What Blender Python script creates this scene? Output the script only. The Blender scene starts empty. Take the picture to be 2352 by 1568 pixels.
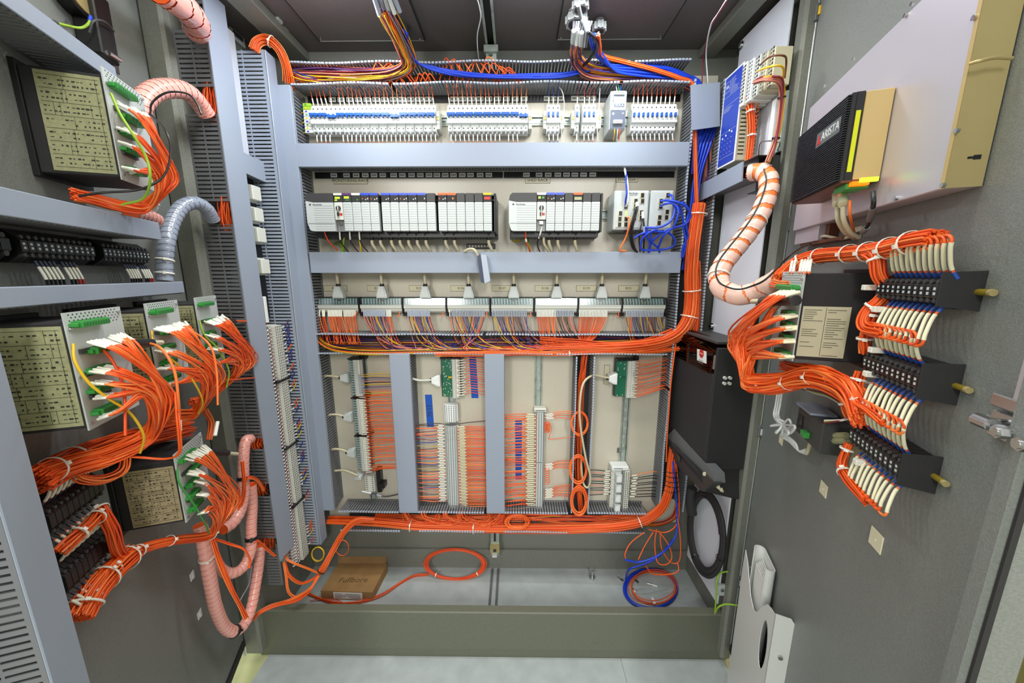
import bpy, math, random
from mathutils import Vector, Matrix
from math import sin, cos, pi, radians
random.seed(7)
SC = bpy.context.scene
COL = SC.collection
# ---------------------------------------------------------------- camera
CAMH = 1.61; FPX = 815.0; PITCH = radians(10.6); YAW = radians(0.6)
cd = bpy.data.cameras.new('camera'); cam = bpy.data.objects.new('camera', cd); COL.objects.link(cam)
cd.sensor_width = 36.0; cd.lens = 36.0 * FPX / 2352.0; cd.clip_start = 0.02; cd.clip_end = 60
cam.location = (0, 0, CAMH); cam.rotation_euler = (pi / 2 - PITCH, 0, YAW)
SC.camera = cam
# ---------------------------------------------------------------- world, exposure
w = bpy.data.worlds.new('room_light'); SC.world = w; w.use_nodes = True
bg = w.node_tree.nodes['Background']; bg.inputs[0].default_value = (0.90, 0.94, 0.92, 1); bg.inputs[1].default_value = 0.72
SC.view_settings.view_transform = 'Standard'; SC.view_settings.look = 'None'
SC.view_settings.exposure = 0.14; SC.view_settings.gamma = 1.0
SC.view_settings.use_curve_mapping = False
def point_light(name, loc, power, col, r=0.03):
    l = bpy.data.lights.new(name, 'POINT'); l.energy = power; l.color = col; l.shadow_soft_size = r
    o = bpy.data.objects.new(name, l); COL.objects.link(o); o.location = loc; return o
def area(name, loc, rot, sx, sy, power, col, shape='RECTANGLE'):
    l = bpy.data.lights.new(name, 'AREA'); l.shape = shape; l.size = sx; l.size_y = sy
    l.energy = power; l.color = col
    o = bpy.data.objects.new(name, l); COL.objects.link(o); o.location = loc; o.rotation_euler = rot
    return o
# the two strip lamps under the cabinet roof, and the room's ceiling lamps behind the camera, with added fill lights
area('cabinet_lamp_light', (-0.57, 1.21, 2.455), (radians(10), 0, 0), 0.30, 0.05, 4.5, (0.90, 0.95, 1.0))
area('cabinet_lamp_light', (0.33, 1.21, 2.455), (radians(10), 0, 0), 0.30, 0.05, 4.5, (0.90, 0.95, 1.0))
point_light('roof_fill_light', (-0.60, 1.15, 2.42), 1.6, (0.95, 0.93, 1.0)); point_light('roof_fill_light', (0.08, 1.15, 2.42), 1.6, (0.95, 0.93, 1.0))  # added point fills that brighten the roof around the strip lamps
area('room_lamp_and_fill_light', (-1.30, -2.5, 2.9), (radians(35), 0, 0), 0.42, 1.2, 58, (1.0, 0.985, 0.95))
area('room_lamp_and_fill_light', (0.76, -2.5, 2.9), (radians(35), 0, 0), 0.42, 1.2, 58, (1.0, 0.985, 0.95))
area('room_lamp_and_fill_light', (0.2, 0.70, 3.3), (0, 0, 0), 1.6, 0.3, 22, (1.0, 0.98, 0.86))  # added overhead fill that brightens the floor, no lamp known there
# ---------------------------------------------------------------- pixel <-> place
def ray(x, y):
    u = (x - 1176) / FPX; v = (784 - y) / FPX
    X, Y, Z = u, cos(PITCH) + v * sin(PITCH), -sin(PITCH) + v * cos(PITCH)
    return Vector((X * cos(YAW) - Y * sin(YAW), X * sin(YAW) + Y * cos(YAW), Z))
EYE = Vector((0, 0, CAMH))
class PL:
    """a mounting plane: u runs to the right, v = height, n = out of the plane"""
    def __init__(s, o, u):
        s.o = Vector(o); s.u = Vector(u).normalized(); s.z = Vector((0, 0, 1)); s.n = s.u.cross(s.z)
        s.M = Matrix(((s.u.x, 0, s.n.x, s.o.x), (s.u.y, 0, s.n.y, s.o.y), (0, 1, 0, 0), (0, 0, 0, 1)))
        s.I = s.M.inverted()
    def W(s, x, y, off=0.0):
        d = ray(x, y); p0 = s.o + s.n * off
        t = (p0 - EYE).dot(s.n) / d.dot(s.n)
        return EYE + d * t
    def L(s, x, y, off=0.0):
        return s.I @ s.W(x, y, off)
    def at(s, u, v, n=0.0):
        return s.M @ Matrix.Translation((u, v, n))
BP = PL((0, 1.58, 0), (1, 0, 0))            # the mounting panel's face
BW = PL((0, 1.63, 0), (1, 0, 0))
LW = PL((-1.06, 0, 0), (0, 1, 0))           # left side wall, u = depth
RW = PL((0.83, 0, 0), (0, -1, 0))           # white side panel on the right
LD = PL((-1.13, 1.22, 0), (-0.335, 0.942, 0))   # left door
RD = PL((0.885, 1.21, 0), (-0.32, -0.947, 0))   # right door
def onz(x, y, z):
    d = ray(x, y); t = (z - CAMH) / d.z
    return EYE + d * t
def onx(x, y, X):
    d = ray(x, y); return EYE + d * (X / d.x)
def ony(x, y, Y):
    d = ray(x, y); return EYE + d * (Y / d.y)
I4 = Matrix.Identity(4)
T = Matrix.Translation
def RZ(a): return Matrix.Rotation(a, 4, 'Z')
def RX(a): return Matrix.Rotation(a, 4, 'X')
def RY(a): return Matrix.Rotation(a, 4, 'Y')
# ---------------------------------------------------------------- materials
def lin(c):
    c = c / 255.0
    return c / 12.92 if c <= 0.04045 else ((c + 0.055) / 1.055) ** 2.4
MATS = {}
def mat(name, rgb=(200, 200, 200), rough=0.5, metal=0.0, coat=0.0, bump=0.0, bscale=400, noise=0.0, nscale=8, emit=0, spec=0.5, alpha=1.0, trans=0.0, rgb2=None):
    m = bpy.data.materials.new(name); m.use_nodes = True; nt = m.node_tree
    b = nt.nodes['Principled BSDF']
    c = (lin(rgb[0]), lin(rgb[1]), lin(rgb[2]), 1)
    b.inputs['Base Color'].default_value = c; b.inputs['Roughness'].default_value = rough
    b.inputs['Metallic'].default_value = metal; b.inputs['Coat Weight'].default_value = coat
    b.inputs['Specular IOR Level'].default_value = spec
    b.inputs['Alpha'].default_value = alpha; b.inputs['Transmission Weight'].default_value = trans
    if emit:
        b.inputs['Emission Color'].default_value = c; b.inputs['Emission Strength'].default_value = emit
    tc = None
    if bump or noise:
        tc = nt.nodes.new('ShaderNodeTexCoord')
    if noise:
        n = nt.nodes.new('ShaderNodeTexNoise'); n.inputs['Scale'].default_value = nscale; n.inputs['Detail'].default_value = 6
        nt.links.new(tc.outputs['Object'], n.inputs['Vector'])
        r = nt.nodes.new('ShaderNodeMapRange'); r.inputs[1].default_value = 0.3; r.inputs[2].default_value = 0.7
        nt.links.new(n.outputs['Fac'], r.inputs[0])
        mx = nt.nodes.new('ShaderNodeMix'); mx.data_type = 'RGBA'
        d = rgb2 or tuple(max(0, q * (1 - noise)) for q in rgb)
        mx.inputs[6].default_value = c; mx.inputs[7].default_value = (lin(d[0]), lin(d[1]), lin(d[2]), 1)
        nt.links.new(r.outputs[0], mx.inputs[0]); nt.links.new(mx.outputs[2], b.inputs['Base Color'])
    if bump:
        n2 = nt.nodes.new('ShaderNodeTexNoise'); n2.inputs['Scale'].default_value = bscale; n2.inputs['Detail'].default_value = 2
        nt.links.new(tc.outputs['Object'], n2.inputs['Vector'])
        bp = nt.nodes.new('ShaderNodeBump'); bp.inputs['Strength'].default_value = bump; bp.inputs['Distance'].default_value = 0.002
        nt.links.new(n2.outputs['Fac'], bp.inputs['Height']); nt.links.new(bp.outputs[0], b.inputs['Normal'])
    MATS[name] = m
    return m
mat('door_paint', (134, 138, 134), 0.42, bump=0.35, bscale=500, noise=0.10, nscale=300)
mat('shell_paint', (132, 134, 124), 0.5, bump=0.3, bscale=500, noise=0.12, nscale=300)
mat('roof_paint', (112, 106, 104), 0.45, bump=0.3, bscale=500, noise=0.15, nscale=300)
mat('lip_paint', (110, 113, 97), 0.5, bump=0.3, bscale=400, noise=0.1, nscale=300)
mat('floor_paint', (182, 190, 190), 0.45, bump=0.2, bscale=300, noise=0.08, nscale=14)
mat('cream', (212, 206, 188), 0.27, bump=0.1, bscale=500, noise=0.06, nscale=300)
mat('white_panel', (218, 222, 230), 0.3)
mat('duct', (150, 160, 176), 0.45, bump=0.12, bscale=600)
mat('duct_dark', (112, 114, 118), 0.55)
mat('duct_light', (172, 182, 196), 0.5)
mat('black', (24, 24, 26), 0.35)
mat('black_matt', (42, 41, 43), 0.7, bump=0.3, bscale=900)
mat('black_gloss', (12, 12, 14), 0.12, coat=0.4)
mat('white', (232, 236, 234), 0.4)
mat('offwhite', (214, 216, 206), 0.45)
mat('grey', (150, 152, 152), 0.5)
mat('lightgrey', (196, 202, 200), 0.42)
mat('midgrey', (100, 102, 104), 0.5)
mat('darkgrey', (62, 62, 62), 0.5)
mat('zinc', (186, 198, 188), 0.4, metal=0.3, noise=0.2, nscale=30)
mat('steel', (200, 200, 200), 0.25, metal=1.0)
mat('aluminium', (205, 200, 208), 0.42, metal=0.5)
mat('brass', (190, 165, 60), 0.35, metal=0.6)
mat('gold_paint', (205, 178, 120), 0.4, metal=0.3)
mat('bronze_metal', (206, 188, 132), 0.38, metal=0.4, noise=0.12, nscale=5)
mat('orange', (246, 98, 30), 0.40)
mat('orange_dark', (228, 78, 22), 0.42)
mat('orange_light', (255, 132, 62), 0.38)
mat('fibre', (226, 78, 34), 0.4)
mat('blue', (26, 66, 205), 0.35)
mat('blue_dark', (30, 46, 140), 0.4)
mat('blue_toggle', (30, 92, 176), 0.35)
mat('yellow', (228, 184, 30), 0.4)
mat('purple', (92, 52, 110), 0.45)
mat('maroon', (130, 30, 50), 0.45)
mat('red', (200, 40, 36), 0.4)
mat('brown', (104, 58, 36), 0.5)
mat('pinkwire', (220, 140, 120), 0.45)
mat('greywire', (130, 126, 136), 0.45)
mat('green', (56, 150, 66), 0.4)
mat('green_dark', (34, 110, 50), 0.45)
mat('pcb', (30, 105, 78), 0.35)
mat('yellowgreen', (150, 190, 50), 0.45)
mat('beige_cable', (196, 188, 158), 0.45)
mat('sleeve', (240, 240, 226), 0.5)
mat('sleeve_cream', (236, 230, 196), 0.5)
mat('ferrule_blue', (44, 84, 170), 0.4)
mat('pink_tube', (240, 170, 158), 0.25, coat=0.4, spec=0.6)
mat('pink_light', (248, 206, 190), 0.25, coat=0.5)
mat('grey_tube', (150, 160, 178), 0.25, coat=0.5)
mat('tie', (240, 238, 226), 0.35)
mat('label_olive', (176, 176, 134), 0.5, noise=0.12, nscale=120)
mat('label_tan', (178, 164, 128), 0.5, noise=0.12, nscale=120)
mat('ink', (52, 52, 44), 0.6)
mat('label_plate', (206, 200, 170), 0.4)
mat('card', (168, 130, 82), 0.8, bump=0.2, bscale=80, noise=0.1, nscale=20)
mat('card_dark', (150, 114, 72), 0.85)
mat('panel_blue', (44, 70, 176), 0.35)
mat('tape_blue', (26, 88, 190), 0.6)
mat('paper', (236, 236, 232), 0.6)
mat('yellow_label', (225, 228, 20), 0.5)
mat('led_green', (170, 240, 40), 0.4, emit=1.6)
mat('led_amber', (255, 104, 0), 0.4, emit=1.5)
mat('led_red', (255, 30, 20), 0.4, emit=1.4)
mat('led_white', (230, 255, 245), 0.4, emit=1.5)
def glassy(name, tint, fac, rough):
    m = bpy.data.materials.new(name); m.use_nodes = True; nt = m.node_tree; nt.nodes.clear()
    o = nt.nodes.new('ShaderNodeOutputMaterial'); mx = nt.nodes.new('ShaderNodeMixShader'); t = nt.nodes.new('ShaderNodeBsdfTransparent'); g = nt.nodes.new('ShaderNodeBsdfGlossy')
    t.inputs[0].default_value = (lin(tint[0]), lin(tint[1]), lin(tint[2]), 1); g.inputs['Roughness'].default_value = rough
    mx.inputs[0].default_value = fac
    nt.links.new(t.outputs[0], mx.inputs[1]); nt.links.new(g.outputs[0], mx.inputs[2]); nt.links.new(mx.outputs[0], o.inputs[0]); MATS[name] = m
glassy('clear', (238, 246, 248), 0.16, 0.14)
glassy('smoked', (150, 96, 84), 0.10, 0.05)
mat('plug_navy', (56, 64, 86), 0.4)
mat('card_ink', (104, 80, 50), 0.7)
mat('navy_grey', (84, 92, 110), 0.45)
mat('marble', (214, 206, 160), 0.35, noise=0.5, nscale=9, rgb2=(150, 140, 100))
mat('pale_floor', (218, 222, 160), 0.45, noise=0.1, nscale=6)
mat('rust', (178, 150, 90), 0.7)
mat('pocket', (224, 226, 222), 0.35)
mat('olive_door', (150, 142, 84), 0.4)
ORANGES = ['orange', 'orange', 'orange_dark', 'orange_light']
MULTI = ['yellow', 'purple', 'maroon', 'brown', 'greywire', 'orange', 'pinkwire', 'yellow', 'black', 'purple', 'blue_dark', 'orange_light']
# ---------------------------------------------------------------- mesh builder
ROOTM = {}
class MB:
    def __init__(s, S=I4):
        s.S = S; s.v = []; s.f = []; s.m = []; s.sm = []; s.mats = []
    def mi(s, name):
        if name not in s.mats: s.mats.append(name)
        return s.mats.index(name)
    def add(s, vs, fs, m, smooth=False, X=None):
        b = len(s.v); k = s.mi(m)
        for p in vs:
            p = Vector(p)
            s.v.append(X @ p if X else p)
        for f in fs:
            s.f.append([b + i for i in f]); s.m.append(k); s.sm.append(smooth)
        return s
    def box(s, a, b, m, X=None):
        x0, y0, z0 = a; x1, y1, z1 = b
        if x0 > x1: x0, x1 = x1, x0
        if y0 > y1: y0, y1 = y1, y0
        if z0 > z1: z0, z1 = z1, z0
        return s.add([(x0, y0, z0), (x1, y0, z0), (x1, y1, z0), (x0, y1, z0), (x0, y0, z1), (x1, y0, z1), (x1, y1, z1), (x0, y1, z1)],
                     [(0, 3, 2, 1), (4, 5, 6, 7), (0, 1, 5, 4), (1, 2, 6, 5), (2, 3, 7, 6), (3, 0, 4, 7)], m, False, X)
    def rbox(s, a, b, m, r=0.003, X=None):
        """box with chamfered edges"""
        lo = [min(a[i], b[i]) for i in range(3)]; hi = [max(a[i], b[i]) for i in range(3)]
        r = min([r] + [(hi[i] - lo[i]) * 0.45 for i in range(3)])
        vs = []; idx = {}
        for sx in (0, 1):
            for sy in (0, 1):
                for sz in (0, 1):
                    c = [(lo, hi)[q][i] for i, q in enumerate((sx, sy, sz))]
                    for ax in range(3):
                        p = []
                        for i, q in enumerate((sx, sy, sz)):
                            p.append(c[i] if i == ax else c[i] + (r if q == 0 else -r))
                        idx[(sx, sy, sz, ax)] = len(vs); vs.append(tuple(p))
        fs = []
        def g(x, y, z, ax): return idx[(x, y, z, ax)]
        for ax in range(3):
            o1, o2 = [(1, 2), (2, 0), (0, 1)][ax]
            for q in (0, 1):
                loop = []
                for (p1, p2) in ((0, 0), (1, 0), (1, 1), (0, 1)):
                    k = [0, 0, 0]; k[ax] = q; k[o1] = p1; k[o2] = p2
                    loop.append(g(*k, ax))
                fs.append(loop if q else loop[::-1])
        for ax in range(3):           # edges running along ax
            o1, o2 = [(1, 2), (2, 0), (0, 1)][ax]
            for p1 in (0, 1):
                for p2 in (0, 1):
                    k0 = [0, 0, 0]; k0[o1] = p1; k0[o2] = p2; k1 = list(k0); k1[ax] = 1
                    f = [g(*k0, o1), g(*k1, o1), g(*k1, o2), g(*k0, o2)]
                    fs.append(f if p1 == p2 else f[::-1])
        for sx in (0, 1):
            for sy in (0, 1):
                for sz in (0, 1):
                    f = [g(sx, sy, sz, 0), g(sx, sy, sz, 1), g(sx, sy, sz, 2)]
                    fs.append(f if (sx + sy + sz) % 2 else f[::-1])
        return s.add(vs, fs, m, False, X)
    def prism(s, poly, z0, z1, m, X=None, smooth=False):
        n = len(poly)
        vs = [(p[0], p[1], z0) for p in poly] + [(p[0], p[1], z1) for p in poly]
        fs = [list(range(n))[::-1], list(range(n, 2 * n))]
        for i in range(n): fs.append([i, (i + 1) % n, n + (i + 1) % n, n + i])
        return s.add(vs, fs, m, smooth, X)
    def cyl(s, p0, p1, r, m, n=12, r2=None, cap=True, X=None, smooth=True):
        p0 = Vector(p0); p1 = Vector(p1); r2 = r if r2 is None else r2
        d = (p1 - p0).normalized(); a = d.orthogonal().normalized(); b = d.cross(a)
        vs = []
        for (p, rr) in ((p0, r), (p1, r2)):
            for i in range(n):
                t = 2 * pi * i / n; vs.append(p + a * (rr * cos(t)) + b * (rr * sin(t)))
        fs = [[i, (i + 1) % n, n + (i + 1) % n, n + i] for i in range(n)]
        s.add(vs, fs, m, smooth, X)
        if cap: s.add(vs, [list(range(n))[::-1], list(range(n, 2 * n))], m, False, X)
        return s
    def tube(s, pts, r, m, n=6, cap=True, ridge=None, X=None):
        pts = [Vector(p) for p in pts]; k = len(pts)
        if k < 2: return s
        tan = []
        for i in range(k):
            t = pts[min(i + 1, k - 1)] - pts[max(i - 1, 0)]
            tan.append(t.normalized() if t.length > 1e-9 else Vector((0, 0, 1)))
        a = tan[0].orthogonal().normalized(); vs = []
        for i in range(k):
            a = a - tan[i] * a.dot(tan[i])
            if a.length < 1e-6: a = tan[i].orthogonal()
            a.normalize(); b = tan[i].cross(a)
            rr = r[i] if isinstance(r, (list, tuple)) else r
            for j in range(n):
                q = 2 * pi * j / n; vs.append(pts[i] + a * (rr * cos(q)) + b * (rr * sin(q)))
        fs = []
        for i in range(k - 1):
            for j in range(n):
                fs.append([i * n + j, i * n + (j + 1) % n, (i + 1) * n + (j + 1) % n, (i + 1) * n + j])
        s.add(vs, fs, m, True, X)
        if cap: s.add([vs[j] for j in range(n)] + [vs[(k - 1) * n + j] for j in range(n)], [list(range(n))[::-1], list(range(n, 2 * n))], m, False, X)
        return s
    def disc(s, c, nrm, r, m, n=16, h=0.0004):
        c = Vector(c); nrm = Vector(nrm).normalized(); return s.cyl(c, c + nrm * h, r, m, n)
    def build(s, name, parent=None, R=None, tag=None, kind=None):
        if not s.v: return None
        if parent is not None: R = ROOTM[parent.name]
        if R is None:
            zmin = min((s.S @ p).z for p in s.v); c = sum(((s.S @ p) for p in s.v), Vector()) / len(s.v)
            R = T((c.x, c.y, zmin))
        Q = R.inverted() @ s.S
        me = bpy.data.meshes.new(name); me.from_pydata([Q @ p for p in s.v], [], s.f); 
        for k in s.mats: me.materials.append(MATS[k])
        me.polygons.foreach_set('material_index', s.m); me.polygons.foreach_set('use_smooth', s.sm)
        me.update()
        o = bpy.data.objects.new(name, me); COL.objects.link(o)
        if parent is not None: o.parent = parent
        else: o.matrix_world = R
        ROOTM[o.name] = R
        if tag: settag(o, *tag)
        if kind: o['kind'] = kind
        return o
def settag(o, label, cat, group=None):
    o['label'] = label; o['category'] = cat
    if group: o['group'] = group
def thing(name, label, cat, R=I4, group=None):
    o = bpy.data.objects.new(name, None); COL.objects.link(o); o.empty_display_size = 0.03
    o.matrix_world = R; ROOTM[o.name] = R
    settag(o, label, cat, group); return o
def dup(root, R, label=None, group=None):
    """a copy of a thing with copies of its parts and sub-parts"""
    r = root.copy(); COL.objects.link(r); r.matrix_world = R; ROOTM[r.name] = R
    if label: r['label'] = label
    if group: r['group'] = group
    for ch in list(root.children):
        c = ch.copy(); COL.objects.link(c); c.parent = r
        for g in list(ch.children):
            d = g.copy(); COL.objects.link(d); d.parent = c
    return r
def struct(name, mb):
    return mb.build(name, R=I4, kind='structure')
# ---------------------------------------------------------------- curves and wires
def spline(P, seg=6):
    P = [Vector(p) for p in P]
    if len(P) < 3:
        return [P[0].lerp(P[-1], i / seg) for i in range(seg + 1)]
    out = []
    Q = [P[0] * 2 - P[1]] + P + [P[-1] * 2 - P[-2]]
    for i in range(1, len(Q) - 2):
        a, b, c, d = Q[i - 1], Q[i], Q[i + 1], Q[i + 2]
        for k in range(seg):
            t = k / seg; t2 = t * t; t3 = t2 * t
            out.append(0.5 * ((2 * b) + (c - a) * t + (2 * a - 5 * b + 4 * c - d) * t2 + (3 * b - a - 3 * c + d) * t3))
    out.append(P[-1]); return out
def jit(p, a): return p + Vector((random.uniform(-a, a), random.uniform(-a, a), random.uniform(-a, a)))
def wire(P, r, m, name='wire', parent=None, seg=5, n=6, tag=None, S=I4, sleeve=None, sl_r=1.5, R=None):
    """one wire; sleeve=(start, end, material) in arc fractions adds a marker sleeve part"""
    pts = spline(P, seg)
    mb = MB(S); mb.tube(pts, r, m, n); o = mb.build(name, parent, R=R, tag=tag)
    if sleeve:
        k = len(pts)
        for (a, b, sm) in (sleeve if isinstance(sleeve, list) else [sleeve]):
            i0 = a * (k - 1); i1 = b * (k - 1)
            def at(f):
                i = min(int(f), k - 2); return pts[i].lerp(pts[i + 1], f - i)
            sub = [at(i0 + (i1 - i0) * q / 3) for q in range(4)]
            ms = MB(S); ms.tube(sub, r * sl_r, sm, n)
            if parent is None: ms.build('marker_sleeve', o)
            else: ms.build('marker_sleeve', parent)
    return o
def bundle_paths(P, n, R, jitter=0.0, seg=6, flat=1.0, spread0=None, spread1=None):
    """n strand paths that run side by side along P"""
    pts = spline(P, seg); k = len(pts); res = []
    a = None; frames = []
    for i in range(k):
        t = (pts[min(i + 1, k - 1)] - pts[max(i - 1, 0)]).normalized()
        if a is None: a = t.orthogonal().normalized()
        a = (a - t * a.dot(t)); a.normalize(); frames.append((a.copy(), t.cross(a)))
    for s in range(n):
        rr = R * math.sqrt((s + 0.5) / n); th = s * 2.39996
        ox, oy = rr * cos(th), rr * sin(th) * flat
        ph = random.uniform(0, 6.28); am = random.uniform(0.3, 1.0) * jitter
        q = []
        for i in range(k):
            f = i / (k - 1); e = 1.0
            if spread0 and f < 0.25: e = 1 + (spread0 - 1) * (1 - f / 0.25)
            if spread1 and f > 0.75: e = 1 + (spread1 - 1) * ((f - 0.75) / 0.25)
            A, B = frames[i]
            q.append(pts[i] + A * (ox * e + am * sin(ph + f * 9)) + B * (oy * e + am * cos(ph * 1.7 + f * 7)))
        res.append(q)
    return res
def harness(name, label, P, n, R, r=0.0013, mats=ORANGES, jitter=0.001, seg=6, flat=1.0, ties=(), tie_m='tie', spread0=None, spread1=None, root=None, cat='cable bundle', group=None, sides=5, part='wire', S=None):
    pts = spline(P, seg)
    if root is None: root = thing(name, label, cat, T(Vector(P[0])), group)
    for q in bundle_paths(P, n, R, jitter, seg, flat, spread0, spread1):
        MB().tube(q, r, random.choice(mats), sides).build(part, root)
    k = len(pts)
    for f in ties:
        i = min(max(int(f * (k - 1)), 1), k - 2)
        add_tie(root, pts[i], pts[i + 1] - pts[i - 1], R * 1.06 + r, tie_m)
    return root
def add_tie(root, c, d, R, m='tie', wd=0.004):
    d = d.normalized(); mb = MB()
    a = d.orthogonal().normalized(); b = d.cross(a); n = 18; vs = []
    for h in (-wd / 2, wd / 2):
        for rr in (R, R + 0.0012):
            for j in range(n):
                t = 2 * pi * j / n; vs.append(c + d * h + a * (rr * cos(t)) + b * (rr * sin(t)))
    fs = []
    for j in range(n):
        k = (j + 1) % n
        fs += [[n + j, n + k, 3 * n + k, 3 * n + j], [j, 2 * n + j, 2 * n + k, k], [j, k, n + k, n + j], [2 * n + j, 3 * n + j, 3 * n + k, 2 * n + k]]
    mb.add(vs, fs, m, True)
    q = (EYE - c); q = (q - d * q.dot(d)).normalized(); hd = c + q * R
    e = d.cross(q)
    X = Matrix(((e.x, d.x, q.x, hd.x), (e.y, d.y, q.y, hd.y), (e.z, d.z, q.z, hd.z), (0, 0, 0, 1)))
    mb.box((-0.0035, -wd * 0.7, 0), (0.0035, wd * 0.7, 0.005), m, X=X)
    return mb.build('cable_tie', root)
def text(s, name, parent, M, size, m, ext=0.0002, align='CENTER', sx=1.0):
    cu = bpy.data.curves.new(name, 'FONT'); cu.body = s; cu.size = size; cu.extrude = ext
    cu.align_x = align; cu.align_y = 'CENTER'; cu.materials.append(MATS[m])
    cu.resolution_u = 3
    f = bpy.data.objects.new(name, cu); me = bpy.data.meshes.new_from_object(f); bpy.data.objects.remove(f)
    o = bpy.data.objects.new(name, me); COL.objects.link(o)
    if parent is not None:
        o.parent = parent; Q = ROOTM[parent.name].inverted() @ M
    else: Q = M
    o.matrix_basis = Q @ Matrix.Diagonal((sx, 1, 1, 1))
    return o
# ================================================================ the enclosure
# room floor and the pale / grey sheets on it
m = MB(); m.box((-4, -1.5, -0.05), (4, 4, 0), 'pale_floor'); struct('floor', m)
m = MB(); m.box((0.886, -1.0, 0.0), (3.5, 3.2, 0.002), 'marble')
for k in range(9): m.box((0.886, -0.9 + k * 0.46, 0.002), (3.5, -0.896 + k * 0.46, 0.0024), 'grey')
struct('trim_1', m)
m = MB(); m.rbox((-1.06, -0.6, 0), (0.449, 1.245, 0.004), 'floor_paint', 0.001); m.rbox((0.4505, -0.6, 0), (0.882, 1.245, 0.004), 'floor_paint', 0.001)
struct('trim_2', m)
# plinth, front lip, floor pan
m = MB(); m.box((-1.095, 1.245, 0), (0.90, 1.30, 0.052), 'lip_paint'); struct('trim_3', m)
m = MB(); m.rbox((-1.105, 1.235, 0.052), (0.902, 1.272, 0.238), 'lip_paint', 0.004); struct('trim_4', m)
m = MB(); m.box((-1.12, 1.27, 0.052), (0.91, 1.66, 0.096), 'floor_paint'); struct('trim_5', m)
m = MB()
m.box((-1.12, 1.63, 0.09), (0.91, 1.66, 2.54), 'shell_paint'); m.box((-1.06, 1.615, 0.096), (0.89, 1.63, 0.205), 'shell_paint')
struct('wall_back', m)
m = MB(); m.box((-1.10, 1.24, 0.096), (-1.06, 1.64, 2.54), 'shell_paint'); struct('wall_left', m)
m = MB(); m.box((0.89, 1.24, 0.096), (0.92, 1.64, 2.54), 'shell_paint'); struct('wall_right', m)
m = MB(); m.box((-1.12, 1.10, 2.503), (0.91, 1.66, 2.54), 'roof_paint'); struct('ceiling', m)
# gland plates, struts and brackets under the roof
for i, (a, b) in enumerate(((-0.755, -0.353), (0.157, 0.555))):
    m = MB(); m.box((a, 1.12, 2.495), (b, 1.547, 2.503), 'roof_paint')
    m.box((a - .004, 1.12, 2.4945), (a, 1.551, 2.503), 'black_matt').box((b, 1.12, 2.4945), (b + .004, 1.551, 2.503), 'black_matt').box((a, 1.547, 2.4945), (b, 1.551, 2.503), 'lightgrey')
    for q in (a + 0.012, b - 0.012):
        m.cyl((q, 1.53, 2.489), (q, 1.53, 2.503), 0.004, 'steel', 8)
    m.build('gland_plate', tag=(('dark grey gland plate in the roof above the long breaker row' if i == 0 else 'dark grey gland plate in the roof carrying the three round cable glands'), 'plate'))
for i, xs in enumerate(((-0.925, -0.845), (0.735, 0.80))):
    m = MB(); m.rbox((xs[0], 1.12, 2.47), (xs[1], 1.628, 2.502), 'shell_paint', 0.003)
    m.build('roof_bracket', tag=(('grey roof bracket running back above the left wireways' if i == 0 else 'grey roof bracket running back above the blue relay'), 'bracket'))
t = thing('roof_strut', 'slotted strut running along the middle of the roof', 'strut', T((-0.097, 1.5, 2.48)))
MB().box((-0.118, 1.12, 2.48), (-0.110, 1.60, 2.502), 'zinc').box((-0.085, 1.12, 2.48), (-0.077, 1.60, 2.502), 'zinc').build('rail', t)
MB().box((-0.110, 1.12, 2.497), (-0.085, 1.60, 2.503), 'black_matt').build('channel', t)
m = MB(); m.box((-0.118, 1.56, 2.40), (-0.077, 1.628, 2.478), 'zinc'); m.cyl((-0.098, 1.555, 2.45), (-0.098, 1.565, 2.45), 0.008, 'steel', 8); m.box((-0.125, 1.545, 2.455), (-0.070, 1.57, 2.478), 'zinc'); m.build('clip', t)
for (x, y) in ((625, 44), (640, 66)):
    p = onz(x, y, 2.503); m = MB()
    m.box((p.x - 0.03, p.y - 0.012, 2.494), (p.x + 0.03, p.y + 0.012, 2.503), 'lightgrey'); m.box((p.x - 0.02, p.y - 0.005, 2.491), (p.x + 0.015, p.y + 0.004, 2.496), 'darkgrey')
    m.build('roof_clip', tag=('small pale clip fixed to the roof beside the left bracket, the %s one' % ('further' if y > 50 else 'nearer'), 'clip', 'pale clips on the roof'))
p = onx(541, 82, -1.05); m = MB(); m.box((-1.06, p.y - 0.03, p.z - 0.02), (-1.045, p.y + 0.04, p.z + 0.02), 'lightgrey'); m.box((-1.046, p.y - 0.02, p.z - 0.006), (-1.04, p.y + 0.025, p.z + 0.006), 'darkgrey')
m.build('wall_bracket', tag=('pale slotted bracket on the left wall above the inner wireway', 'bracket'))
# front frame posts
m = MB(); m.rbox((-1.128, 1.205, 0.05), (-1.058, 1.245, 2.54), 'shell_paint', 0.008); m.cyl((-1.128, 1.203, 0.05), (-1.128, 1.203, 2.5), 0.004, 'lightgrey', 8); struct('trim_6', m)  # the pale rod draws in the highlight on the post's rounded edge
m = MB(); m.rbox((0.847, 1.205, 0.05), (0.888, 1.245, 2.54), 'shell_paint', 0.008); struct('trim_7', m)
m = MB(); m.rbox((-1.12, 1.2, 2.47), (0.90, 1.24, 2.54), 'roof_paint', 0.006); struct('trim_8', m)
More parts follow.
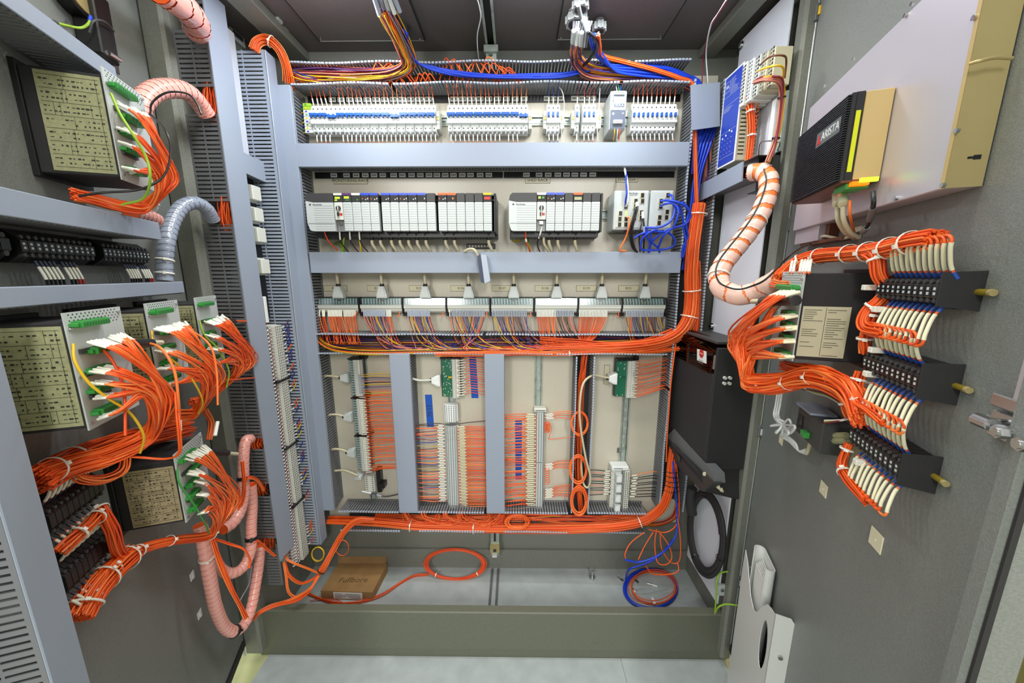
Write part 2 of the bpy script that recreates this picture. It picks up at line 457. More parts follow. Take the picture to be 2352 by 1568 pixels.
# strut pieces between back wall and floor
t = thing('floor_strut', 'zinc strut running over the cabinet floor and up the back wall', 'strut', T((-0.1, 1.5, 0.096)))
MB().box((-0.124, 1.275, 0.096), (-0.114, 1.60, 0.106), 'midgrey').box((-0.093, 1.275, 0.096), (-0.083, 1.60, 0.106), 'midgrey').build('rail', t)
m = MB(); m.box((-0.124, 1.575, 0.205), (-0.082, 1.63, 0.40), 'zinc'); m.box((-0.108, 1.572, 0.29), (-0.098, 1.58, 0.40), 'black_matt'); m.build('upright', t)
m = MB(); m.box((-0.127, 1.56, 0.235), (-0.079, 1.58, 0.275), 'bronze_metal'); m.cyl((-0.103, 1.555, 0.25), (-0.103, 1.562, 0.25), 0.008, 'darkgrey', 8); m.box((-0.115, 1.545, 0.222), (-0.092, 1.57, 0.228), 'white'); m.build('clamp', t)
# mounting panel
m = MB(BP.M); m.rbox((-0.93, 0.40, -0.012), (0.80, 2.385, 0.0), 'cream', 0.001)
m.build('steel_plate', tag=('cream steel mounting panel carrying the wireways and controllers', 'panel'))
m = MB(LW.M); m.box((1.328, 1.44, 0.0), (1.4235, 2.45, 0.062), 'white_panel'); m.build('steel_plate', tag=('white steel side panel behind the left wireways', 'panel'))
m = MB(RW.M); m.rbox((-1.505, 1.36, -0.006), (-1.245, 2.46, 0.0), 'white_panel', 0.001)
for (x, y) in ((1697, 112), (1632, 748)):
    p = RW.L(x, y); m.cyl((-1.49, p.y, 0), (-1.49, p.y, 0.012), 0.009, 'steel', 8); m.cyl((-1.49, p.y, 0), (-1.49, p.y, 0.004), 0.014, 'steel', 12)
m.build('steel_plate', tag=('white steel side panel behind the blue protection relay', 'panel'))
m = MB(RW.M); m.rbox((-1.505, 0.28, -0.006), (-1.245, 1.20, 0.0), 'white_panel', 0.001)
m.build('steel_plate', tag=('white steel side panel behind the hanging coil of black cable', 'panel'))

# ---------------------------------------------------------------- wireways
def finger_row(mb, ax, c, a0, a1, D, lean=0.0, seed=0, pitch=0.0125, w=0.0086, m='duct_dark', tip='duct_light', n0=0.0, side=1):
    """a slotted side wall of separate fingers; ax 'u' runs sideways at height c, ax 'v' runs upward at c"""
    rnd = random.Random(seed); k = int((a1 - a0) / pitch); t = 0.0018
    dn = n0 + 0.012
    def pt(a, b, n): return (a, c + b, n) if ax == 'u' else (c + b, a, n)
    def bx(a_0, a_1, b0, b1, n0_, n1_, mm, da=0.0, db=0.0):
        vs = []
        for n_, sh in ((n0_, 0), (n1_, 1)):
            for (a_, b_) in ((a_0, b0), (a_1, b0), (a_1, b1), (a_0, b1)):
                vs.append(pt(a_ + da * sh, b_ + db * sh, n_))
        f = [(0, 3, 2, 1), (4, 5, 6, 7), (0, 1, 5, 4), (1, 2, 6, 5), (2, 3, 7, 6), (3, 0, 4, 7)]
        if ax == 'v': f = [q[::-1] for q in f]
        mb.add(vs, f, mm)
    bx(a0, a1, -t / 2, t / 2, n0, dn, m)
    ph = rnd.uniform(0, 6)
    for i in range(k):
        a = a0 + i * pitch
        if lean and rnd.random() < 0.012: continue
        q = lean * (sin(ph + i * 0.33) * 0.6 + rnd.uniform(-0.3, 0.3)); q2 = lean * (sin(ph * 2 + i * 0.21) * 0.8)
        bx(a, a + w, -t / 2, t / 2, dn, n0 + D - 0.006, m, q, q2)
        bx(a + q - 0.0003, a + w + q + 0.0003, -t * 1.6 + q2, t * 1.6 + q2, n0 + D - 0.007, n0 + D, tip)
def slot_wall(mb, u, v0, v1, D, m='duct_dark', pitch=0.0135, slot=0.005, gaps=(), rib=0.5, S=1):
    """slotted side wall seen flat on, its outer rim closed by the cover"""
    t = 0.002; v = v0
    def seg(a, b):
        k = max(1, int((b - a) / pitch)); 
        mb.box((u, a, D * 0.93), (u + t, b, D), m); mb.box((u, a, D * rib - 0.002), (u + t, b, D * rib + 0.002), m); mb.box((u, a, 0), (u + t, b, D * 0.07), m)
        e = b - (a + k * pitch)
        for i in range(k + (1 if e > .001 else 0)):
            z1 = min(a + i * pitch + pitch - slot, b)
            mb.box((u, a + i * pitch, D * .07), (u + t, z1, D * rib - .002), m); mb.box((u, a + i * pitch, D * rib + .002), (u + t, z1, D * .93), m)
    for (g0, g1) in sorted(gaps):
        seg(v, g0); v = g1
    seg(v, v1)
def cover(t, a, b, D, S=BP, m='duct', nm='cover', lip=0.012):
    mb = MB(S.M); mb.rbox((a[0], a[1], D), (b[0], b[1], D + 0.004), m, 0.0015)
    if b[0] - a[0] > b[1] - a[1]:
        for v in (a[1], b[1] - 0.002): mb.box((a[0], v, D - lip), (b[0], v + 0.002, D), m)
    else:
        for u in (a[0], b[0] - 0.002): mb.box((u, a[1], D - lip), (u + 0.002, b[1], D), m)
    return mb.build(nm, t)
DD = 0.10
def hduct(label, u0, u1, v0, v1, cov=None, top=True, lean=0.0, seed=1, base=True, breaks=(), group=None, bot=True, tip='duct_light'):
    t = thing('wireway', label, 'wireway', BP.at((u0 + u1) / 2, v0), group)
    if base: MB(BP.M).box((u0, v0, 0.0), (u1, v1, 0.002), 'darkgrey').build('base', t)  # grey base coloured darker, the shade between the side walls put into it
    for (v, on) in ((v0, bot), (v1, top)):
        if not on: continue
        mb = MB(BP.M); a = u0
        for (b0, b1) in list(breaks) + [(u1, u1)]:
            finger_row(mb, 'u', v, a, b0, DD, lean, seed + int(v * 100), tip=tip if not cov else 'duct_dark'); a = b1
        mb.build('slotted_side', t)
    if cov: cover(t, (cov[0], cov[2]), (cov[1], cov[3]), DD)
    return t
def vduct(label, u0, u1, v0, v1, cov=None, lean=0.0, seed=1, left=True, right=True, base=True):
    t = thing('wireway', label, 'wireway', BP.at((u0 + u1) / 2, v0))
    if base: MB(BP.M).box((u0, v0, 0.0), (u1, v1, 0.002), 'darkgrey').build('base', t)  # darker base again carries the shade inside the duct
    for (u, on) in ((u0, left), (u1, right)):
        if on:
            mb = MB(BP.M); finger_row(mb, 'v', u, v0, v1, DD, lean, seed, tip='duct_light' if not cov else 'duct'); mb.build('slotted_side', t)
    if cov: cover(t, (cov[0], cov[2]), (cov[1], cov[3]), DD)
    return t
hduct('open grey wireway along the top, carrying the blue and multicoloured cables', -0.85, 0.66, 2.318, 2.388, lean=0.0035, seed=3)
hduct('closed grey wireway directly below the breakers', -0.85, 0.66, 2.036, 2.106, cov=(-0.850, 0.664, 2.024, 2.109), seed=4)
hduct('closed grey wireway between the controller racks and the white cable hoods', -0.85, 0.66, 1.622, 1.698, cov=(-0.842, 0.668, 1.618, 1.702), seed=5)
hduct('open grey wireway full of wires below the interface modules', -0.85, 0.66, 1.279, 1.362, lean=0.002, seed=6)
hduct('open grey wireway along the bottom, filled with orange wires', -0.83, 0.62, 0.418, 0.518, lean=0.0015, seed=7, breaks=((-0.54, -0.455), (-0.134, -0.05), (0.262, 0.338)))
vduct('tall closed grey wireway at the left edge of the mounting panel', -0.93, -0.853, 0.53, 2.31, cov=(-0.93, -0.849, 0.528, 2.312), left=False, seed=8)
vduct('upright closed grey wireway left of the blue tape strips', -0.538, -0.458, 0.52, 1.276, cov=(-0.542, -0.455, 0.518, 1.279), left=False, seed=9)
vduct('upright closed grey wireway beside the bare steel rail', -0.131, -0.052, 0.52, 1.276, cov=(-0.134, -0.049, 0.518, 1.279), left=False, seed=10)
vduct('upright open wireway with a looped beige cable beside it', 0.262, 0.338, 0.52, 1.276, lean=0.001, seed=11)
t = vduct('tall open wireway at the right edge of the mounting panel', 0.668, 0.778, 0.53, 2.33, lean=0.002, seed=12, base=False)
MB(BP.M).box((0.668, 0.53, -0.012), (0.795, 2.33, 0.002), 'black_matt').build('base', t)
mb = MB(BP.M)
a = BP.L(1585, 197, DD); b = BP.L(1652, 190, DD); c = BP.L(1652, 291, DD); d = BP.L(1588, 300, DD)
mb.add([(q.x, q.y, DD + h) for h in (0.001, 0.005) for q in (d, c, b, a)], [(3, 2, 1, 0), (4, 5, 6, 7), (0, 1, 5, 4), (1, 2, 6, 5), (2, 3, 7, 6), (3, 0, 4, 7)], 'duct')
mb.build('cover_piece', t)
# left-hand side wireways (on the left wall, seen along the cabinet)
t = thing('wireway', 'front wireway on the left wall with flexible tubes entering it', 'wireway', LW.at(1.28, 0.36))
mb = MB(LW.M); gaps = ((0.524, 0.578), (0.765, 0.817), (0.962, 1.006), (1.778, 1.852), (2.116, 2.194), (2.356, 2.42))
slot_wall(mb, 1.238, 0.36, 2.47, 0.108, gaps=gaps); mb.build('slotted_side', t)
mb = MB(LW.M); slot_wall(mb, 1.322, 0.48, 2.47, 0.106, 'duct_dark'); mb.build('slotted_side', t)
mb = MB(LW.M); mb.add([(1.236, .475, .108), (1.325, .475, .108), (1.325, 2.47, .108), (1.236, 2.47, .108), (1.236, .475, .112), (1.325, .475, .112), (1.325, 2.47, .112), (1.236, 2.47, .112)],
       [(0, 3, 2, 1), (4, 5, 6, 7), (0, 1, 5, 4), (1, 2, 6, 5), (2, 3, 7, 6), (3, 0, 4, 7)], 'duct'); mb.build('cover', t)
t = thing('wireway', 'inner wireway on the left wall with orange wires leaving its top', 'wireway', LW.at(1.45, 0.39))
mb = MB(LW.M); slot_wall(mb, 1.425, 0.39, 2.40, 0.160, 'duct'); mb.build('slotted_side', t)  # lighter duct tone puts the light on this wall into its colour
mb = MB(LW.M); mb.rbox((1.424, 0.388, 0.161), (1.478, 2.40, 0.166), 'duct', 0.002); mb.build('cover', t)
t = thing('wireway', 'short cross wireway joining the two left-hand wireways', 'wireway', LW.at(1.37, 1.96))
mb = MB(LW.M)
vs = [(1.325, 1.962), (1.49, 1.952), (1.49, 2.028), (1.325, 2.03)]
mb.prism(vs, 0.106, 0.111, 'duct'); mb.build('cover', t)
MB(LW.M).box((1.326, 1.962, 0.007), (1.424, 1.964, 0.106), 'duct_dark').build('slotted_side', t)
MB(LW.M).box((1.326, 2.02, 0.007), (1.424, 2.022, 0.106), 'duct_dark').build('slotted_side', t)
# right: band below the blue relay
t = thing('wireway', 'short closed wireway below the blue protection relay', 'wireway', RW.at(-1.4, 1.9))
a = [RW.L(x, y, 0.07) for (x, y) in ((1596, 468), (1706, 416), (1709, 371), (1597, 431))]
MB(RW.M).prism([(q.x, q.y) for q in a], 0.07, 0.075, 'duct').build('cover', t)
MB(RW.M).box((a[0].x, 1.925, 0.001), (a[1].x, 1.928, 0.07), 'duct_dark').box((a[0].x, 1.965, 0.001), (a[1].x, 1.968, 0.07), 'duct_dark').build('slotted_side', t)
# ---------------------------------------------------------------- doors
def door(name, P, sgn, W, gm):
    m = MB(P.M)
    m.rbox((0.0, 0.13, -0.03), (sgn * W, 2.6, 0.0), 'door_paint', 0.003)
    return struct(name, m)
door('door_1', LD, -1, 0.92, 'black')
door('door_2', RD, 1, 0.853, 'black')
m = MB(RD.M); m.rbox((0.853, 0.13, -0.03), (0.885, 2.6, 0.022), 'door_paint', 0.006); m.box((0.885, 0.13, 0.012), (0.889, 2.6, 0.018), 'black_matt'); struct('trim_11', m)
m = MB(); m.box((1.25, -1.2, 0), (1.30, 1.1, 2.7), 'olive_door'); struct('wall_front', m)
m = MB(LD.M); m.box((0.0, 0.13, -0.03), (0.014, 2.6, 0.004), 'black_matt'); m.box((-0.92, 0.10, -0.03), (0.014, 0.128, 0.006), 'black_matt'); m.cyl((-0.006, 0.13, 0.003), (-0.006, 2.6, 0.003), 0.003, 'steel', 8); struct('trim_9', m)
m = MB(RD.M); m.box((-0.014, 0.13, -0.03), (0.0, 2.6, 0.004), 'black_matt'); m.box((-0.014, 0.10, -0.03), (0.853, 0.128, 0.006), 'black_matt'); m.cyl((0.006, 0.13, 0.003), (0.006, 2.6, 0.003), 0.003, 'steel', 8); struct('trim_10', m)
# ================================================================ equipment on the mounting panel
XU = Matrix(((0, 0, 1, 0), (1, 0, 0, 0), (0, 1, 0, 0), (0, 0, 0, 1)))   # profile (v, n) extruded along u
def prof(mb, poly, u0, u1, m): return mb.prism(poly, u0, u1, m, X=XU)
def ordn(i):
    if 10 <= i % 100 <= 20: return '%dth' % i
    return '%d%s' % (i, {1: 'st', 2: 'nd', 3: 'rd'}.get(i % 10, 'th'))
def rail(label, u0, u1, v, horiz=True, P=BP, m='zinc', gap=True):
    mb = MB(P.M)
    if horiz:
        mb.box((u0, v - 0.0175, 0.004), (u1, v - 0.0115, 0.008), m).box((u0, v + 0.0115, 0.004), (u1, v + 0.0175, 0.008), m).box((u0, v - 0.0125, 0.0), (u1, v + 0.0125, 0.002), m)
        mb.box((u0, v - 0.0125, 0.0), (u1, v - 0.0115, 0.008), m).box((u0, v + 0.0115, 0.0), (u1, v + 0.0125, 0.008), m)
        k = int((u1 - u0) / 0.05)
        for i in range(k): mb.box((u0 + 0.02 + i * 0.05, v - 0.002, 0.002), (u0 + 0.034 + i * 0.05, v + 0.002, 0.0024), 'darkgrey')
    else:
        v0, v1, u = u0, u1, v
        mb.box((u - 0.0175, v0, 0.004), (u - 0.0115, v1, 0.008), m).box((u + 0.0115, v0, 0.004), (u + 0.0175, v1, 0.008), m).box((u - 0.0125, v0, 0.0), (u + 0.0125, v1, 0.002), m)
        mb.box((u - 0.0125, v0, 0.0), (u - 0.0115, v1, 0.008), m).box((u + 0.0115, v0, 0.0), (u + 0.0125, v1, 0.008), m)
        k = int((v1 - v0) / 0.045)
        for i in range(k): mb.box((u - 0.002, v0 + 0.02 + i * 0.045, 0.002), (u + 0.002, v0 + 0.032 + i * 0.045, 0.0024), 'lightgrey')
    return mb.build('din_rail', tag=(label, 'rail'))
rail('horizontal steel rail behind the breakers', -0.82, 0.65, 2.222)
rail('horizontal steel rail behind the network switches', 0.33, 0.645, 1.862)
rail('bare upright steel rail in the third lower bay', 0.53, 1.27, 0.105, False)
rail('bare upright steel rail in the right lower bay', 0.515, 1.25, 0.514, False)
rail('upright steel rail in the left lower bay', 0.52, 1.27, -0.70, False)
rail('upright steel rail in the second lower bay', 0.515, 1.25, -0.298, False)
rail('horizontal steel rail behind the interface modules', -0.85, 0.65, 1.47)
# ---- breakers
BU = {}
def breaker(poles, u0, up=True, label='', group=None, kind='breaker', tcol='blue_toggle', lever=True):
    W = 0.0175 * poles - 0.0004; y0 = 2.160
    t = thing(kind, label, 'breaker', BP.at(u0, y0, 0.008), group)
    S = BP.at(u0, y0, 0.0)
    mb = MB(S)
    prof(mb, [(0.004, 0.009), (0.100, 0.009), (0.102, 0.050), (0.094, 0.053), (0.078, 0.056), (0.076, 0.068), (0.032, 0.068), (0.030, 0.054), (0.026, 0.053), (0.010, 0.053), (0.0, 0.046)], 0, W, 'white')
    for i in range(poles):
        c = 0.0175 * (i + 0.5) - 0.0002
        mb.cyl((c, 0.0885, 0.0535), (c, 0.0885, 0.0560), 0.0027, 'darkgrey', 8); mb.cyl((c, 0.0180, 0.0520), (c, 0.0180, 0.0540), 0.0027, 'darkgrey', 8)
        mb.box((c - 0.0014, 0.0405, 0.068), (c + 0.0014, 0.0422, 0.0684), 'midgrey')
        mb.box((c - 0.005, 0.0008, 0.0475), (c + 0.005, 0.007, 0.0525), 'midgrey')
        if i: mb.box((c - 0.0090, 0.004, 0.053), (c - 0.0087, 0.0785, 0.0683), 'lightgrey')
    mb.build('body', t)
    tg = MB(S); q = 0.056 if up else 0.049
    if lever and poles > 1:
        tg.rbox((0.001, q, 0.066), (W - 0.001, q + 0.010, 0.079), tcol, 0.001)
    for i in range(poles):
        c = 0.0175 * (i + 0.5)
        tg.rbox((c - 0.0058, q - 0.005 if up else q, 0.066), (c + 0.002, q + 0.011 if up else q + 0.014, 0.0775), tcol, 0.001)
        tg.box((c + 0.002, q - 0.006, 0.067), (c + 0.006, q + 0.002, 0.0715), 'offwhite')
    tg.build('toggle', t)
    return t
protos = {}
def place_breakers(n, u0, poles, downs, name, group):
    for i in range(n):
        key = (poles, i not in downs)
        st = 'levers up' if i not in downs else 'levers down'
        lab = 'white %s breaker, %s, %s from left %s' % ('double' if poles == 2 else 'single', st, ordn(i + 1), name)
        if key not in protos:
            protos[key] = breaker(poles, u0 + i * 0.0175 * poles, i not in downs, lab, group)
        else: dup(protos[key], BP.at(u0 + i * 0.0175 * poles, 2.160, 0.008), lab, group)
place_breakers(14, -0.803, 2, (2, 9), 'in the long row', 'two-pole breakers in the long row')
place_breakers(9, -0.268, 2, (8,), 'in the shorter double row', 'two-pole breakers in the shorter row')
place_breakers(3, 0.119, 1, (), 'in the trio with blue wires', 'three breakers with blue wires')
place_breakers(1, 0.229, 1, (), 'alone between the trios', None)
place_breakers(3, 0.2575, 1, (), 'in the trio with red wires', 'three breakers with red wires')
place_breakers(10, 0.448, 1, tuple(range(10)), 'right of the power supply', 'ten single breakers by the power supply')
def sidebox(u0, w, label, cols=('brass',)):
    mb = MB(BP.M); S = (u0, 2.172)
    mb.rbox((u0, 2.172, 0.009), (u0 + w, 2.236, 0.062), 'offwhite', 0.001)
    for i in range(3):
        for j in range(2): mb.cyl((u0 + w * (0.3 + 0.4 * j), 2.19 + i * 0.013, 0.062), (u0 + w * (0.3 + 0.4 * j), 2.19 + i * 0.013, 0.0626), 0.0018, 'darkgrey', 6)
    mb.box((u0 + w * 0.2, 2.205, 0.062), (u0 + w * 0.8, 2.214, 0.063), cols[0])
    mb.build('terminal_block', tag=(label, 'terminal block'))
sidebox(0.1725, 0.015, 'small grey terminal pair right of the breaker trio with blue wires')
sidebox(0.311, 0.020, 'small terminal pair with yellow strip right of the breaker trio with red wires', ('yellow',))
sidebox(0.106, 0.012, 'narrow grey end block left of the breaker trio with blue wires')
sidebox(0.215, 0.013, 'narrow grey end block left of the lone single breaker')
sidebox(0.0485, 0.013, 'grey end block closing the shorter double breaker row')
sidebox(-0.3115, 0.012, 'grey end block closing the long breaker row')
for i in range(9):   # earth terminals left of the long row
    v = 2.165 + i * 0.012
    mb = MB(BP.M); mb.rbox((-0.838, v, 0.009), (-0.806, v + 0.0112, 0.05), 'yellowgreen' if i > 6 else 'offwhite', 0.001)
    mb.box((-0.83, v + 0.003, 0.05), (-0.822, v + 0.008, 0.0506), ['blue', 'yellow', 'green'][i % 3])
    mb.build('terminal_block', tag=('small earth terminal left of the long breaker row, %s from the bottom' % ordn(i + 1), 'terminal block', 'earth terminals left of the breakers'))
    wire([BP.M @ Vector(p) for p in ((-0.832, v + 0.006, 0.04), (-0.842, v + 0.004, 0.045), (-0.852, v + 0.001, 0.04))], 0.0016, ['yellow', 'green', 'blue'][i % 3], 'earth_wire', tag=('short %s earth wire left of the long breaker row, %s from the bottom' % (['yellow', 'green', 'blue'][i % 3], ordn(i + 1)), 'wire', 'earth wires left of the breakers'))
# ---- power supply
t = thing('power_supply', 'pale blue slim power supply with a dark lower front', 'power supply', BP.at(0.385, 2.15))
mb = MB(BP.M); mb.rbox((0.352, 2.150, 0.009), (0.412, 2.282, 0.11), 'lightgrey', 0.002); mb.build('housing', t)
MB(BP.M).rbox((0.354, 2.215, 0.11), (0.410, 2.270, 0.113), 'duct', 0.001).build('front_plate', t)
MB(BP.M).prism([(0.354, 2.152), (0.410, 2.152), (0.410, 2.222), (0.396, 2.222), (0.39, 2.214), (0.354, 2.214)], 0.11, 0.1125, 'navy_grey').build('lower_plate', t)
mb = MB(BP.M); mb.rbox((0.362, 2.266, 0.10), (0.402, 2.278, 0.120), 'white', 0.001)
for i in range(6): mb.cyl((0.367 + i * 0.006, 2.272, 0.12), (0.367 + i * 0.006, 2.272, 0.1205), 0.0018, 'darkgrey', 6)
mb.build('terminal_strip', t)
mb = MB(BP.M); mb.rbox((0.364, 2.168, 0.11), (0.398, 2.180, 0.122), 'white', 0.001)
for i in range(6): mb.cyl((0.367 + i * 0.0055, 2.174, 0.122), (0.367 + i * 0.0055, 2.174, 0.1225), 0.0018, 'darkgrey', 6)
mb.build('terminal_strip', t)
MB(BP.M).rbox((0.367, 2.226, 0.113), (0.403, 2.238, 0.1135), 'navy_grey', 0.0003).build('badge', t)
text('SOLA', 'lettering', t, BP.at(0.385, 2.232, 0.1137), 0.0125, 'white')
mb = MB(BP.M); mb.box((0.361, 2.243, 0.113), (0.363, 2.251, 0.1135), 'black'); mb.box((0.361, 2.256, 0.113), (0.3635, 2.259, 0.1135), 'black'); mb.cyl((0.364, 2.204, 0.1125), (0.364, 2.204, 0.113), 0.004, 'white', 10); mb.build('marks', t)
text('CE', 'lettering', t, BP.at(0.4, 2.205, 0.1128), 0.006, 'white')
# ---- nameplate strips and engraved plates
def tagstrip(label, u0, u1, v0, v1, tags, w, m='black'):
    t = thing('label_strip', label, 'label strip', BP.at(u0, v0))
    MB(BP.M).box((u0, v0, 0), (u1, v1, 0.004), m).build('backing', t)
    for c in tags:
        mb = MB(BP.M); mb.box((c - w / 2, v0 + 0.004, 0.004), (c + w / 2, v1 - 0.004, 0.0048), 'offwhite')
        for k in range(4): mb.box((c - w * 0.36 + k * w * 0.19, v0 + 0.009, 0.0048), (c - w * 0.24 + k * w * 0.19, v1 - 0.009, 0.0051), 'darkgrey')
        mb.build('tag', t)
    return t
tg = [BP.L(x, 403).x for x in (768, 797, 819, 840, 860, 880, 905, 925, 946, 966, 986, 1004, 1023, 1042, 1062, 1081, 1103, 1123)]
tagstrip('black strip of white number tags above the longer controller rack', -0.840, -0.055, 2.007, 2.031, tg, 0.027)
tg = [BP.L(x, 401).x for x in (1209, 1238, 1259, 1281, 1301, 1320, 1340, 1361)]
tagstrip('black strip of white number tags above the shorter controller rack', -0.05, 0.655, 2.007, 2.031, tg, 0.027)
tagstrip('black strip of small tags above the breakers', -0.84, 0.655, 2.291, 2.317, [-0.74 + i * 0.0352 for i in range(12)] + [-0.25 + 0.0352 * i for i in range(9)] + [0.125, 0.15, 0.175, 0.235, 0.265, 0.285, 0.305], 0.028)
def plate(s, x0, y0, x1, y1, label, m='label_plate', size=0.014, rot=False, P=BP):
    a = P.L(x0, y1); b = P.L(x1, y0)
    t = thing('nameplate', label, 'nameplate', P.at((a.x + b.x) / 2, a.y))
    mb = MB(P.M); mb.box((a.x, a.y, 0), (b.x, b.y, 0.0012), 'ink'); mb.box((a.x + 0.0012, a.y + 0.0012, 0.0012), (b.x - 0.0012, b.y - 0.0012, 0.0018), m); mb.build('plate', t)
    M = P.at((a.x + b.x) / 2, (a.y + b.y) / 2, 0.002)
    if rot: M = M @ RZ(pi / 2)
    text(s, 'lettering', t, M, size, 'ink')
plate('MONITORING RACK', 767, 407, 844, 423, 'engraved plate reading MONITORING RACK', size=0.0165)
plate('SHED RACK', 1206, 407, 1264, 421, 'engraved plate reading SHED RACK', size=0.0165)
plate('ESW-350A', 1414, 406, 1465, 419, 'engraved plate reading ESW-350A half hidden by a cable', size=0.0165)
for s, x0, x1, lb in (('R1S3', 745, 797, 'above the leftmost interface module'), ('R1S4', 844, 892, 'above the second interface module'), ('R1S5', 940, 988, 'reading R1S5'), ('R1S6', 1035, 1083, 'reading R1S6'), ('R1S7', 1130, 1178, 'reading R1S7'), ('R1S8', 1228, 1276, 'reading R1S8'), ('R1S9', 1323, 1371, 'reading R1S9'), ('R2S1', 1420, 1468, 'reading R2S1')):
    plate(s, x0, 655, x1, 669, 'engraved plate ' + lb, size=0.0145)
plate('S4', 1386, 838, 1401, 882, 'small upright engraved plate beside the green interface board', size=0.014, rot=True)
# ---- controller racks
def ps_module(t_label, u0, u1, v0, v1):
    t = thing('rack_power_module', t_label, 'power module', BP.at((u0 + u1) / 2, v0))
    S = BP.M; vm = v1 - 0.034
    mb = MB(S); mb.rbox((u0 + 0.004, v0 + 0.004, 0.03), (u1, v1 - 0.004, 0.12), 'black', 0.003); mb.build('body', t)
    mb = MB(S)
    mb.prism([(u0 + 0.008, v0 + 0.004), (u0 + 0.016, v0), (u1 - 0.001, v0), (u1 - 0.001, vm), (u0 + 0.03, vm), (u0 + 0.0, vm + 0.006), (u0, v0 + 0.03)], 0.12, 0.144, 'lightgrey')
    for k in range(11): mb.box((u0 + 0.03, v0 + 0.008 + k * 0.0085, 0.144), (u1 - 0.004, v0 + 0.0088 + k * 0.0085, 0.1444), 'grey')
    mb.box((u0 + 0.004, v0 + 0.028, 0.144), (u1 - 0.001, v0 + 0.0292, 0.1446), 'midgrey')
    mb.build('front_cover', t)
    MB(S).prism([(u0, vm + 0.006), (u0 + 0.03, vm), (u1, vm), (u1, v1), (u0 + 0.014, v1), (u0 + 0.004, v1 - 0.008)], 0.12, 0.143, 'darkgrey').build('header', t)
    text('Allen-Bradley', 'lettering', t, BP.at(u0 + 0.045, vm - 0.008, 0.1445), 0.0068, 'ink')
    mb = MB(S); mb.cyl((u0 + 0.017, vm - 0.008, 0.144), (u0 + 0.017, vm - 0.008, 0.1446), 0.0035, 'ink', 6); mb.build('emblem', t)
    return t
def io_module(u0, u1, v0, v1, label, strip=None, leds=(), kind='door', group=None, plug=False, nm='rack_module'):
    t = thing(nm, label, 'module', BP.at((u0 + u1) / 2, v0), group); S = BP.M; a = u0 + 0.0008; b = u1 - 0.0008; vm = v1 - 0.032
    MB(S).box((a, v0 + 0.004, 0.03), (b, v1 - 0.003, 0.12), 'black').build('body', t)
    mb = MB(S); mb.rbox((a, vm, 0.12), (b, v1, 0.141), 'darkgrey', 0.0015)
    mb.build('header', t)
    if strip:
        MB(S).box((a, v1 - 0.0075, 0.1405), (b, v1 + 0.0005, 0.1425), strip).build('colour_strip', t)
        mb = MB(S); mb.box((a + 0.002, vm + 0.003, 0.141), (b - 0.002, v1 - 0.0095, 0.1416), 'black_matt')
        for (x, y, w, h, c) in leds:
            mb.box((a + x * (b - a), vm + 0.004 + y * 0.018, 0.1416), (a + (x + w) * (b - a), vm + 0.004 + (y + h) * 0.018, 0.142), c)
        mb.build('display', t)
    if kind == 'door':
        mb = MB(S); mb.rbox((a, v0, 0.12), (b, vm - 0.001, 0.143), 'lightgrey', 0.002)
        for k in range(11): mb.box((a + 0.003, v0 + 0.010 + k * 0.0088, 0.143), (b - 0.003, v0 + 0.0106 + k * 0.0088, 0.1434), 'grey')
        mb.box((a, v0 + 0.028, 0.143), (b, v0 + 0.0292, 0.1436), 'midgrey')
        mb.build('door', t)
    else:
        mb = MB(S); mb.rbox((a, v0 + 0.042, 0.12), (b, vm - 0.001, 0.142), 'offwhite', 0.001); mb.rbox((a, v0, 0.12), (b, v0 + 0.041, 0.128), 'grey', 0.001)
        mb.build('front_plate', t)
        mb = MB(S); c = (a + b) / 2
        mb.cyl((c, v0 + 0.085, 0.142), (c, v0 + 0.085, 0.146), 0.0095, 'darkgrey', 14); mb.box((c - 0.0015, v0 + 0.076, 0.146), (c + 0.0015, v0 + 0.094, 0.150), 'lightgrey')
        mb.build('key_switch', t)
        mb = MB(S); mb.box((c - 0.0005, v0 + 0.05, 0.150), (c + 0.0005, v0 + 0.078, 0.151), 'steel'); mb.rbox((c - 0.006, v0 + 0.056, 0.1425), (c + 0.003, v0 + 0.07, 0.149), 'black', 0.002); mb.build('key', t)
        MB(S).box((c + 0.004, v0 + 0.058, 0.142), (c + 0.013, v0 + 0.067, 0.143), 'red').build('tag', t)
        MB(S).rbox((c - 0.008, v0 + 0.024, 0.128), (c + 0.008, v0 + 0.038, 0.140), 'steel', 0.001).build('port', t)
    if plug:
        mb = MB(S); c = (a + b) / 2; mb.rbox((c - 0.010, v0 - 0.004, 0.085), (c + 0.010, v0 + 0.002, 0.125), 'black', 0.001); mb.cyl((c, v0 - 0.03, 0.10), (c, v0 - 0.004, 0.105), 0.0072, 'black', 10)
        mb.build('plug', t)
    return t
RV0, RV1 = 1.779, 1.919
def chassis(u0, u1, label):
    t = thing('rack_chassis', label, 'chassis', BP.at((u0 + u1) / 2, RV0))
    mb = MB(BP.M); mb.box((u0, RV0 - 0.018, 0.0), (u1 + 0.01, RV1 - 0.006, 0.03), 'black'); mb.box((u0 + 0.006, RV0 - 0.020, 0.03), (u1, RV0 + 0.003, 0.11), 'black')
    mb.box((u0 + 0.006, RV1 - 0.003, 0.03), (u1, RV1 - 0.001, 0.11), 'darkgrey'); mb.build('backplane', t)
    mb = MB(BP.M); mb.rbox((u1 - 0.001, RV0 - 0.004, 0.028), (u1 + 0.008, RV1, 0.135), 'black', 0.002); mb.build('end_plate', t)
    mb = MB(BP.M)
    for k in range(int((u1 - u0) / 0.012)): mb.box((u0 + 0.008 + k * 0.012, RV0 - 0.0225, 0.04), (u0 + 0.013 + k * 0.012, RV0 - 0.0195, 0.10), 'midgrey')
    mb.build('vent', t)
chassis(-0.808, -0.085, 'black chassis carrying the longer controller rack')
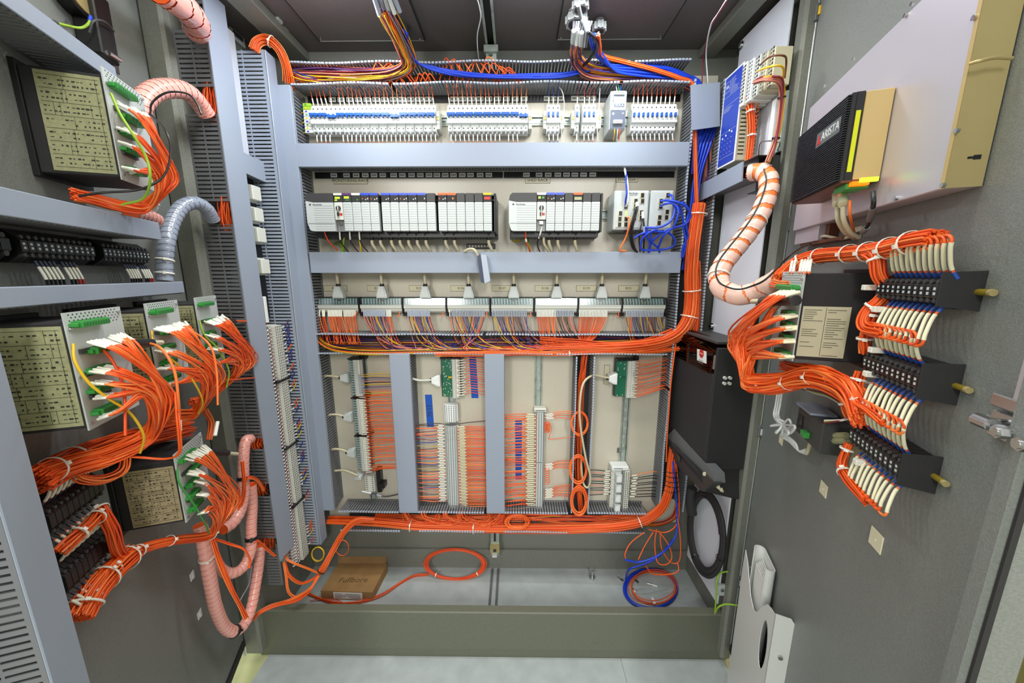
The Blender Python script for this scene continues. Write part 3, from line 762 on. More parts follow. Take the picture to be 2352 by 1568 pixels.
chassis(-0.025, 0.327, 'black chassis carrying the shorter controller rack')
ps_module('grey power module at the left end of the longer rack', -0.812, -0.7045, RV0, RV1)
xs = [(477, 567), (567, 663), (663, 757), (757, 849), (849, 943), (970, 1063), (1063, 1155), (1155, 1250), (1250, 1345), (1345, 1440), (1440, 1535), (1560, 1655), (1655, 1752), (1752, 1845), (1845, 1940), (1940, 2033), (2033, 2124)]
def hu(c, z=4.523, x0=660, y=453): return BP.L(x0 + c / z, y, 0.142).x
DOTS = [(0.15, 0.3, 0.1, 0.25, 'orange'), (0.55, 0.2, 0.12, 0.2, 'offwhite'), (0.8, 0.3, 0.1, 0.3, 'offwhite')]
spec = {0: ('offwhite', [(0.15, 0.45, 0.6, 0.35, 'led_green'), (0.1, 0.05, 0.3, 0.2, 'led_green')], 'key'), 1: ('purple', [(0.2, 0.5, 0.55, 0.4, 'led_green'), (0.3, 0.1, 0.5, 0.15, 'green')], 0), 2: ('offwhite', [(0.55, 0.1, 0.2, 0.25, 'green')], 0), 3: ('blue', DOTS, 0), 4: ('blue', DOTS[::-1], 0),
        5: ('blue', DOTS[1:], 0), 6: ('blue', DOTS[1:], 0), 7: ('blue', DOTS, 0), 8: ('blue', DOTS[1:], 0), 9: ('blue', DOTS[2:], 0), 11: ('orange', DOTS, 0), 12: ('orange', [(0.6, 0.3, 0.14, 0.3, 'led_amber')], 0), 16: ('yellow', [(0.12, 0.25, 0.7, 0.5, 'led_red')], 0)}
STN = {'offwhite': 'white', 'purple': 'purple', 'blue': 'blue', 'orange': 'orange', 'yellow': 'yellow'}
cable_from = []
for i, (a, b) in enumerate(xs):
    u0, u1 = hu(a), hu(b); sp = spec.get(i)
    plug = i in (3, 4, 5, 6, 7, 8, 9, 11, 12, 16)
    if i == 0: lab = 'processor module with green display and key switch in the longer rack'
    elif sp: lab = 'grey module with %s top strip, %s from the left in the longer rack' % (STN[sp[0]], ordn(i + 1))
    else: lab = 'blank grey module with a dark header, %s from the left in the longer rack' % ordn(i + 1)
    io_module(u0, u1, RV0, RV1, lab, sp[0] if sp else None, sp[1] if sp else (), 'key' if i == 0 else 'door', 'modules of the longer rack', plug)
    if plug: cable_from.append(((u0 + u1) / 2, i, 'longer'))
ps_module('grey power module at the left end of the shorter rack', -0.027, 0.080, RV0, RV1)
xs2 = [(560, 650), (650, 738), (738, 827), (827, 912), (912, 1003), (1003, 1088), (1088, 1175)]
spec2 = {0: ('offwhite', [(0.15, 0.4, 0.25, 0.4, 'led_green'), (0.55, 0.4, 0.25, 0.4, 'green')]), 1: ('blue', DOTS), 2: ('blue', DOTS[1:]), 4: ('orange', [(0.1, 0.1, 0.8, 0.6, 'label_olive')])}
for i, (a, b) in enumerate(xs2):
    u0, u1 = hu(a, 4.2, 1100), hu(b, 4.2, 1100); sp = spec2.get(i); plug = i in (1, 2, 4)
    if i == 0: lab = 'processor module with green display and key switch in the shorter rack'
    elif sp: lab = 'grey module with %s top strip, %s from the left in the shorter rack' % (STN[sp[0]], ordn(i + 1))
    else: lab = 'blank grey module with a dark header, %s from the left in the shorter rack' % ordn(i + 1)
    io_module(u0, u1, RV0, RV1, lab, sp[0] if sp else None, sp[1] if sp else (), 'key' if i == 0 else 'door', 'modules of the shorter rack', plug)
    if plug: cable_from.append(((u0 + u1) / 2, i, 'shorter'))
for (u, i, rk) in cable_from:
    P = [(u, RV0 - 0.026, 0.10), (u + 0.001, RV0 - 0.045, 0.10), (u + 0.010, RV0 - 0.065, 0.09), (u + 0.018, 1.69, 0.07)]
    wire([BP.M @ Vector(p) for p in P], 0.0062, 'beige_cable', 'rack_cable', n=8, tag=('beige cable below the %s module of the %s rack' % (ordn(i + 1), rk), 'cable', 'beige cables under the racks'))
def loose(pts, r, m, name, label, cat='cable', n=8, sleeve=None, group=None, off=None, P=BP, seg=6, sl_r=1.4):
    return wire([P.W(*p) for p in pts], r, m, name, n=n, seg=seg, tag=(label, cat, group), sleeve=sleeve, sl_r=sl_r)
loose([(744, 528, .12), (750, 545, .11), (758, 558, .10), (776, 575, .08)], .0028, 'orange_dark', 'power_wire', 'orange wire leaving the left end of the longer rack', 'wire')
loose([(768, 560, .01), (778, 558, .03), (786, 566, .05), (786, 580, .06)], .0042, 'yellowgreen', 'earth_wire', 'thick yellow-green earth wire under the longer rack', 'wire')
loose([(792, 540, .10), (789, 556, .09), (790, 580, .07)], .003, 'yellowgreen', 'earth_wire', 'thin yellow-green earth wire below the processor of the longer rack', 'wire')
for k, (x, c) in enumerate(((780, 'black'), (803, 'black'), (825, 'black'))):
    loose([(x, 530, .12), (x + 2, 552, .11), (x + 10, 566, .10), (x + 22, 580, .08)], .0022, c, 'network_cable', 'thin black cable under the longer rack, %s from the left' % ordn(k + 1), sleeve=(0.0, 0.3, 'sleeve'), group='black cables under the longer rack')
loose([(826, 552, .09), (828, 565, .09), (830, 580, .08)], .0032, 'yellow', 'power_wire', 'short yellow wire beside a black cable under the longer rack', 'wire')
loose([(1207, 526, .12), (1208, 550, .11), (1212, 562, .10), (1217, 578, .08)], .0030, 'orange_dark', 'power_wire', 'orange and white wire leaving the shorter rack', 'wire', sleeve=(0.3, 0.45, 'sleeve'))
loose([(1196, 548, .02), (1210, 548, .03), (1214, 560, .05), (1218, 578, .07)], .0030, 'yellowgreen', 'earth_wire', 'yellow-green earth wire under the shorter rack', 'wire')
loose([(1245, 520, .13), (1240, 540, .13), (1234, 560, .10), (1240, 578, .08)], .0024, 'black', 'network_cable', 'black cable with white boot below the shorter rack processor', sleeve=(0.0, 0.45, 'offwhite'))
loose([(1249, 540, .10), (1250, 560, .10), (1262, 578, .08)], .0052, 'beige_cable', 'rack_cable', 'loose beige cable crossing below the shorter rack')
mb = MB(BP.M); a = BP.L(1178, 550); mb.rbox((a.x, a.y - 0.01, 0), (a.x + 0.034, a.y + 0.008, 0.01), 'brass', 0.001); mb.cyl((a.x + 0.008, a.y, 0.01), (a.x + 0.008, a.y, 0.012), 0.004, 'steel', 8); mb.build('earth_lug', tag=('brass earth lug below the shorter rack', 'lug'))
# small terminal board behind the hanging connector
a = BP.L(1072, 560); b = BP.L(1138, 571)
t = thing('ribbon_terminal', 'small black terminal board with pale screws under the longer rack', 'terminal board', BP.at(a.x, b.y))
MB(BP.M).rbox((a.x, b.y, 0), (b.x, a.y, 0.012), 'black', 0.001).build('base', t)
mb = MB(BP.M)
for k in range(8): mb.cyl((a.x + 0.014 + k * 0.013, (a.y + b.y) / 2, 0.012), (a.x + 0.014 + k * 0.013, (a.y + b.y) / 2, 0.0135), 0.0042, 'label_plate', 8)
mb.build('screws', t)
# hanging connector in front of the band
t = thing('connector', 'dark blue-grey plug hanging on a short cable in front of the band', 'connector', T(BP.W(1110, 648, .13)))
def slab(t, nm, q4, off, P, m, dn=0.03):
    """a thick slab whose front outline is given on plane P at offset off"""
    v = [P.W(x, y, off) for (x, y) in q4]; w_ = [p - P.n * dn for p in v]
    n = len(v); mb = MB(); mb.add(v + w_, [list(range(n)), list(range(n, 2 * n))[::-1]] + [[i, n + i, n + (i + 1) % n, (i + 1) % n] for i in range(n)], m)
    return mb.build(nm, t)
slab(t, 'shell', [(1096, 588), (1104, 583), (1113, 651), (1104, 647)][::-1], .145, BP, 'plug_navy', 0.04)
slab(t, 'side_cover', [(1104, 583), (1117, 586), (1126, 645), (1113, 651)][::-1], .146, BP, 'duct_light', 0.04)
MB().tube(spline([BP.W(*p) for p in ((1066, 577, .11), (1078, 572, .12), (1090, 574, .135), (1098, 588, .130))]), .0055, 'beige_cable', 8).build('cable', t)
# ---- network switches
def switch(u0, u1, label, ports, nm='network_switch'):
    t = thing(nm, label, 'network switch', BP.at((u0 + u1) / 2, 1.785)); v0, v1 = 1.785, 1.932
    MB(BP.M).rbox((u0, v0, 0.01), (u1, v1, 0.118), 'lightgrey', 0.004).build('housing', t)
    MB(BP.M).box((u0 + 0.01, v0 - 0.006, 0.02), (u1 - 0.004, v0, 0.11), 'black').build('base', t)
    MB(BP.M).rbox((u0 + 0.008, v0 + 0.008, 0.118), (u1 - 0.006, v1 - 0.008, 0.120), 'lightgrey', 0.001).build('front_plate', t)
    for (x, y) in ports:
        p = BP.L(x, y, 0.12); mb = MB(BP.M)
        mb.box((p.x - 0.009, p.y - 0.009, 0.12), (p.x + 0.009, p.y + 0.009, 0.1225), 'label_plate' if (x + y) % 2 else 'grey'); mb.box((p.x - 0.0045, p.y - 0.008, 0.1225), (p.x + 0.008, p.y + 0.008, 0.123), 'black')
        mb.build('port', t)
    return t
def z3(x, y): return (1390 + x / 4.481, 390 + y / 4.481)
t = switch(0.383, 0.518, 'grey network switch with many sockets at the right of the rack row', [z3(*p) for p in ((152, 448), (145, 507), (208, 507), (142, 563), (205, 563), (378, 263), (378, 322), (310, 322), (305, 381), (368, 440), (365, 495), (295, 497), (208, 380))])
text('Allen-Bradley', 'lettering', t, BP.at(*BP.L(*z3(290, 240), .12).xy, 0.1205), 0.007, 'ink')
text('Stratix 5700', 'lettering', t, BP.at(*BP.L(*z3(290, 258), .12).xy, 0.1205), 0.0055, 'ink')
p = BP.L(*z3(218, 445), .12); mb = MB(BP.M)
for k in range(3): mb.box((p.x - 0.004, p.y - 0.008 + k * 0.006, 0.12), (p.x + 0.004, p.y - 0.005 + k * 0.006, 0.1205), 'led_green')
mb.build('lamps', t)
switch(0.524, 0.612, 'smaller grey network switch with blue cables plugged in', [z3(*p) for p in ((640, 262), (570, 322), (565, 378), (632, 433), (625, 490), (555, 490), (548, 547))])
def q3(P_, n=.13): return [(*z3(x, y), nn) for (x, y, nn) in P_]
loose(q3([(195, -60, .06), (205, 10, .10), (225, 110, .14), (235, 230, .15), (232, 330, .15), (212, 375, .135)]), .0040, 'sleeve', 'network_cable', 'twisted blue and white cable running down into the larger switch')
loose(q3([(190, -50, .062), (215, 30, .11), (215, 120, .15), (222, 240, .16), (210, 320, .15), (210, 385, .13)]), .0034, 'blue', 'network_cable', 'blue strand twisted round the white cable above the larger switch')
loose(q3([(225, 490, .13), (255, 500, .15), (240, 600, .15), (215, 690, .13), (170, 780, .12), (150, 830, .11), (215, 832, .10)]), .0034, 'orange_light', 'fibre_cable', 'pale orange patch cable looping from the larger switch')
for k, dx in enumerate((0, 18)):
    loose(q3([(325 - dx * .2, 340 + dx * 2, .13), (330 - dx, 400, .15), (305 - dx, 500, .155), (280 - dx, 600, .15), (275 - dx, 700, .14), (300 - dx, 800, .12), (330, 850, .10)]), .0040, 'black', 'network_cable', 'black network cable in the middle of the larger switch, %s from the left' % ordn(2 - k), sleeve=(0.0, 0.12, 'sleeve'), group='black cables on the larger switch')
loose(q3([(385, 435, .13), (392, 520, .15), (402, 610, .15), (400, 700, .14), (395, 850, .10)]), .0036, 'black', 'network_cable', 'black network cable with silver sleeve beside the blue coils', sleeve=[(0.0, 0.2, 'sleeve'), (0.42, 0.6, 'duct_light')])
loose(q3([(370, 490, .13), (372, 560, .15), (355, 640, .15), (350, 740, .13), (360, 850, .10)]), .0028, 'black', 'network_cable', 'thin black network cable behind the blue coils')
BL = [[(650, 258, .13), (690, 270, .16), (700, 330, .17), (715, 420, .18), (680, 520, .19), (590, 580, .19), (500, 595, .18), (410, 590, .17)],
      [(575, 320, .13), (640, 315, .17), (740, 330, .19), (830, 380, .19), (880, 470, .18), (820, 560, .17), (700, 600, .17), (600, 640, .17), (480, 740, .14), (450, 850, .12)],
      [(570, 375, .13), (620, 350, .17), (690, 345, .18), (750, 400, .19), (740, 500, .19), (690, 600, .18), (600, 680, .17), (545, 800, .13)],
      [(300, 700, .14), (380, 655, .15), (520, 635, .17), (650, 650, .17), (720, 720, .16), (690, 790, .15), (580, 820, .14), (400, 825, .13), (365, 790, .14), (390, 700, .16), (480, 630, .18), (540, 620, .18)],
      [(420, 595, .17), (430, 680, .16), (460, 760, .14), (445, 850, .12)], [(470, 640, .17), (480, 740, .15), (540, 800, .13), (560, 850, .12)],
      [(800, 330, .17), (860, 420, .16), (830, 560, .15), (850, 680, .13), (800, 800, .12), (790, 900, .11)], [(760, 340, .17), (800, 500, .15), (810, 620, .14), (830, 760, .13), (800, 900, .11)]]
for k, q in enumerate(BL):
    loose(q3(q), .0042, 'blue', 'network_cable', ['blue cable arching from the top socket of the smaller switch', 'blue cable looping wide past the edge of the panel', 'blue cable curving down from the third socket of the smaller switch', 'blue cable coiled in a ring above the band', 'short blue cable hanging down inside the coil', 'blue cable bending down behind the coil', 'outermost blue cable dropping beside the orange trunk', 'blue cable dropping just inside the outermost one'][k], group='blue cables of the switches')
# ================================================================ interface modules
def interface(S, L, label, pcb_d=0.028, nclips=14, covered=True, yellow=0.5, name='interface_module', clip=True, npins=40):
    """terminal interface module: x along its length, y towards its cable, z out of the panel"""
    t = thing(name, label, 'interface module', S)
    MB(S).rbox((0.002, -0.034, 0.009), (L - 0.006, pcb_d + 0.004, 0.030), 'darkgrey', 0.001).build('base', t)
    mb = MB(S); z0 = 0.033
    mb.box((0.003, 0.0, z0), (L - 0.008, pcb_d, z0 + 0.002), 'pcb')
    mb.build('circuit_board', t)
    mb = MB(S)
    if not covered:
        rnd = random.Random(5)
        for i in range(60 if nclips > 4 else 14):
            x = 0.006 + (L - 0.02) * rnd.random(); y = 0.004 + (pcb_d - 0.01) * rnd.random(); mb.box((x, y, z0 + 0.002), (x + 0.004, y + 0.003, z0 + 0.006), 'offwhite' if i % 3 else 'green')
    for i in range(nclips if covered else 0):
        x = 0.010 + (L - 0.028) * i / (nclips - 1)
        mb.box((x - 0.0024, 0.002, z0 + 0.002), (x + 0.0024, pcb_d * 0.55, z0 + 0.015), 'white'); mb.box((x - 0.0042, pcb_d * 0.45, z0 + 0.002), (x + 0.0014, pcb_d * 0.92, z0 + 0.010), 'white')
    mb.box((L * yellow - 0.003, 0.004, z0 + 0.002), (L * yellow + 0.004, min(pcb_d * 0.8, 0.02), z0 + 0.010), 'yellow' if nclips > 4 else 'pcb')
    mb.build('jumper_clips', t)
    mb = MB(S); mb.rbox((0.0015, -0.016, 0.030), (L - 0.008, 0.0, 0.058), 'offwhite', 0.001); mb.rbox((0.0015, -0.032, 0.030), (L - 0.008, -0.016, 0.050), 'offwhite', 0.001)
    for i in range(npins):
        x = 0.005 + (L - 0.016) * i / (npins - 1)
        mb.box((x - 0.001, -0.006, 0.058), (x + 0.001, -0.003, 0.0583), 'darkgrey'); mb.box((x - 0.0012, -0.014, 0.058), (x + 0.0012, -0.010, 0.0583), 'grey')
        mb.box((x - 0.0013, -0.030, 0.050), (x + 0.0013, -0.026, 0.0503), 'darkgrey')
    mb.build('terminal_row', t)
    if covered:
        mb = MB(S); mb.add([(0.002, 0.0, 0.0585), (L - 0.008, 0.0, 0.0585), (L - 0.008, pcb_d, 0.0530), (0.002, pcb_d, 0.0530), (0.002, 0.0008, 0.0595), (L - 0.008, 0.0008, 0.0595), (L - 0.008, pcb_d + 0.0002, 0.0540), (0.002, pcb_d + 0.0002, 0.0540)],
               [(0, 3, 2, 1), (4, 5, 6, 7), (0, 1, 5, 4), (1, 2, 6, 5), (2, 3, 7, 6), (3, 0, 4, 7)], 'clear'); mb.build('clear_cover', t)
    mb = MB(S); mb.box((L - 0.007, -0.036, 0.009), (L - 0.002, pcb_d + 0.003, 0.056), 'black'); mb.box((L - 0.008, -0.050, 0.009), (L + 0.010, -0.034, 0.040), 'black')
    mb.build('end_bracket', t)
    return t
def hood(label, S, w=0.044, cable=((0, 0.075, 0.062), (0, 0.10, 0.062), (0.001, 0.145, 0.06)), h=0.05, m='lightgrey', wm='beige_cable', neck=0.0065):
    """tapered cable hood; y runs from the module towards the cable"""
    t = thing('cable_connector', label, 'connector', S)
    mb = MB(S)
    for (z0, z1, k) in ((0.036, 0.066, 1.0),):
        mb.prism([(-w / 2, 0.0), (w / 2, 0.0), (w / 2, 0.012), (0.012, h), (-0.012, h), (-w / 2, 0.012)], z0, z1, m)
    mb.prism([(-w / 2 * 0.8, 0.004), (w / 2 * 0.8, 0.004), (0.009, h * 0.94), (-0.009, h * 0.94)], 0.066, 0.070, m)
    mb.build('hood', t)
    MB(S).cyl((0, h - 0.002, 0.053), (0, h + 0.010, 0.053), neck + 0.003, 'black', 10).build('strain_relief', t)
    pts = [(0, h + 0.008, 0.053)] + [p for p in cable if p[1] > h + 0.01 or len(cable) > 3]
    MB(S).tube(spline(pts), neck, wm, 8).build('cable', t)
    return t
IM0, IMP = -0.861, 0.1886
imname = ['R1S3', 'R1S4', 'R1S5', 'R1S6', 'R1S7', 'R1S8', 'R1S9', 'R2S1']
for i in range(8):
    S = BP.at(IM0 + i * IMP, 1.484)
    interface(S, IMP, 'green interface module under the engraved plate %s' % imname[i])
    u = BP.L((779, 879, 978, 1077, 1180, 1278, 1381, 1480)[i], 680, .053).x
    hood('pale tapered cable hood plugged in beside the plate %s' % imname[i], BP.at(u, 1.513), cable=((0, 0.075, 0.055), (0, 0.10, 0.058), (0.001, 0.145, 0.06)))
FW = {'n': 0}
def col_of(s):
    return {'o': random.choice(ORANGES), 'm': random.choice(MULTI)}.get(s, s)
CN = {'orange': 'orange', 'orange_dark': 'orange', 'orange_light': 'orange', 'yellow': 'yellow', 'purple': 'purple', 'maroon': 'dark red', 'brown': 'brown', 'greywire': 'grey', 'pinkwire': 'pink', 'blue_dark': 'blue', 'black': 'black', 'blue': 'blue', 'red': 'red', 'white': 'white', 'sleeve': 'white', 'beige_cable': 'beige'}
IMW = {0: [('o', .02, .06, 2), ('o', .13, .18, 3), ('o', .27, .60, 12), ('o', .66, .93, 9)], 1: [('m', .08, .60, 18), ('o', .64, .74, 4)], 2: [('m', .09, .62, 18)], 3: [('o', .05, .07, 1), ('m', .10, .88, 22)], 4: [('m', .02, .84, 22)],
       5: [('o', .04, .40, 12), ('o', .43, .47, 2), ('m', .50, .92, 12)], 6: [('o', .0, .66, 20)], 7: [('m', .07, .95, 24)]}
for i in range(8):
    j = 0
    for (c, a, b, n) in IMW[i]:
        for k in range(n):
            j += 1; u = IM0 + i * IMP + 0.003 + (a + (b - a) * (k / max(1, n - 1))) * (IMP - 0.012); m = col_of(c)
            dx = random.uniform(0.004, 0.02) if c == 'o' else random.uniform(0.01, 0.05)
            if i == 6: dx = -0.35 * (u - (IM0 + i * IMP))
            if i == 3 and k > 12: dx = -dx
            P = [(u, 1.462, .057), (u, 1.435, .060), (u + dx * .25, 1.40, .058), (u + dx, 1.345, .06), (u + dx * 2.2, 1.315, .075)]
            if c == 'm' and i != 7: P += [(u + dx * 3.4 + random.uniform(0, .03), 1.293 + random.uniform(0, .01), .088), (u + dx * 4 + .06, 1.29 + random.uniform(0, .012), .085)]
            nm = 'interface_wire'
            wire([BP.M @ jit(Vector(p), .0012) if q > 1 else BP.M @ Vector(p) for q, p in enumerate(P)], 0.0016, m, nm, seg=4, n=5, sleeve=(0.0, 0.26 if len(P) == 5 else .17, 'sleeve' if c == 'o' else 'duct_light'), sl_r=1.45,
                 tag=('%s wire, %s from the left, below the interface module marked %s' % (CN[m], ordn(j), imname[i]), 'wire', 'wires below module ' + imname[i]))
# orange loop hooks at the module ends
for i in (0, 1, 2, 3, 4, 6):
    u = IM0 + (i + 1) * IMP - 0.018
    wire([BP.M @ Vector(p) for p in ((u, 1.455, .052), (u, 1.442, .062), (u - .004, 1.434, .066), (u - .010, 1.438, .060))], .0016, 'orange', 'jumper_wire', tag=('short orange jumper hook at the right end of module ' + imname[i], 'wire'))
# ---- breaker wires
def bw(n, u0, pitch, skip, where, col=None, grp=''):
    for i in range(n):
        u = u0 + (i + 0.5) * pitch; m = col_of(col or 'o')
        if i not in skip[0]:
            dx = random.uniform(-0.006, 0.002); e = random.uniform(0.0, 0.006)
            P = [(u, 2.255, .044), (u + dx * .3, 2.275, .050), (u + dx, 2.305, .055), (u + dx * 2, 2.335, .06), (u + dx * 4, 2.36, .05)]
            wire([BP.M @ Vector(p) for p in P], .0015, m, 'breaker_wire', seg=4, n=5, sleeve=(0.06, 0.36, 'sleeve'), sl_r=1.7, tag=('%s wire leaving the top of the %s pole of the %s' % (CN[m], ordn(i + 1), where), 'wire', 'wires above the ' + where))
        if i not in skip[1]:
            dx = random.uniform(-0.002, 0.004)
            P = [(u + .002, 2.166, .046), (u + .002, 2.145, .052), (u + dx + .003, 2.12, .055), (u + dx + .003, 2.09, .055)]
            wire([BP.M @ Vector(p) for p in P], .0014, m, 'breaker_wire', seg=4, n=5, sleeve=(0.12, 0.52, 'white'), sl_r=1.7, tag=('%s wire under the %s pole of the %s' % (CN[m], ordn(i + 1), where), 'wire', 'wires below the ' + where))
bw(28, -0.803, 0.0175, ((5,), (4, 5)), 'long breaker row')
bw(18, -0.268, 0.0175, ((), (12, 16, 17)), 'shorter breaker row')
bw(3, 0.119, 0.0175, ((), ()), 'breaker trio with blue wires', 'blue_dark')
bw(1, 0.229, 0.0175, ((), ()), 'lone single breaker', 'maroon')
bw(3, 0.2575, 0.0175, ((), ()), 'breaker trio with red wires', 'red')
bw(10, 0.448, 0.0175, ((), ()), 'ten-pole breaker row')
loose([(1290, 315, .05), (1291, 285, .07), (1296, 245, .06), (1293, 215, .06), (1285, 200, .06)], .0018, 'white', 'power_wire', 'white wire rising beside the breaker trio with blue wires', 'wire')
loose([(1373, 322, .05), (1372, 290, .07), (1376, 240, .06), (1378, 200, .06)], .0018, 'white', 'power_wire', 'white wire rising beside the breaker trio with red wires', 'wire')
for k, (x, c) in enumerate(((1418, 'white'), (1423, 'green'), (1427, 'blue'))): loose([(x, 218, .11), (x - 1, 208, .10), (x - 3, 196, .07)], .0018, c, 'power_wire', '%s wire on top of the pale blue power supply' % c, 'wire')
for k, (x, c) in enumerate(((1412, 'yellow'), (1419, 'white'), (1424, 'orange'))): loose([(x, 296, .115), (x - 1, 308, .11), (x - 3, 322, .09)], .0020, c, 'power_wire', '%s wire below the pale blue power supply' % c, 'wire')
# ================================================================ lower bays
def vint(u, v0, L, label, **k):
    return interface(BP.at(u, v0) @ RZ(pi / 2), L, label, **k)
def px_hood(x, y, label, pts, u, w=.040, h=.034, S=None, **k):
    p = BP.L(x, y, .05); S = BP.at(u, p.y) @ RZ(pi / 2)
    inv = S.inverted(); cb = [inv @ BP.W(*q) for q in pts]
    t = hood(label, S, w=w, h=h, cable=[tuple(c) for c in cb], neck=.005, **k); return t
for i, (v0, L) in enumerate(((1.070, .178), (0.886, .180), (0.702, .180))):
    vint(-0.722, v0, L, 'slim upright interface module in the left lower bay, %s from the top' % ordn(i + 1), pcb_d=.022)
for i, (x, y, q) in enumerate(((800, 866, [(780, 866, .055), (768, 864, .06), (752, 863, .06), (738, 866, .05)]), (806, 956, [(788, 955, .055), (775, 952, .06), (761, 952, .06), (750, 956, .05)]), (813, 1038, [(795, 1036, .055), (782, 1032, .06), (767, 1031, .06), (755, 1036, .05)]))):
    px_hood(x, y, 'pale cable hood at the left of the %s upright module in the left lower bay' % ordn(i + 1), q, -0.748)
loose([(765, 1081, .05), (790, 1080, .06), (808, 1086, .07), (822, 1092, .08)], .0052, 'beige_cable', 'network_cable', 'beige cable entering the lowest module of the left lower bay')
mb = MB(BP.M); a = BP.L(826, 1092, .05); mb.rbox((a.x - .018, a.y - .010, .03), (a.x + .016, a.y + .010, .075), 'lightgrey', .003); mb.build('cable_connector', tag=('grey angled plug at the foot of the lowest upright module', 'connector'))
for i in range(8):
    v = 0.588 + i * 0.0105; mb = MB(BP.M); mb.rbox((-.716, v, .008), (-.672, v + .0098, .048), 'offwhite', .001); mb.box((-.712, v + .003, .048), (-.704, v + .007, .0484), 'midgrey'); mb.box((-.684, v + .003, .048), (-.676, v + .007, .0484), 'midgrey')
    mb.build('terminal_block', tag=('pale terminal block at the foot of the left lower bay, %s from the bottom' % ordn(i + 1), 'terminal block', 'foot terminals of the left bay'))
mb = MB(BP.M); mb.box((-.668, .575, .0), (-.648, .70, .03), 'black'); mb.box((-.66, .60, .0), (-.63, .625, .035), 'black'); mb.build('end_stop', tag=('black end stop at the foot of the left lower bay', 'bracket'))
loose([(832, 1128, .05), (860, 1134, .06), (885, 1140, .05), (918, 1134, .06)], .0030, 'darkgrey', 'power_wire', 'dark wire with a silver joint crossing the foot of the left lower bay', 'wire', sleeve=[(0, .25, 'white'), (.4, .55, 'duct_light')])
def rowires(n, x0, y0, x1, y1, ex0, ey0, ex1, ey1, col, where, s0=.0, s1=.22, o0=.05, o1=.06, bow=0.0, r=.0018, jt=2.0, grp=None, sm='sleeve', nm='field_wire', sl_r=1.3, extra=0):
    """n wires in a row from the line (x0,y0)-(x1,y1) to the line (ex0,ey0)-(ex1,ey1), pixel positions on the panel"""
    for i in range(n):
        f = i / max(1, n - 1)
        ax, ay = x0 + (x1 - x0) * f, y0 + (y1 - y0) * f; bx, by = ex0 + (ex1 - ex0) * f, ey0 + (ey1 - ey0) * f
        by += random.uniform(-jt, jt); m = col_of(col[i % len(col)] if isinstance(col, (list, tuple)) else col)
        mx, my = ax * .5 + bx * .5, (ay + by) / 2 - bow + random.uniform(-jt * .6, jt * .6); sg = 1 if bx > ax else -1
        P = [(ax, ay, o0), (ax + (bx - ax) * .25, ay * .9 + by * .1 - bow * .3, o0 + .006), (mx, my, (o0 + o1) / 2 + .006), (bx, by, o1), (bx + sg * 9, by + 2, o1 - .02)]
        wire([BP.W(*p) for p in P], r, m, nm, seg=4, n=5, sleeve=(s0 + (i % 2) * .05, s1 + (i % 2) * .05 - .03, sm) if s1 else None, sl_r=sl_r, tag=('%s wire %s, %s from the top' % (CN[m], where, ordn(i + 1)), 'wire', grp or ('wires ' + where)))
rowires(12, 815, 861, 820, 903, 897, 858, 902, 903, ['m', 'yellow', 'purple', 'greywire', 'pinkwire'], 'on the right of the left bay module', s1=.22, sm='duct_light')
rowires(44, 822, 908, 838, 1084, 900, 906, 912, 1078, 'o', 'fanning from the lower modules of the left bay', s1=.2, bow=1.5, jt=3.5)
# blue tape
for k, (pts, lab) in enumerate(((((976, 906), (992, 906), (997, 980), (981, 980)), 'strip of blue tape with a handwritten number'), (((1077, 815), (1093, 815), (1099, 914), (1083, 914)), 'strip of blue tape behind the orange wires of the second bay'), (((1183, 965), (1199, 965), (1198, 1100), (1184, 1100)), 'strip of blue tape behind the wires of the third bay'))):
    q = [BP.L(x, y) for x, y in pts][::-1]
    t = thing('blue_tape', lab, 'tape', BP.at(q[0].x, q[0].y)); MB(BP.M).prism([(a.x, a.y) for a in q], 0, .0008, 'tape_blue').build('strip', t)
    if k == 0: text('75-13', 'handwriting', t, BP.at((q[0].x + q[2].x) / 2, (q[0].y + q[2].y) / 2, .001) @ RZ(pi / 2 + .04), .026, 'ink')
# second bay
vint(-0.283, 1.062, .190, 'green circuit board module at the top of the second lower bay', pcb_d=.050, covered=False, nclips=22)
px_hood(1012, 872, 'white tapered cable hood at the left of the green board', [(995, 872, .055), (980, 873, .06), (962, 873, .06), (946, 869, .06), (935, 868, .05)], -0.336, m='white', wm='offwhite', w=.052, h=.038)
rowires(15, 1050, 828, 1050, 908, 1112, 826, 1114, 906, 'o', 'right of the green board in the second bay', s1=.3, bow=5, jt=1.2, r=.0016)
TB = {}
def tblock(kind, u0, u1, w, m='offwhite', h=.045, holes=4, mid='grey'):
    """one slice of a terminal strip; x across, y = its thickness"""
    mb = MB(); c = (u0 + u1) / 2; X = Matrix(((1, 0, 0, 0), (0, 0, 1, 0), (0, 1, 0, 0), (0, 0, 0, 1)))
    hw = (u1 - u0) / 2
    mb.prism([(-hw, .008), (hw, .008), (hw, h * .72), (hw * .72, h * .80), (hw * .66, h), (-hw * .66, h), (-hw * .72, h * .80), (-hw, h * .72)][::-1], 0.0, w * .92, m, X=X)
    for i in range(holes):
        x = -hw * .82 + 2 * hw * .82 * i / (holes - 1); z = h if abs(x) < hw * .6 else h * .79
        mb.box((x - .0018, w * .22, z), (x + .0018, w * .68, z + .0006), 'midgrey' if abs(x) > hw * .6 else 'black')
    return mb
def strip(n, u0, u1, v0, w, lab, grp, m='offwhite', P=BP, h=.045, holes=4, sep=0):
    mb = tblock(0, u0, u1, w, m, h, holes); c = (u0 + u1) / 2
    base = mb.build('terminal_block', R=I4)
    for i in range(n):
        o = base if i == 0 else base.copy()
        if i: COL.objects.link(o)
        o.matrix_world = P.at(c, v0 + i * w + (sep if i >= n / 2 else 0), 0)
        settag(o, '%s, %s from the bottom' % (lab, ordn(i + 1)), 'terminal block', grp)
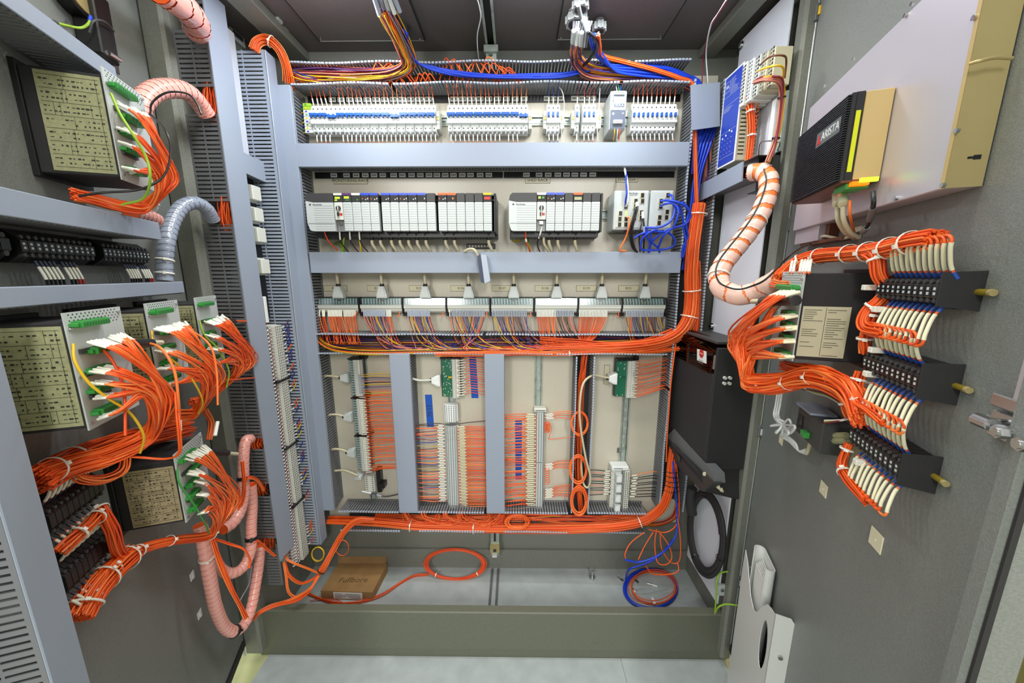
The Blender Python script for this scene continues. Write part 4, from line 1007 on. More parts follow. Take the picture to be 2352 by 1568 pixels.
strip(56, -0.329, -0.266, 0.503, 0.0075, 'grey double terminal block in the second lower bay', 'long terminal strip of the second bay', m='lightgrey', holes=6)
strip(9, -0.330, -0.266, 0.945, 0.0092, 'pale terminal block above the long strip of the second bay', 'short terminal strip of the second bay', m='white', holes=6, h=.05)
rowires(44, 1020, 976, 1026, 1150, 960, 978, 962, 1150, ['brown', 'o', 'o', 'm', 'o', 'purple', 'o', 'greywire', 'm', 'blue_dark', 'm', 'greywire', 'm'], 'on the left of the second bay strip', s1=.25, bow=-1, jt=3, o0=.04)
rowires(54, 1050, 980, 1056, 1164, 1112, 980, 1116, 1162, 'o', 'on the right of the second bay strip', s0=.02, s1=.30, bow=1, jt=1.2, r=.0019, o0=.04, sm='sleeve_cream')
loose([(962, 975, .06), (1000, 972, .06), (1034, 975, .062), (1075, 970, .06), (1118, 966, .06)], .0022, 'darkgrey', 'power_wire', 'dark wire crossing the second bay above its long strip', 'wire')
# third bay
strip(40, 0.092, 0.134, 0.750, 0.0061, 'grey terminal block in the upper strip of the third bay', 'upper terminal strip of the third bay', m='lightgrey', holes=4, h=.05)
strip(39, 0.092, 0.134, 0.506, 0.0061, 'grey terminal block in the lower strip of the third bay', 'lower terminal strip of the third bay', m='lightgrey', holes=4, h=.05)
mb = MB(BP.M); mb.rbox((.085, .996, .004), (.140, 1.012, .048), 'offwhite', .002); mb.box((.09, 1.003, .048), (.135, 1.006, .050), 'midgrey'); mb.build('end_stop', tag=('pale end stop on top of the third bay terminal strip', 'bracket'))
rowires(50, 1232, 952, 1231, 1164, 1162, 950, 1164, 1168, 'o', 'on the left of the strip in the third bay', s0=.02, s1=.34, bow=1.5, jt=4, r=.0019, o0=.04, sm='sleeve_cream')
rowires(4, 1252, 952, 1252, 962, 1316, 944, 1318, 962, 'o', 'leaving right at the top of the third bay strip', s1=.3, bow=4, jt=1, r=.0017)
rowires(5, 1252, 1066, 1252, 1078, 1314, 1058, 1312, 1076, 'o', 'leaving right at the middle of the third bay strip', s1=.3, bow=3, jt=1, r=.0017)
rowires(7, 1252, 1124, 1252, 1142, 1312, 1112, 1312, 1140, 'o', 'leaving right low on the third bay strip', s1=.3, bow=3, jt=1, r=.0017)
loose([(1252, 970, .05), (1262, 972, .06), (1266, 985, .055), (1262, 1002, .06), (1262, 1008, .055), (1290, 1006, .05), (1322, 1002, .05)], .0016, 'orange', 'jumper_wire', 'orange wire hooking down then right in the third bay', 'wire')
for k in range(16):
    y = (970 + k * 2.4) if k < 9 else (1078 + (k - 9) * 5); wire([BP.W(1251, y, .05), BP.W(1258, y - 2, .06), BP.W(1262, y + 1, .058), BP.W(1258, y + 4, .055), BP.W(1251, y + 4, .05)], .0013, 'orange', 'jumper_wire', tag=('tiny orange jumper loop right of the third bay strip, %s from the top' % ordn(k + 1), 'wire', 'jumper loops of the third bay'))
# right bay
vint(0.497, 1.066, .180, 'dark green circuit board module at the top of the right lower bay', pcb_d=.046, covered=False, nclips=2, npins=24)
px_hood(1419, 868, 'white cable hood on the board of the right bay, its beige cable looping down', [(1402, 868, .055), (1388, 866, .06), (1362, 862, .07), (1340, 880, .10), (1332, 925, .11), (1333, 975, .11), (1345, 1050, .11), (1356, 1095, .11), (1351, 1118, .10), (1341, 1112, .09), (1336, 1080, .06), (1334, 1020, .04)], 0.449, m='white', wm='beige_cable', w=.050, h=.036)
rowires(22, 1446, 828, 1442, 912, 1530, 822, 1522, 896, 'o', 'fanning from the dark green board of the right bay', s0=.02, s1=.22, bow=-5, jt=4, r=.0015)
for i in range(4):
    v = 0.508 + i * 0.051; t = thing('relay', 'white plug-in relay in the right bay, %s from the bottom' % ordn(i + 1), 'relay', BP.at(.478, v), 'plug-in relays of the right bay')
    MB(BP.M).rbox((.450, v, .008), (.500, v + .049, .05), 'offwhite', .001).build('socket', t)
    MB(BP.M).rbox((.466, v + .003, .05), (.494, v + .044, .082), 'lightgrey', .002).build('relay_body', t)
    mb = MB(BP.M); mb.box((.470, v + .010, .082), (.490, v + .038, .0824), 'white'); mb.cyl((.471, v + .04, .082), (.471, v + .04, .083), .0015, 'midgrey', 6); mb.build('marking_tag', t)
    mb = MB(BP.M)
    for q in range(5): mb.cyl((.457, v + .006 + q * .009, .05), (.457, v + .006 + q * .009, .0505), .0018, 'midgrey', 6)
    mb.build('terminals', t)
mb = MB(BP.M); mb.rbox((.450, .713, .004), (.53, .732, .058), 'white', .003); mb.box((.46, .722, .058), (.50, .726, .06), 'grey'); mb.build('end_stop', tag=('pale end stop above the relays of the right bay', 'bracket'))
strip(20, .506, .540, .506, .0102, 'pale three-level terminal block right of the relays', 'terminal strip by the relays', m='offwhite', holes=4, h=.062)
rowires(12, 1404, 1082, 1402, 1134, 1357, 1079, 1355, 1136, ['black', 'pinkwire', 'black'], 'left of the relays in the right bay', s0=.05, s1=.34, jt=1, r=.0018)
rowires(9, 1446, 1092, 1440, 1140, 1502, 1084, 1498, 1140, ['o', 'black', 'black', 'black', 'black', 'black', 'black', 'black', 'black'], 'right of the relays in the right bay', s0=.1, s1=.34, jt=1.5, r=.0020)
mb = MB(BP.M); a = BP.L(1420, 1033); mb.box((a.x - .006, a.y - .012, 0), (a.x + .006, a.y + .012, .006), 'midgrey'); mb.build('rail_clip', tag=('small grey clip left of the bare rail in the right bay', 'clip'))
# ================================================================ cable runs on the panel, roof and floor
def pw(L, P=BP): return [P.W(*p) for p in L]
def run(name, label, L, n, R, **k):
    return harness(name, label, pw(L, k.pop('P', BP)), n, R, **k)
# roof: multicoloured bundle and its pale sleeves
run('cable_bundle', 'multicoloured wire bundle dropping from the roof and turning left in the top wireway', [(884, 20, .27), (905, 62, .22), (928, 110, .15), (938, 145, .10), (905, 166, .075), (830, 172, .06), (745, 170, .06), (668, 170, .05)], 44, .028, r=.0021, mats=MULTI, jitter=.009, flat=.9)
run('cable_bundle', 'flat spread of multicoloured wires lying low at the left end of the top wireway', [(880, 186, .04), (800, 184, .05), (720, 186, .06), (672, 196, .06)], 18, .020, r=.0021, mats=MULTI, jitter=.008, flat=.6)
run('cable_bundle', 'multicoloured wires crossing upward at the left end of the top wireway', [(672, 168, .09), (700, 182, .08), (760, 190, .05), (840, 190, .03)], 12, .018, r=.0019, mats=MULTI, jitter=.005, flat=.5)
for k, (x, y, x2, y2) in enumerate(((852, -30, 872, 36), (863, -35, 884, 22), (874, -35, 894, 28), (884, -35, 906, 30), (894, -35, 918, 26))):
    loose([(x, y, .36), ((x + x2) / 2, (y + y2) / 2, .31), (x2, y2, .265)], .0075, ['duct_light', 'grey_tube', 'lightgrey', 'white', 'duct_light'][k], 'cable_sleeve', 'pale sleeve round the left roof cables, %s from the left' % ordn(k + 1), 'sleeve', group='pale sleeves of the left roof cables')
mb = MB(); p = onz(925, 70, 2.495); mb.cyl((p.x, p.y - .02, 2.46), (p.x, p.y - .02, 2.503), .032, 'darkgrey', 16); mb.cyl((p.x, p.y - .02, 2.45), (p.x, p.y - .02, 2.46), .025, 'black', 16); mb.build('cable_gland', tag=('dark round gland behind the left bundle of roof cables', 'cable gland'))
for k in range(6):
    o = k * 4.2 - 4; rq = random.Random(k); ry = lambda: rq.uniform(-5, 5)
    L = [(918 + o, 60 + o, .20), (932 + o * .4, 105, .14), (950 + o * .5, 138 + o * .3, .10), (1000, 158 + ry(), .085), (1080, 172 + ry(), .08 + k * .002), (1190, 176 + ry(), .08), (1290, 173 + ry(), .08 + k * .002), (1350, 160 + ry(), .085), (1430, 148 + ry(), .08), (1500, 152 + o, .075), (1570, 172 + o, .07), (1606 - o, 205, .06), (1610 - o, 300, .055), (1606 - o, 400, .055)]
    loose(L, .0042, 'blue', 'network_cable', 'long blue cable sweeping along the top wireway, %s of six counted from above' % ordn(k + 1), seg=5, group='long blue cables of the top wireway')
for k in range(4):
    o = k * 5
    L = [(1352 + o, 78, .24), (1358 + o, 105, .19), (1372 + o, 130, .13), (1400 + o, 148 + o, .10), (1460, 150 + o * 1.5, .09), (1530, 158 + o * 1.4, .085), (1590 + o, 185, .07), (1640 - o, 280, .06), (1632 - o * 1.5, 330, .07), (1610 - o, 400, .06), (1598 - o, 500, .06), (1582 - o, 620, .05)]
    loose(L, .0046, 'blue', 'network_cable', 'blue cable from the small roof gland, %s of four counted from the left' % ordn(k + 1), seg=5, group='blue cables from the small roof gland')
run('cable_bundle', 'slim orange bundle from the small roof gland crossing over the blue cables', [(1374, 78, .25), (1377, 102, .20), (1384, 128, .13), (1430, 142, .10), (1500, 160, .10), (1560, 180, .095), (1592, 200, .085), (1596, 300, .08), (1598, 400, .08), (1600, 470, .075)], 7, .007, r=.0022, mats=['orange', 'orange_light'], jitter=.001)
run('cable_bundle', 'multicoloured bundle below the two large roof glands, fanning right', [(1326, 90, .22), (1322, 118, .17), (1328, 142, .11), (1358, 164, .08), (1430, 172, .07), (1510, 178, .06), (1580, 192, .05), (1622, 240, .04), (1630, 330, .035), (1628, 420, .035), (1618, 500, .03)], 40, .022, r=.0021, mats=MULTI + ['yellow', 'orange', 'pinkwire', 'pinkwire'], jitter=.006, flat=.7, ties=(.10,), tie_m='black')
for k in range(8):
    a = k * .8; loose([(1318 + k * 6, 48, .27), (1316 + k * 5, 75, .25), (1312 + k * 5, 108, .20)], .0036, ['greywire', 'grey', 'lightgrey', 'midgrey'][k % 4], 'roof_cable', 'grey roof cable below the larger gland, %s from the left' % ordn(k + 1), group='grey cables of the larger gland')
for k, (x, y, dx, dy, c) in enumerate(((1318, 70, -3, 28, 'lightgrey'), (1326, 66, -2, 36, 'white'), (1336, 74, -3, 30, 'lightgrey'))):
    loose([(x, y, .262), (x + dx, y + dy, .215)], .0075, c, 'cable_sleeve', 'pale printed sleeve on the grey roof cables, %s from the left' % ordn(k + 1), 'sleeve', group='printed sleeves of the grey roof cables')
def gland(x, y, z, r, label, H=.022):
    p = onz(x, y, z); t = thing('cable_gland', label, 'cable gland', T((p.x, p.y, z)))
    mb = MB(); n = 14; vs = []
    mb.cyl((p.x, p.y, z), (p.x, p.y, z + H), r, 'lightgrey', 12); mb.cyl((p.x, p.y, z + H), (p.x, p.y, 2.503), r * .8, 'grey', 12)
    for i in range(10):
        a = 2 * pi * i / 10; mb.box((p.x + r * cos(a) - .003, p.y + r * sin(a) - .003, z), (p.x + r * cos(a) + .003, p.y + r * sin(a) + .003, z + H), 'lightgrey')
    mb.build('nut', t); m2 = MB(); m2.cyl((p.x, p.y, z - .002), (p.x, p.y, z + .001), r * .78, 'darkgrey', 12); m2.build('seal', t); return p
gland(1333, 22, 2.46, .025, 'pale round gland nearest the front of the roof')
gland(1324, 56, 2.455, .036, 'largest pale gland, filled with grey cables')
gland(1376, 72, 2.46, .022, 'small pale gland with blue and orange cables')
loose([(1328, 12, .31), (1334, 36, .28), (1344, 52, .27), (1352, 75, .26)], .0065, 'midgrey', 'roof_cable', 'dark grey cable with a white sleeve leaving the front gland', sleeve=(.45, .95, 'duct_light'))
loose([(1350, 72, .26), (1366, 88, .24), (1372, 108, .2), (1355, 135, .15), (1340, 150, .1)], .006, 'black', 'roof_cable', 'black cable curving behind the blue cables below the glands')
loose([(1668, 0, .42), (1650, 30, .34), (1632, 60, .25), (1622, 120, .1), (1626, 190, .06)], .0022, 'white', 'roof_wire', 'white wire hanging from the roof at the right corner', 'wire')
loose([(1668, 4, .42), (1645, 40, .32), (1628, 75, .2), (1616, 130, .08), (1612, 195, .05)], .0020, 'maroon', 'roof_wire', 'dark red wire hanging from the roof at the right corner', 'wire')
loose([(1097, 0, .36), (1102, 20, .33), (1104, 42, .28), (1096, 85, .16), (1099, 135, .05)], .0018, 'white', 'roof_wire', 'thin white wire hanging beside the roof strut', 'wire')
# orange wires looping up out of the top wireway
LP = [(845, 186, 22, 150, 60), (855, 188, 38, 152, 80), (868, 188, 30, 156, 62), (880, 190, 40, 160, 75), (890, 190, 30, 164, 64), (905, 190, 28, 166, 55), (1010, 178, 14, 140, 40), (1012, 170, 30, 143, 62), (1032, 178, 10, 148, 34), (1050, 182, 10, 146, 40), (1060, 180, 30, 148, 58), (1075, 180, 20, 146, 60),
      (1100, 182, 18, 152, 50), (1105, 160, 16, 138, 55), (1118, 182, 14, 152, 52), (1135, 186, 14, 160, 56), (1140, 184, 28, 162, 62), (1145, 186, 24, 168, 52), (965, 186, 10, 174, 28), (975, 188, 12, 176, 30), (955, 188, 8, 176, 26)]
for k, (x, y, dx, yt, w_) in enumerate(LP):
    wire(pw([(x, y + 6, .06), (x + dx * .4, (y + yt) / 2, .075), (x + dx, yt - 7, .088), (x + w_ * .7, (yt + y) / 2 - 3, .08), (x + w_, y + 8, .06)]), .0022, random.choice(ORANGES), 'breaker_wire', seg=5, n=7, tag=('orange wire arching up out of the top wireway, %s from the left' % ordn(k + 1), 'wire', 'orange arches in the top wireway'))
# orange bundle leaving the top of the inner left wireway
run('cable_bundle', 'orange wires arching from the top of the inner left wireway behind the panel edge', [(584, 116, .165), (590, 100, .16), (604, 92, .15), (622, 95, .15), (642, 116, .135), (655, 145, .118), (661, 172, .104), (663, 190, .09)], 18, .016, r=.0019, mats=['orange', 'orange_light', 'orange'], jitter=.001, flat=.6, ties=(.45,), spread1=1.4)
# right-hand trunk of orange wires
run('cable_bundle', 'thick trunk of orange wires coming down the right wireway and sweeping left', [(1607, 468, .085), (1600, 510, .085), (1592, 570, .085), (1588, 630, .085), (1588, 690, .085), (1580, 735, .09), (1555, 768, .09), (1510, 788, .085), (1440, 797, .08), (1360, 800, .075), (1280, 802, .07), (1200, 806, .065), (1120, 810, .06), (1040, 812, .05)], 84, .031, r=.0019, mats=['orange', 'orange', 'orange_light', 'orange_dark'], jitter=.004, seg=5, flat=.75, ties=(.06, .285, .37), spread1=.6)
run('cable_bundle', 'orange wires leaving the thick trunk and dropping behind the black box', [(1597, 600, .07), (1600, 680, .075), (1598, 750, .08), (1580, 820, .07), (1560, 880, .07)], 22, .022, r=.0019, mats=ORANGES, jitter=.003, flat=.7)
run('cable_bundle', 'orange trunk rising behind the black box from the bottom wireway', [(1585, 830, .03), (1574, 900, .035), (1562, 960, .045), (1549, 1020, .065), (1542, 1070, .085), (1537, 1120, .10), (1520, 1165, .10), (1480, 1194, .095), (1420, 1207, .09), (1350, 1211, .085), (1280, 1213, .08), (1200, 1213, .075), (1120, 1212, .075), (1040, 1211, .075), (960, 1208, .075), (880, 1200, .075), (820, 1196, .075), (756, 1194, .07)], 76, .023, r=.0019, mats=['orange', 'orange', 'orange_light', 'orange_dark'], jitter=.005, seg=5, flat=.8, ties=(.43, .74, .84))
loose([(1552, 790, .10), (1541, 880, .105), (1536, 950, .105), (1532, 1010, .1), (1530, 1060, .1)], .0030, 'orange', 'field_wire', 'orange wire pair following the edge of the large black box', 'wire')
add = [(1525, 1080, .10, 1), (1528, 1095, .10, 1), (1534, 1112, .10, 1)]
for k in range(5):
    rt = thing('cable_tie_ring', 'black wire wound round the right-hand orange trunk, %s turn from the top' % ordn(k + 1), 'cable tie', T(BP.W(1540, 1078 + k * 11, .09)), 'black turns round the trunk'); add_tie(rt, BP.W(1540, 1078 + k * 11, .09), Vector((.1 * (k % 2), .1, 1)), .036, 'black', .003)
loose([(1546, 1060, .115), (1550, 1110, .12), (1556, 1180, .12), (1552, 1230, .14), (1520, 1270, .2), (1470, 1290, .2), (1436, 1285, .2)], .0042, 'blue', 'network_cable', 'blue cable passing down in front of the lower orange trunk')
run('cable_bundle', 'brown and yellow wires behind the lower orange trunk near the floor', [(1560, 1150, .06), (1545, 1190, .07), (1500, 1205, .06), (1420, 1195, .05), (1300, 1190, .045), (1200, 1192, .04)], 14, .014, r=.0018, mats=['brown', 'yellow', 'maroon', 'orange_dark'], jitter=.004)
run('cable_bundle', 'slack orange wires crossing inside the bottom wireway', [(1500, 1186, .06), (1420, 1192, .055), (1340, 1196, .05), (1260, 1190, .045), (1180, 1188, .04), (1000, 1192, .04), (860, 1190, .04)], 18, .018, r=.0018, mats=ORANGES + ['brown'], jitter=.006, flat=.6)
for k, (x0, x1) in enumerate(((930, 1000), (970, 1050), (1020, 1120), (1060, 1150))):
    run('cable_bundle', 'orange wires spilling from the second bay into the bottom wireway, %s spill from the left' % ordn(k + 1), [(x0, 1172, .06), (x0 + 8, 1190, .07), ((x0 + x1) / 2, 1200, .075), (x1, 1196, .07), (x1 + 6, 1180, .06)], 9, .012, r=.0017, mats=ORANGES, jitter=.006)
run('cable_bundle', 'orange wires curving up behind the second closed upright wireway', [(1060, 1212, .08), (1110, 1208, .08), (1140, 1196, .075), (1150, 1180, .06)], 14, .014, r=.0017, mats=ORANGES, jitter=.003)
def coil(label, c, ax, ay, n, R, r=.0017, mats=ORANGES, turns=1.0, seed=3, ties=(), name='wire_coil', start=0.0, tie_m='tie'):
    """rings lying in the plane spanned by ax, ay about c"""
    rnd = random.Random(seed); t = thing(name, label, 'coil', T(c - ay)); nn = ax.cross(ay).normalized()
    for i in range(n):
        s = 1 + rnd.uniform(-1, 1) * R; hh = rnd.uniform(-1, 1) * R * ax.length * .6; ph = rnd.uniform(0, 6.28); off = ax * rnd.uniform(-.03, .03) + ay * rnd.uniform(-.03, .03)
        pts = [c + off + ax * (s * cos(start + 2 * pi * turns * k / 36)) + ay * (s * sin(start + 2 * pi * turns * k / 36)) + nn * (hh * cos(ph + k / 8)) for k in range(37)]
        MB().tube(pts, r, rnd.choice(mats), 6).build('wire', t)
    for a in ties:
        p = c + ax * cos(a) + ay * sin(a); d = ax * (-sin(a)) + ay * cos(a); add_tie(t, p, d, max(R * ax.length * .8, r * 2), tie_m)
    return t
def pxcoil(label, x, y, off, rx, ry, n, R, P=BP, **k):
    c = P.W(x, y, off); return coil(label, c, P.W(x + rx, y, off) - c, P.W(x, y - ry, off) - c, n, R, **k)
pxcoil('ring of orange wires bulging from the bottom wireway in the middle', 1188, 1198, .09, 24, 14, 14, .25, turns=1)
pxcoil('small ring of orange wires beside the third bay, upper of three', 1331, 972, .095, 18, 26, 5, .15)
pxcoil('small ring of orange wires beside the third bay, middle of three', 1328, 1078, .095, 18, 30, 7, .18)
pxcoil('ring of orange wires at the foot of the open upright wireway', 1330, 1150, .10, 17, 30, 12, .22)
run('cable_bundle', 'orange wires running down inside the open upright wireway', [(1344, 812, .06), (1338, 850, .06), (1332, 900, .055), (1330, 1000, .05), (1330, 1100, .05), (1334, 1175, .06)], 16, .014, r=.0018, mats=ORANGES, jitter=.004)
# wires in the middle wireway
run('cable_bundle', 'yellow, black and orange wires curving along the left of the middle wireway', [(728, 772, .06), (745, 790, .085), (780, 803, .09), (850, 808, .09), (960, 806, .085), (1080, 806, .07)], 16, .014, r=.0018, mats=['yellow', 'orange_light', 'black', 'orange', 'maroon', 'yellow'], jitter=.003, flat=.6)
run('cable_bundle', 'dark mixed wires deep in the middle wireway', [(735, 785, .03), (900, 790, .03), (1100, 790, .03), (1300, 788, .03), (1500, 785, .03)], 26, .026, r=.0018, mats=['brown', 'purple', 'maroon', 'blue_dark', 'orange_dark', 'yellow'], jitter=.008, flat=.6)
run('cable_bundle', 'orange wires lying along the front edge of the middle wireway', [(1000, 812, .09), (1100, 811, .09), (1200, 811, .09), (1290, 812, .09), (1400, 806, .09), (1500, 806, .09), (1560, 800, .09)], 16, .010, r=.0018, mats=ORANGES, jitter=.003, ties=(.55,))
run('cable_bundle', 'orange wires slanting between the middle wireway and the trunk', [(1240, 780, .07), (1320, 786, .08), (1400, 792, .085), (1480, 786, .09), (1545, 760, .09)], 14, .016, r=.0018, mats=ORANGES, jitter=.004)
# lower left: wires dropping from the bottom wireway
run('cable_bundle', 'orange wires hanging from the left end of the bottom wireway down to the floor', [(860, 1194, .09), (820, 1196, .11), (790, 1222, .14), (765, 1262, .18), (748, 1295, .22), (735, 1316, .24)], 20, .013, r=.0017, mats=['orange', 'orange', 'orange_light'], jitter=.002, ties=(.97,), tie_m='black')
for k, q in enumerate(([(735, 1318, .24), (712, 1308, .27), (680, 1296, .30), (658, 1284, .30), (655, 1270, .28)], [(733, 1320, .24), (710, 1334, .28), (688, 1338, .31), (664, 1320, .32), (655, 1290, .30)], [(733, 1321, .24), (714, 1350, .28), (690, 1372, .33), (665, 1360, .35), (658, 1320, .33), (652, 1290, .31)], [(733, 1321, .25), (715, 1348, .29), (690, 1366, .34), (660, 1380, .38), (625, 1390, .42), (600, 1402, .44), (578, 1418, .46)], [(731, 1321, .25), (712, 1355, .30), (682, 1378, .36), (640, 1388, .41), (600, 1405, .45), (580, 1424, .46)])):
    run('cable_bundle', ['orange strands running left from the black tie on the floor', 'orange strands sagging left from the black tie on the floor', 'orange strands hanging in a deep loop left of the black tie', 'orange strands crossing the front lip towards the left door', 'lowest orange strands crossing the front lip towards the left door'][k], q, 4, .005, r=.0017, mats=['orange', 'orange_light'], jitter=.001)
pxcoil('single orange ring in front of the back wall above the cardboard box', 786, 1258, .17, 15, 18, 1, .02, r=.0018)
pxcoil('single yellow ring near the floor at the left', 730, 1272, .2, 14, 16, 2, .12, r=.0015, mats=['yellow'])
# floor: fibre coil, tail, box, bolt, patch-cable coil
F = onz(1045, 1328, .100); B = ony(1045, 1262, 1.60); L_ = BP.W(978, 1293, .1); R_ = BP.W(1112, 1293, .1)
c = (F + B) / 2; half = abs((onz(1112, 1300, c.z) - onz(978, 1300, c.z)).x) / 2
coil('large coil of thin orange wire leaning on the back wall', c, Vector((half, 0, 0)), (B - F) / 2, 22, .09, r=.0016, mats=['fibre', 'orange', 'orange_dark'], ties=(4.0, 5.6))
def onfloor(L, z=.099): return [onz(x, y, z) for x, y in L]
harness('cable_bundle', 'thin orange wires trailing over the floor to the large coil', onfloor([(984, 1318), (950, 1322), (920, 1338), (885, 1362), (850, 1376), (810, 1384), (770, 1384), (735, 1374), (705, 1362)], .104), 7, .006, r=.0014, mats=['fibre', 'orange'], jitter=.003)
harness('cable_bundle', 'thin orange wires lying across the front of the cardboard box', onfloor([(712, 1378), (740, 1376), (775, 1379), (790, 1385), (786, 1390)], .106), 3, .003, r=.0014, mats=['fibre'], jitter=.003)
FL = onz(738.6, 1375, .097); FR = onz(857, 1379, .097); hT = ony(737, 1356, FL.y).z; BRt = onz(889, 1295, hT); BLt = onz(776, 1294, hT)
t = thing('cardboard_box', 'flat brown cardboard box lying on the cabinet floor', 'box', T(FL))
q = [(FL.x, FL.y), (FR.x, FR.y), (BRt.x, BRt.y), (BLt.x, BLt.y)]
MB().prism(q, .097, hT, 'card').build('carton', t)
a = onz(777, 1279, hT + .012); b = onz(888, 1279, hT + .012)
mb = MB(); mb.add([(q[3][0], q[3][1] + .002, hT + .001), (q[2][0] - .006, q[2][1] + .002, hT + .001), (b.x, b.y, hT + .016), (a.x, a.y, hT + .016), (q[3][0], q[3][1] + .002, hT - .001), (q[2][0] - .006, q[2][1] + .002, hT - .001), (b.x, b.y, hT + .014), (a.x, a.y, hT + .014)], [(0, 1, 2, 3), (7, 6, 5, 4), (0, 4, 5, 1), (1, 5, 6, 2), (2, 6, 7, 3), (3, 7, 4, 0)], 'card'); mb.build('flap', t)
d = (Vector((FR.x, FR.y, 0)) - Vector((FL.x, FL.y, 0))).normalized(); nn = d.cross(Vector((0, 0, 1)))
Mx = Matrix(((d.x, 0, nn.x, FL.x), (d.y, 0, nn.y, FL.y), (0, 1, 0, FL.z), (0, 0, 0, 1))); wd = (FR - FL).length; h_ = hT - FL.z
mb = MB(Mx); mb.box((wd * .24, h_ * .12, 0), (wd * .80, h_ * .88, .0008), 'paper')
for k in range(4): mb.box((wd * .27, h_ * (.22 + .15 * k), .0008), (wd * (.4 + .08 * (k % 3)), h_ * (.26 + .15 * k), .001), 'ink'); mb.box((wd * (.56 - .03 * k), h_ * (.22 + .15 * k), .0008), (wd * .76, h_ * (.26 + .15 * k), .001), 'ink')
mb.build('shipping_label', t)
cx = (q[0][0] + q[2][0]) / 2; cy = (q[0][1] + q[2][1]) / 2
text('Fullbore', 'handwriting', t, T((cx, cy - .02, hT + .0006)) @ RZ(.03), .042, 'card_ink')
p = onz(1360, 1328, .096); mb = MB(); mb.cyl(p, p + Vector((0, 0, .045)), .006, 'steel', 10); mb.cyl(p, p + Vector((0, 0, .010)), .013, 'steel', 6, smooth=False); mb.cyl(p + Vector((0, 0, .01)), p + Vector((0, 0, .012)), .016, 'steel', 12); mb.build('bolt', tag=('steel bolt standing on the cabinet floor', 'bolt'))
c = onz(1496, 1348, .105); ex = onz(1556, 1348, .105) - c; ey = (onz(1496, 1304, .105) - onz(1496, 1392, .105)) / 2
coil('coil of blue patch cable on the floor at the right', c, ex, ey, 3, .05, r=.0042, mats=['blue'], seed=8, name='cable_coil')
coil('loose coil of orange wire lying in the blue cable coil', c + Vector((.01, 0, .008)), ex * .85, ey * .82, 4, .16, r=.0019, mats=['orange', 'fibre'], seed=5)
harness('cable_bundle', 'blue cable tail joining the floor coil to the trunk', [onz(1436, 1330, .12), ony(1445, 1308, 1.45), ony(1480, 1295, 1.45), ony(1515, 1275, 1.46), ony(1545, 1240, 1.48)], 1, .0001, r=.0042, mats=['blue'])
mb = MB(); p = onz(1501, 1386, .1); mb.box((p.x - .006, p.y - .015, .112), (p.x + .006, p.y + .02, .114), 'paper'); mb.build('cable_label', tag=('white paper flag on the blue cable coil', 'label'))
for k, (x, y, x2, y2) in enumerate(((1418, 1325, 1432, 1333), (1452, 1326, 1466, 1337), (1486, 1339, 1510, 1346), (1452, 1350, 1460, 1361))):
    a = onz(x, y, .1); b = onz(x2, y2, .1); mb = MB(); mb.cyl(a, b, .0035, 'steel', 8); mb.cyl(a.lerp(b, .5), b, .0045, 'darkgrey' if k < 2 else 'white', 8); mb.build('cable_plug', tag=('small plug end in the floor coil, %s from the left' % ordn(k + 1), 'plug', 'plug ends in the floor coil'))
for k, q in enumerate(([(1508, 1215, .12), (1504, 1250, .14), (1510, 1290, .17), (1530, 1296, .18), (1543, 1280, .17), (1535, 1250, .15), (1512, 1218, .12)], [(1516, 1222, .12), (1520, 1260, .14), (1540, 1290, .15), (1560, 1288, .16), (1563, 1240, .14), (1555, 1180, .12)], [(1480, 1222, .12), (1450, 1245, .13), (1436, 1270, .15), (1438, 1285, .16)], [(1500, 1222, .12), (1480, 1255, .14), (1466, 1285, .17)], [(1484, 1300, .2), (1500, 1318, .2), (1540, 1318, .2), (1558, 1310, .2), (1556, 1290, .18)], [(1490, 1216, .11), (1530, 1222, .12), (1556, 1200, .12), (1560, 1150, .11), (1556, 1090, .10), (1550, 1040, .09)])):
    wire(pw(q), .0026, 'orange', 'field_wire', seg=6, n=7, tag=('orange wire looping down at the lower right corner, %s of six' % ordn(k + 1), 'wire', 'orange loops at the lower right'))
p = onz(1472, 1288, .1); mb = MB(); mb.cyl((p.x, p.y, .096), (p.x, p.y, .112), .034, 'darkgrey', 16); mb.cyl((p.x, p.y, .112), (p.x + .004, p.y + .01, .20), .024, 'orange', 12); mb.build('floor_gland', tag=('floor gland packed with orange wires at the lower right', 'cable gland'))
p0 = onz(1440, 1295, .1)
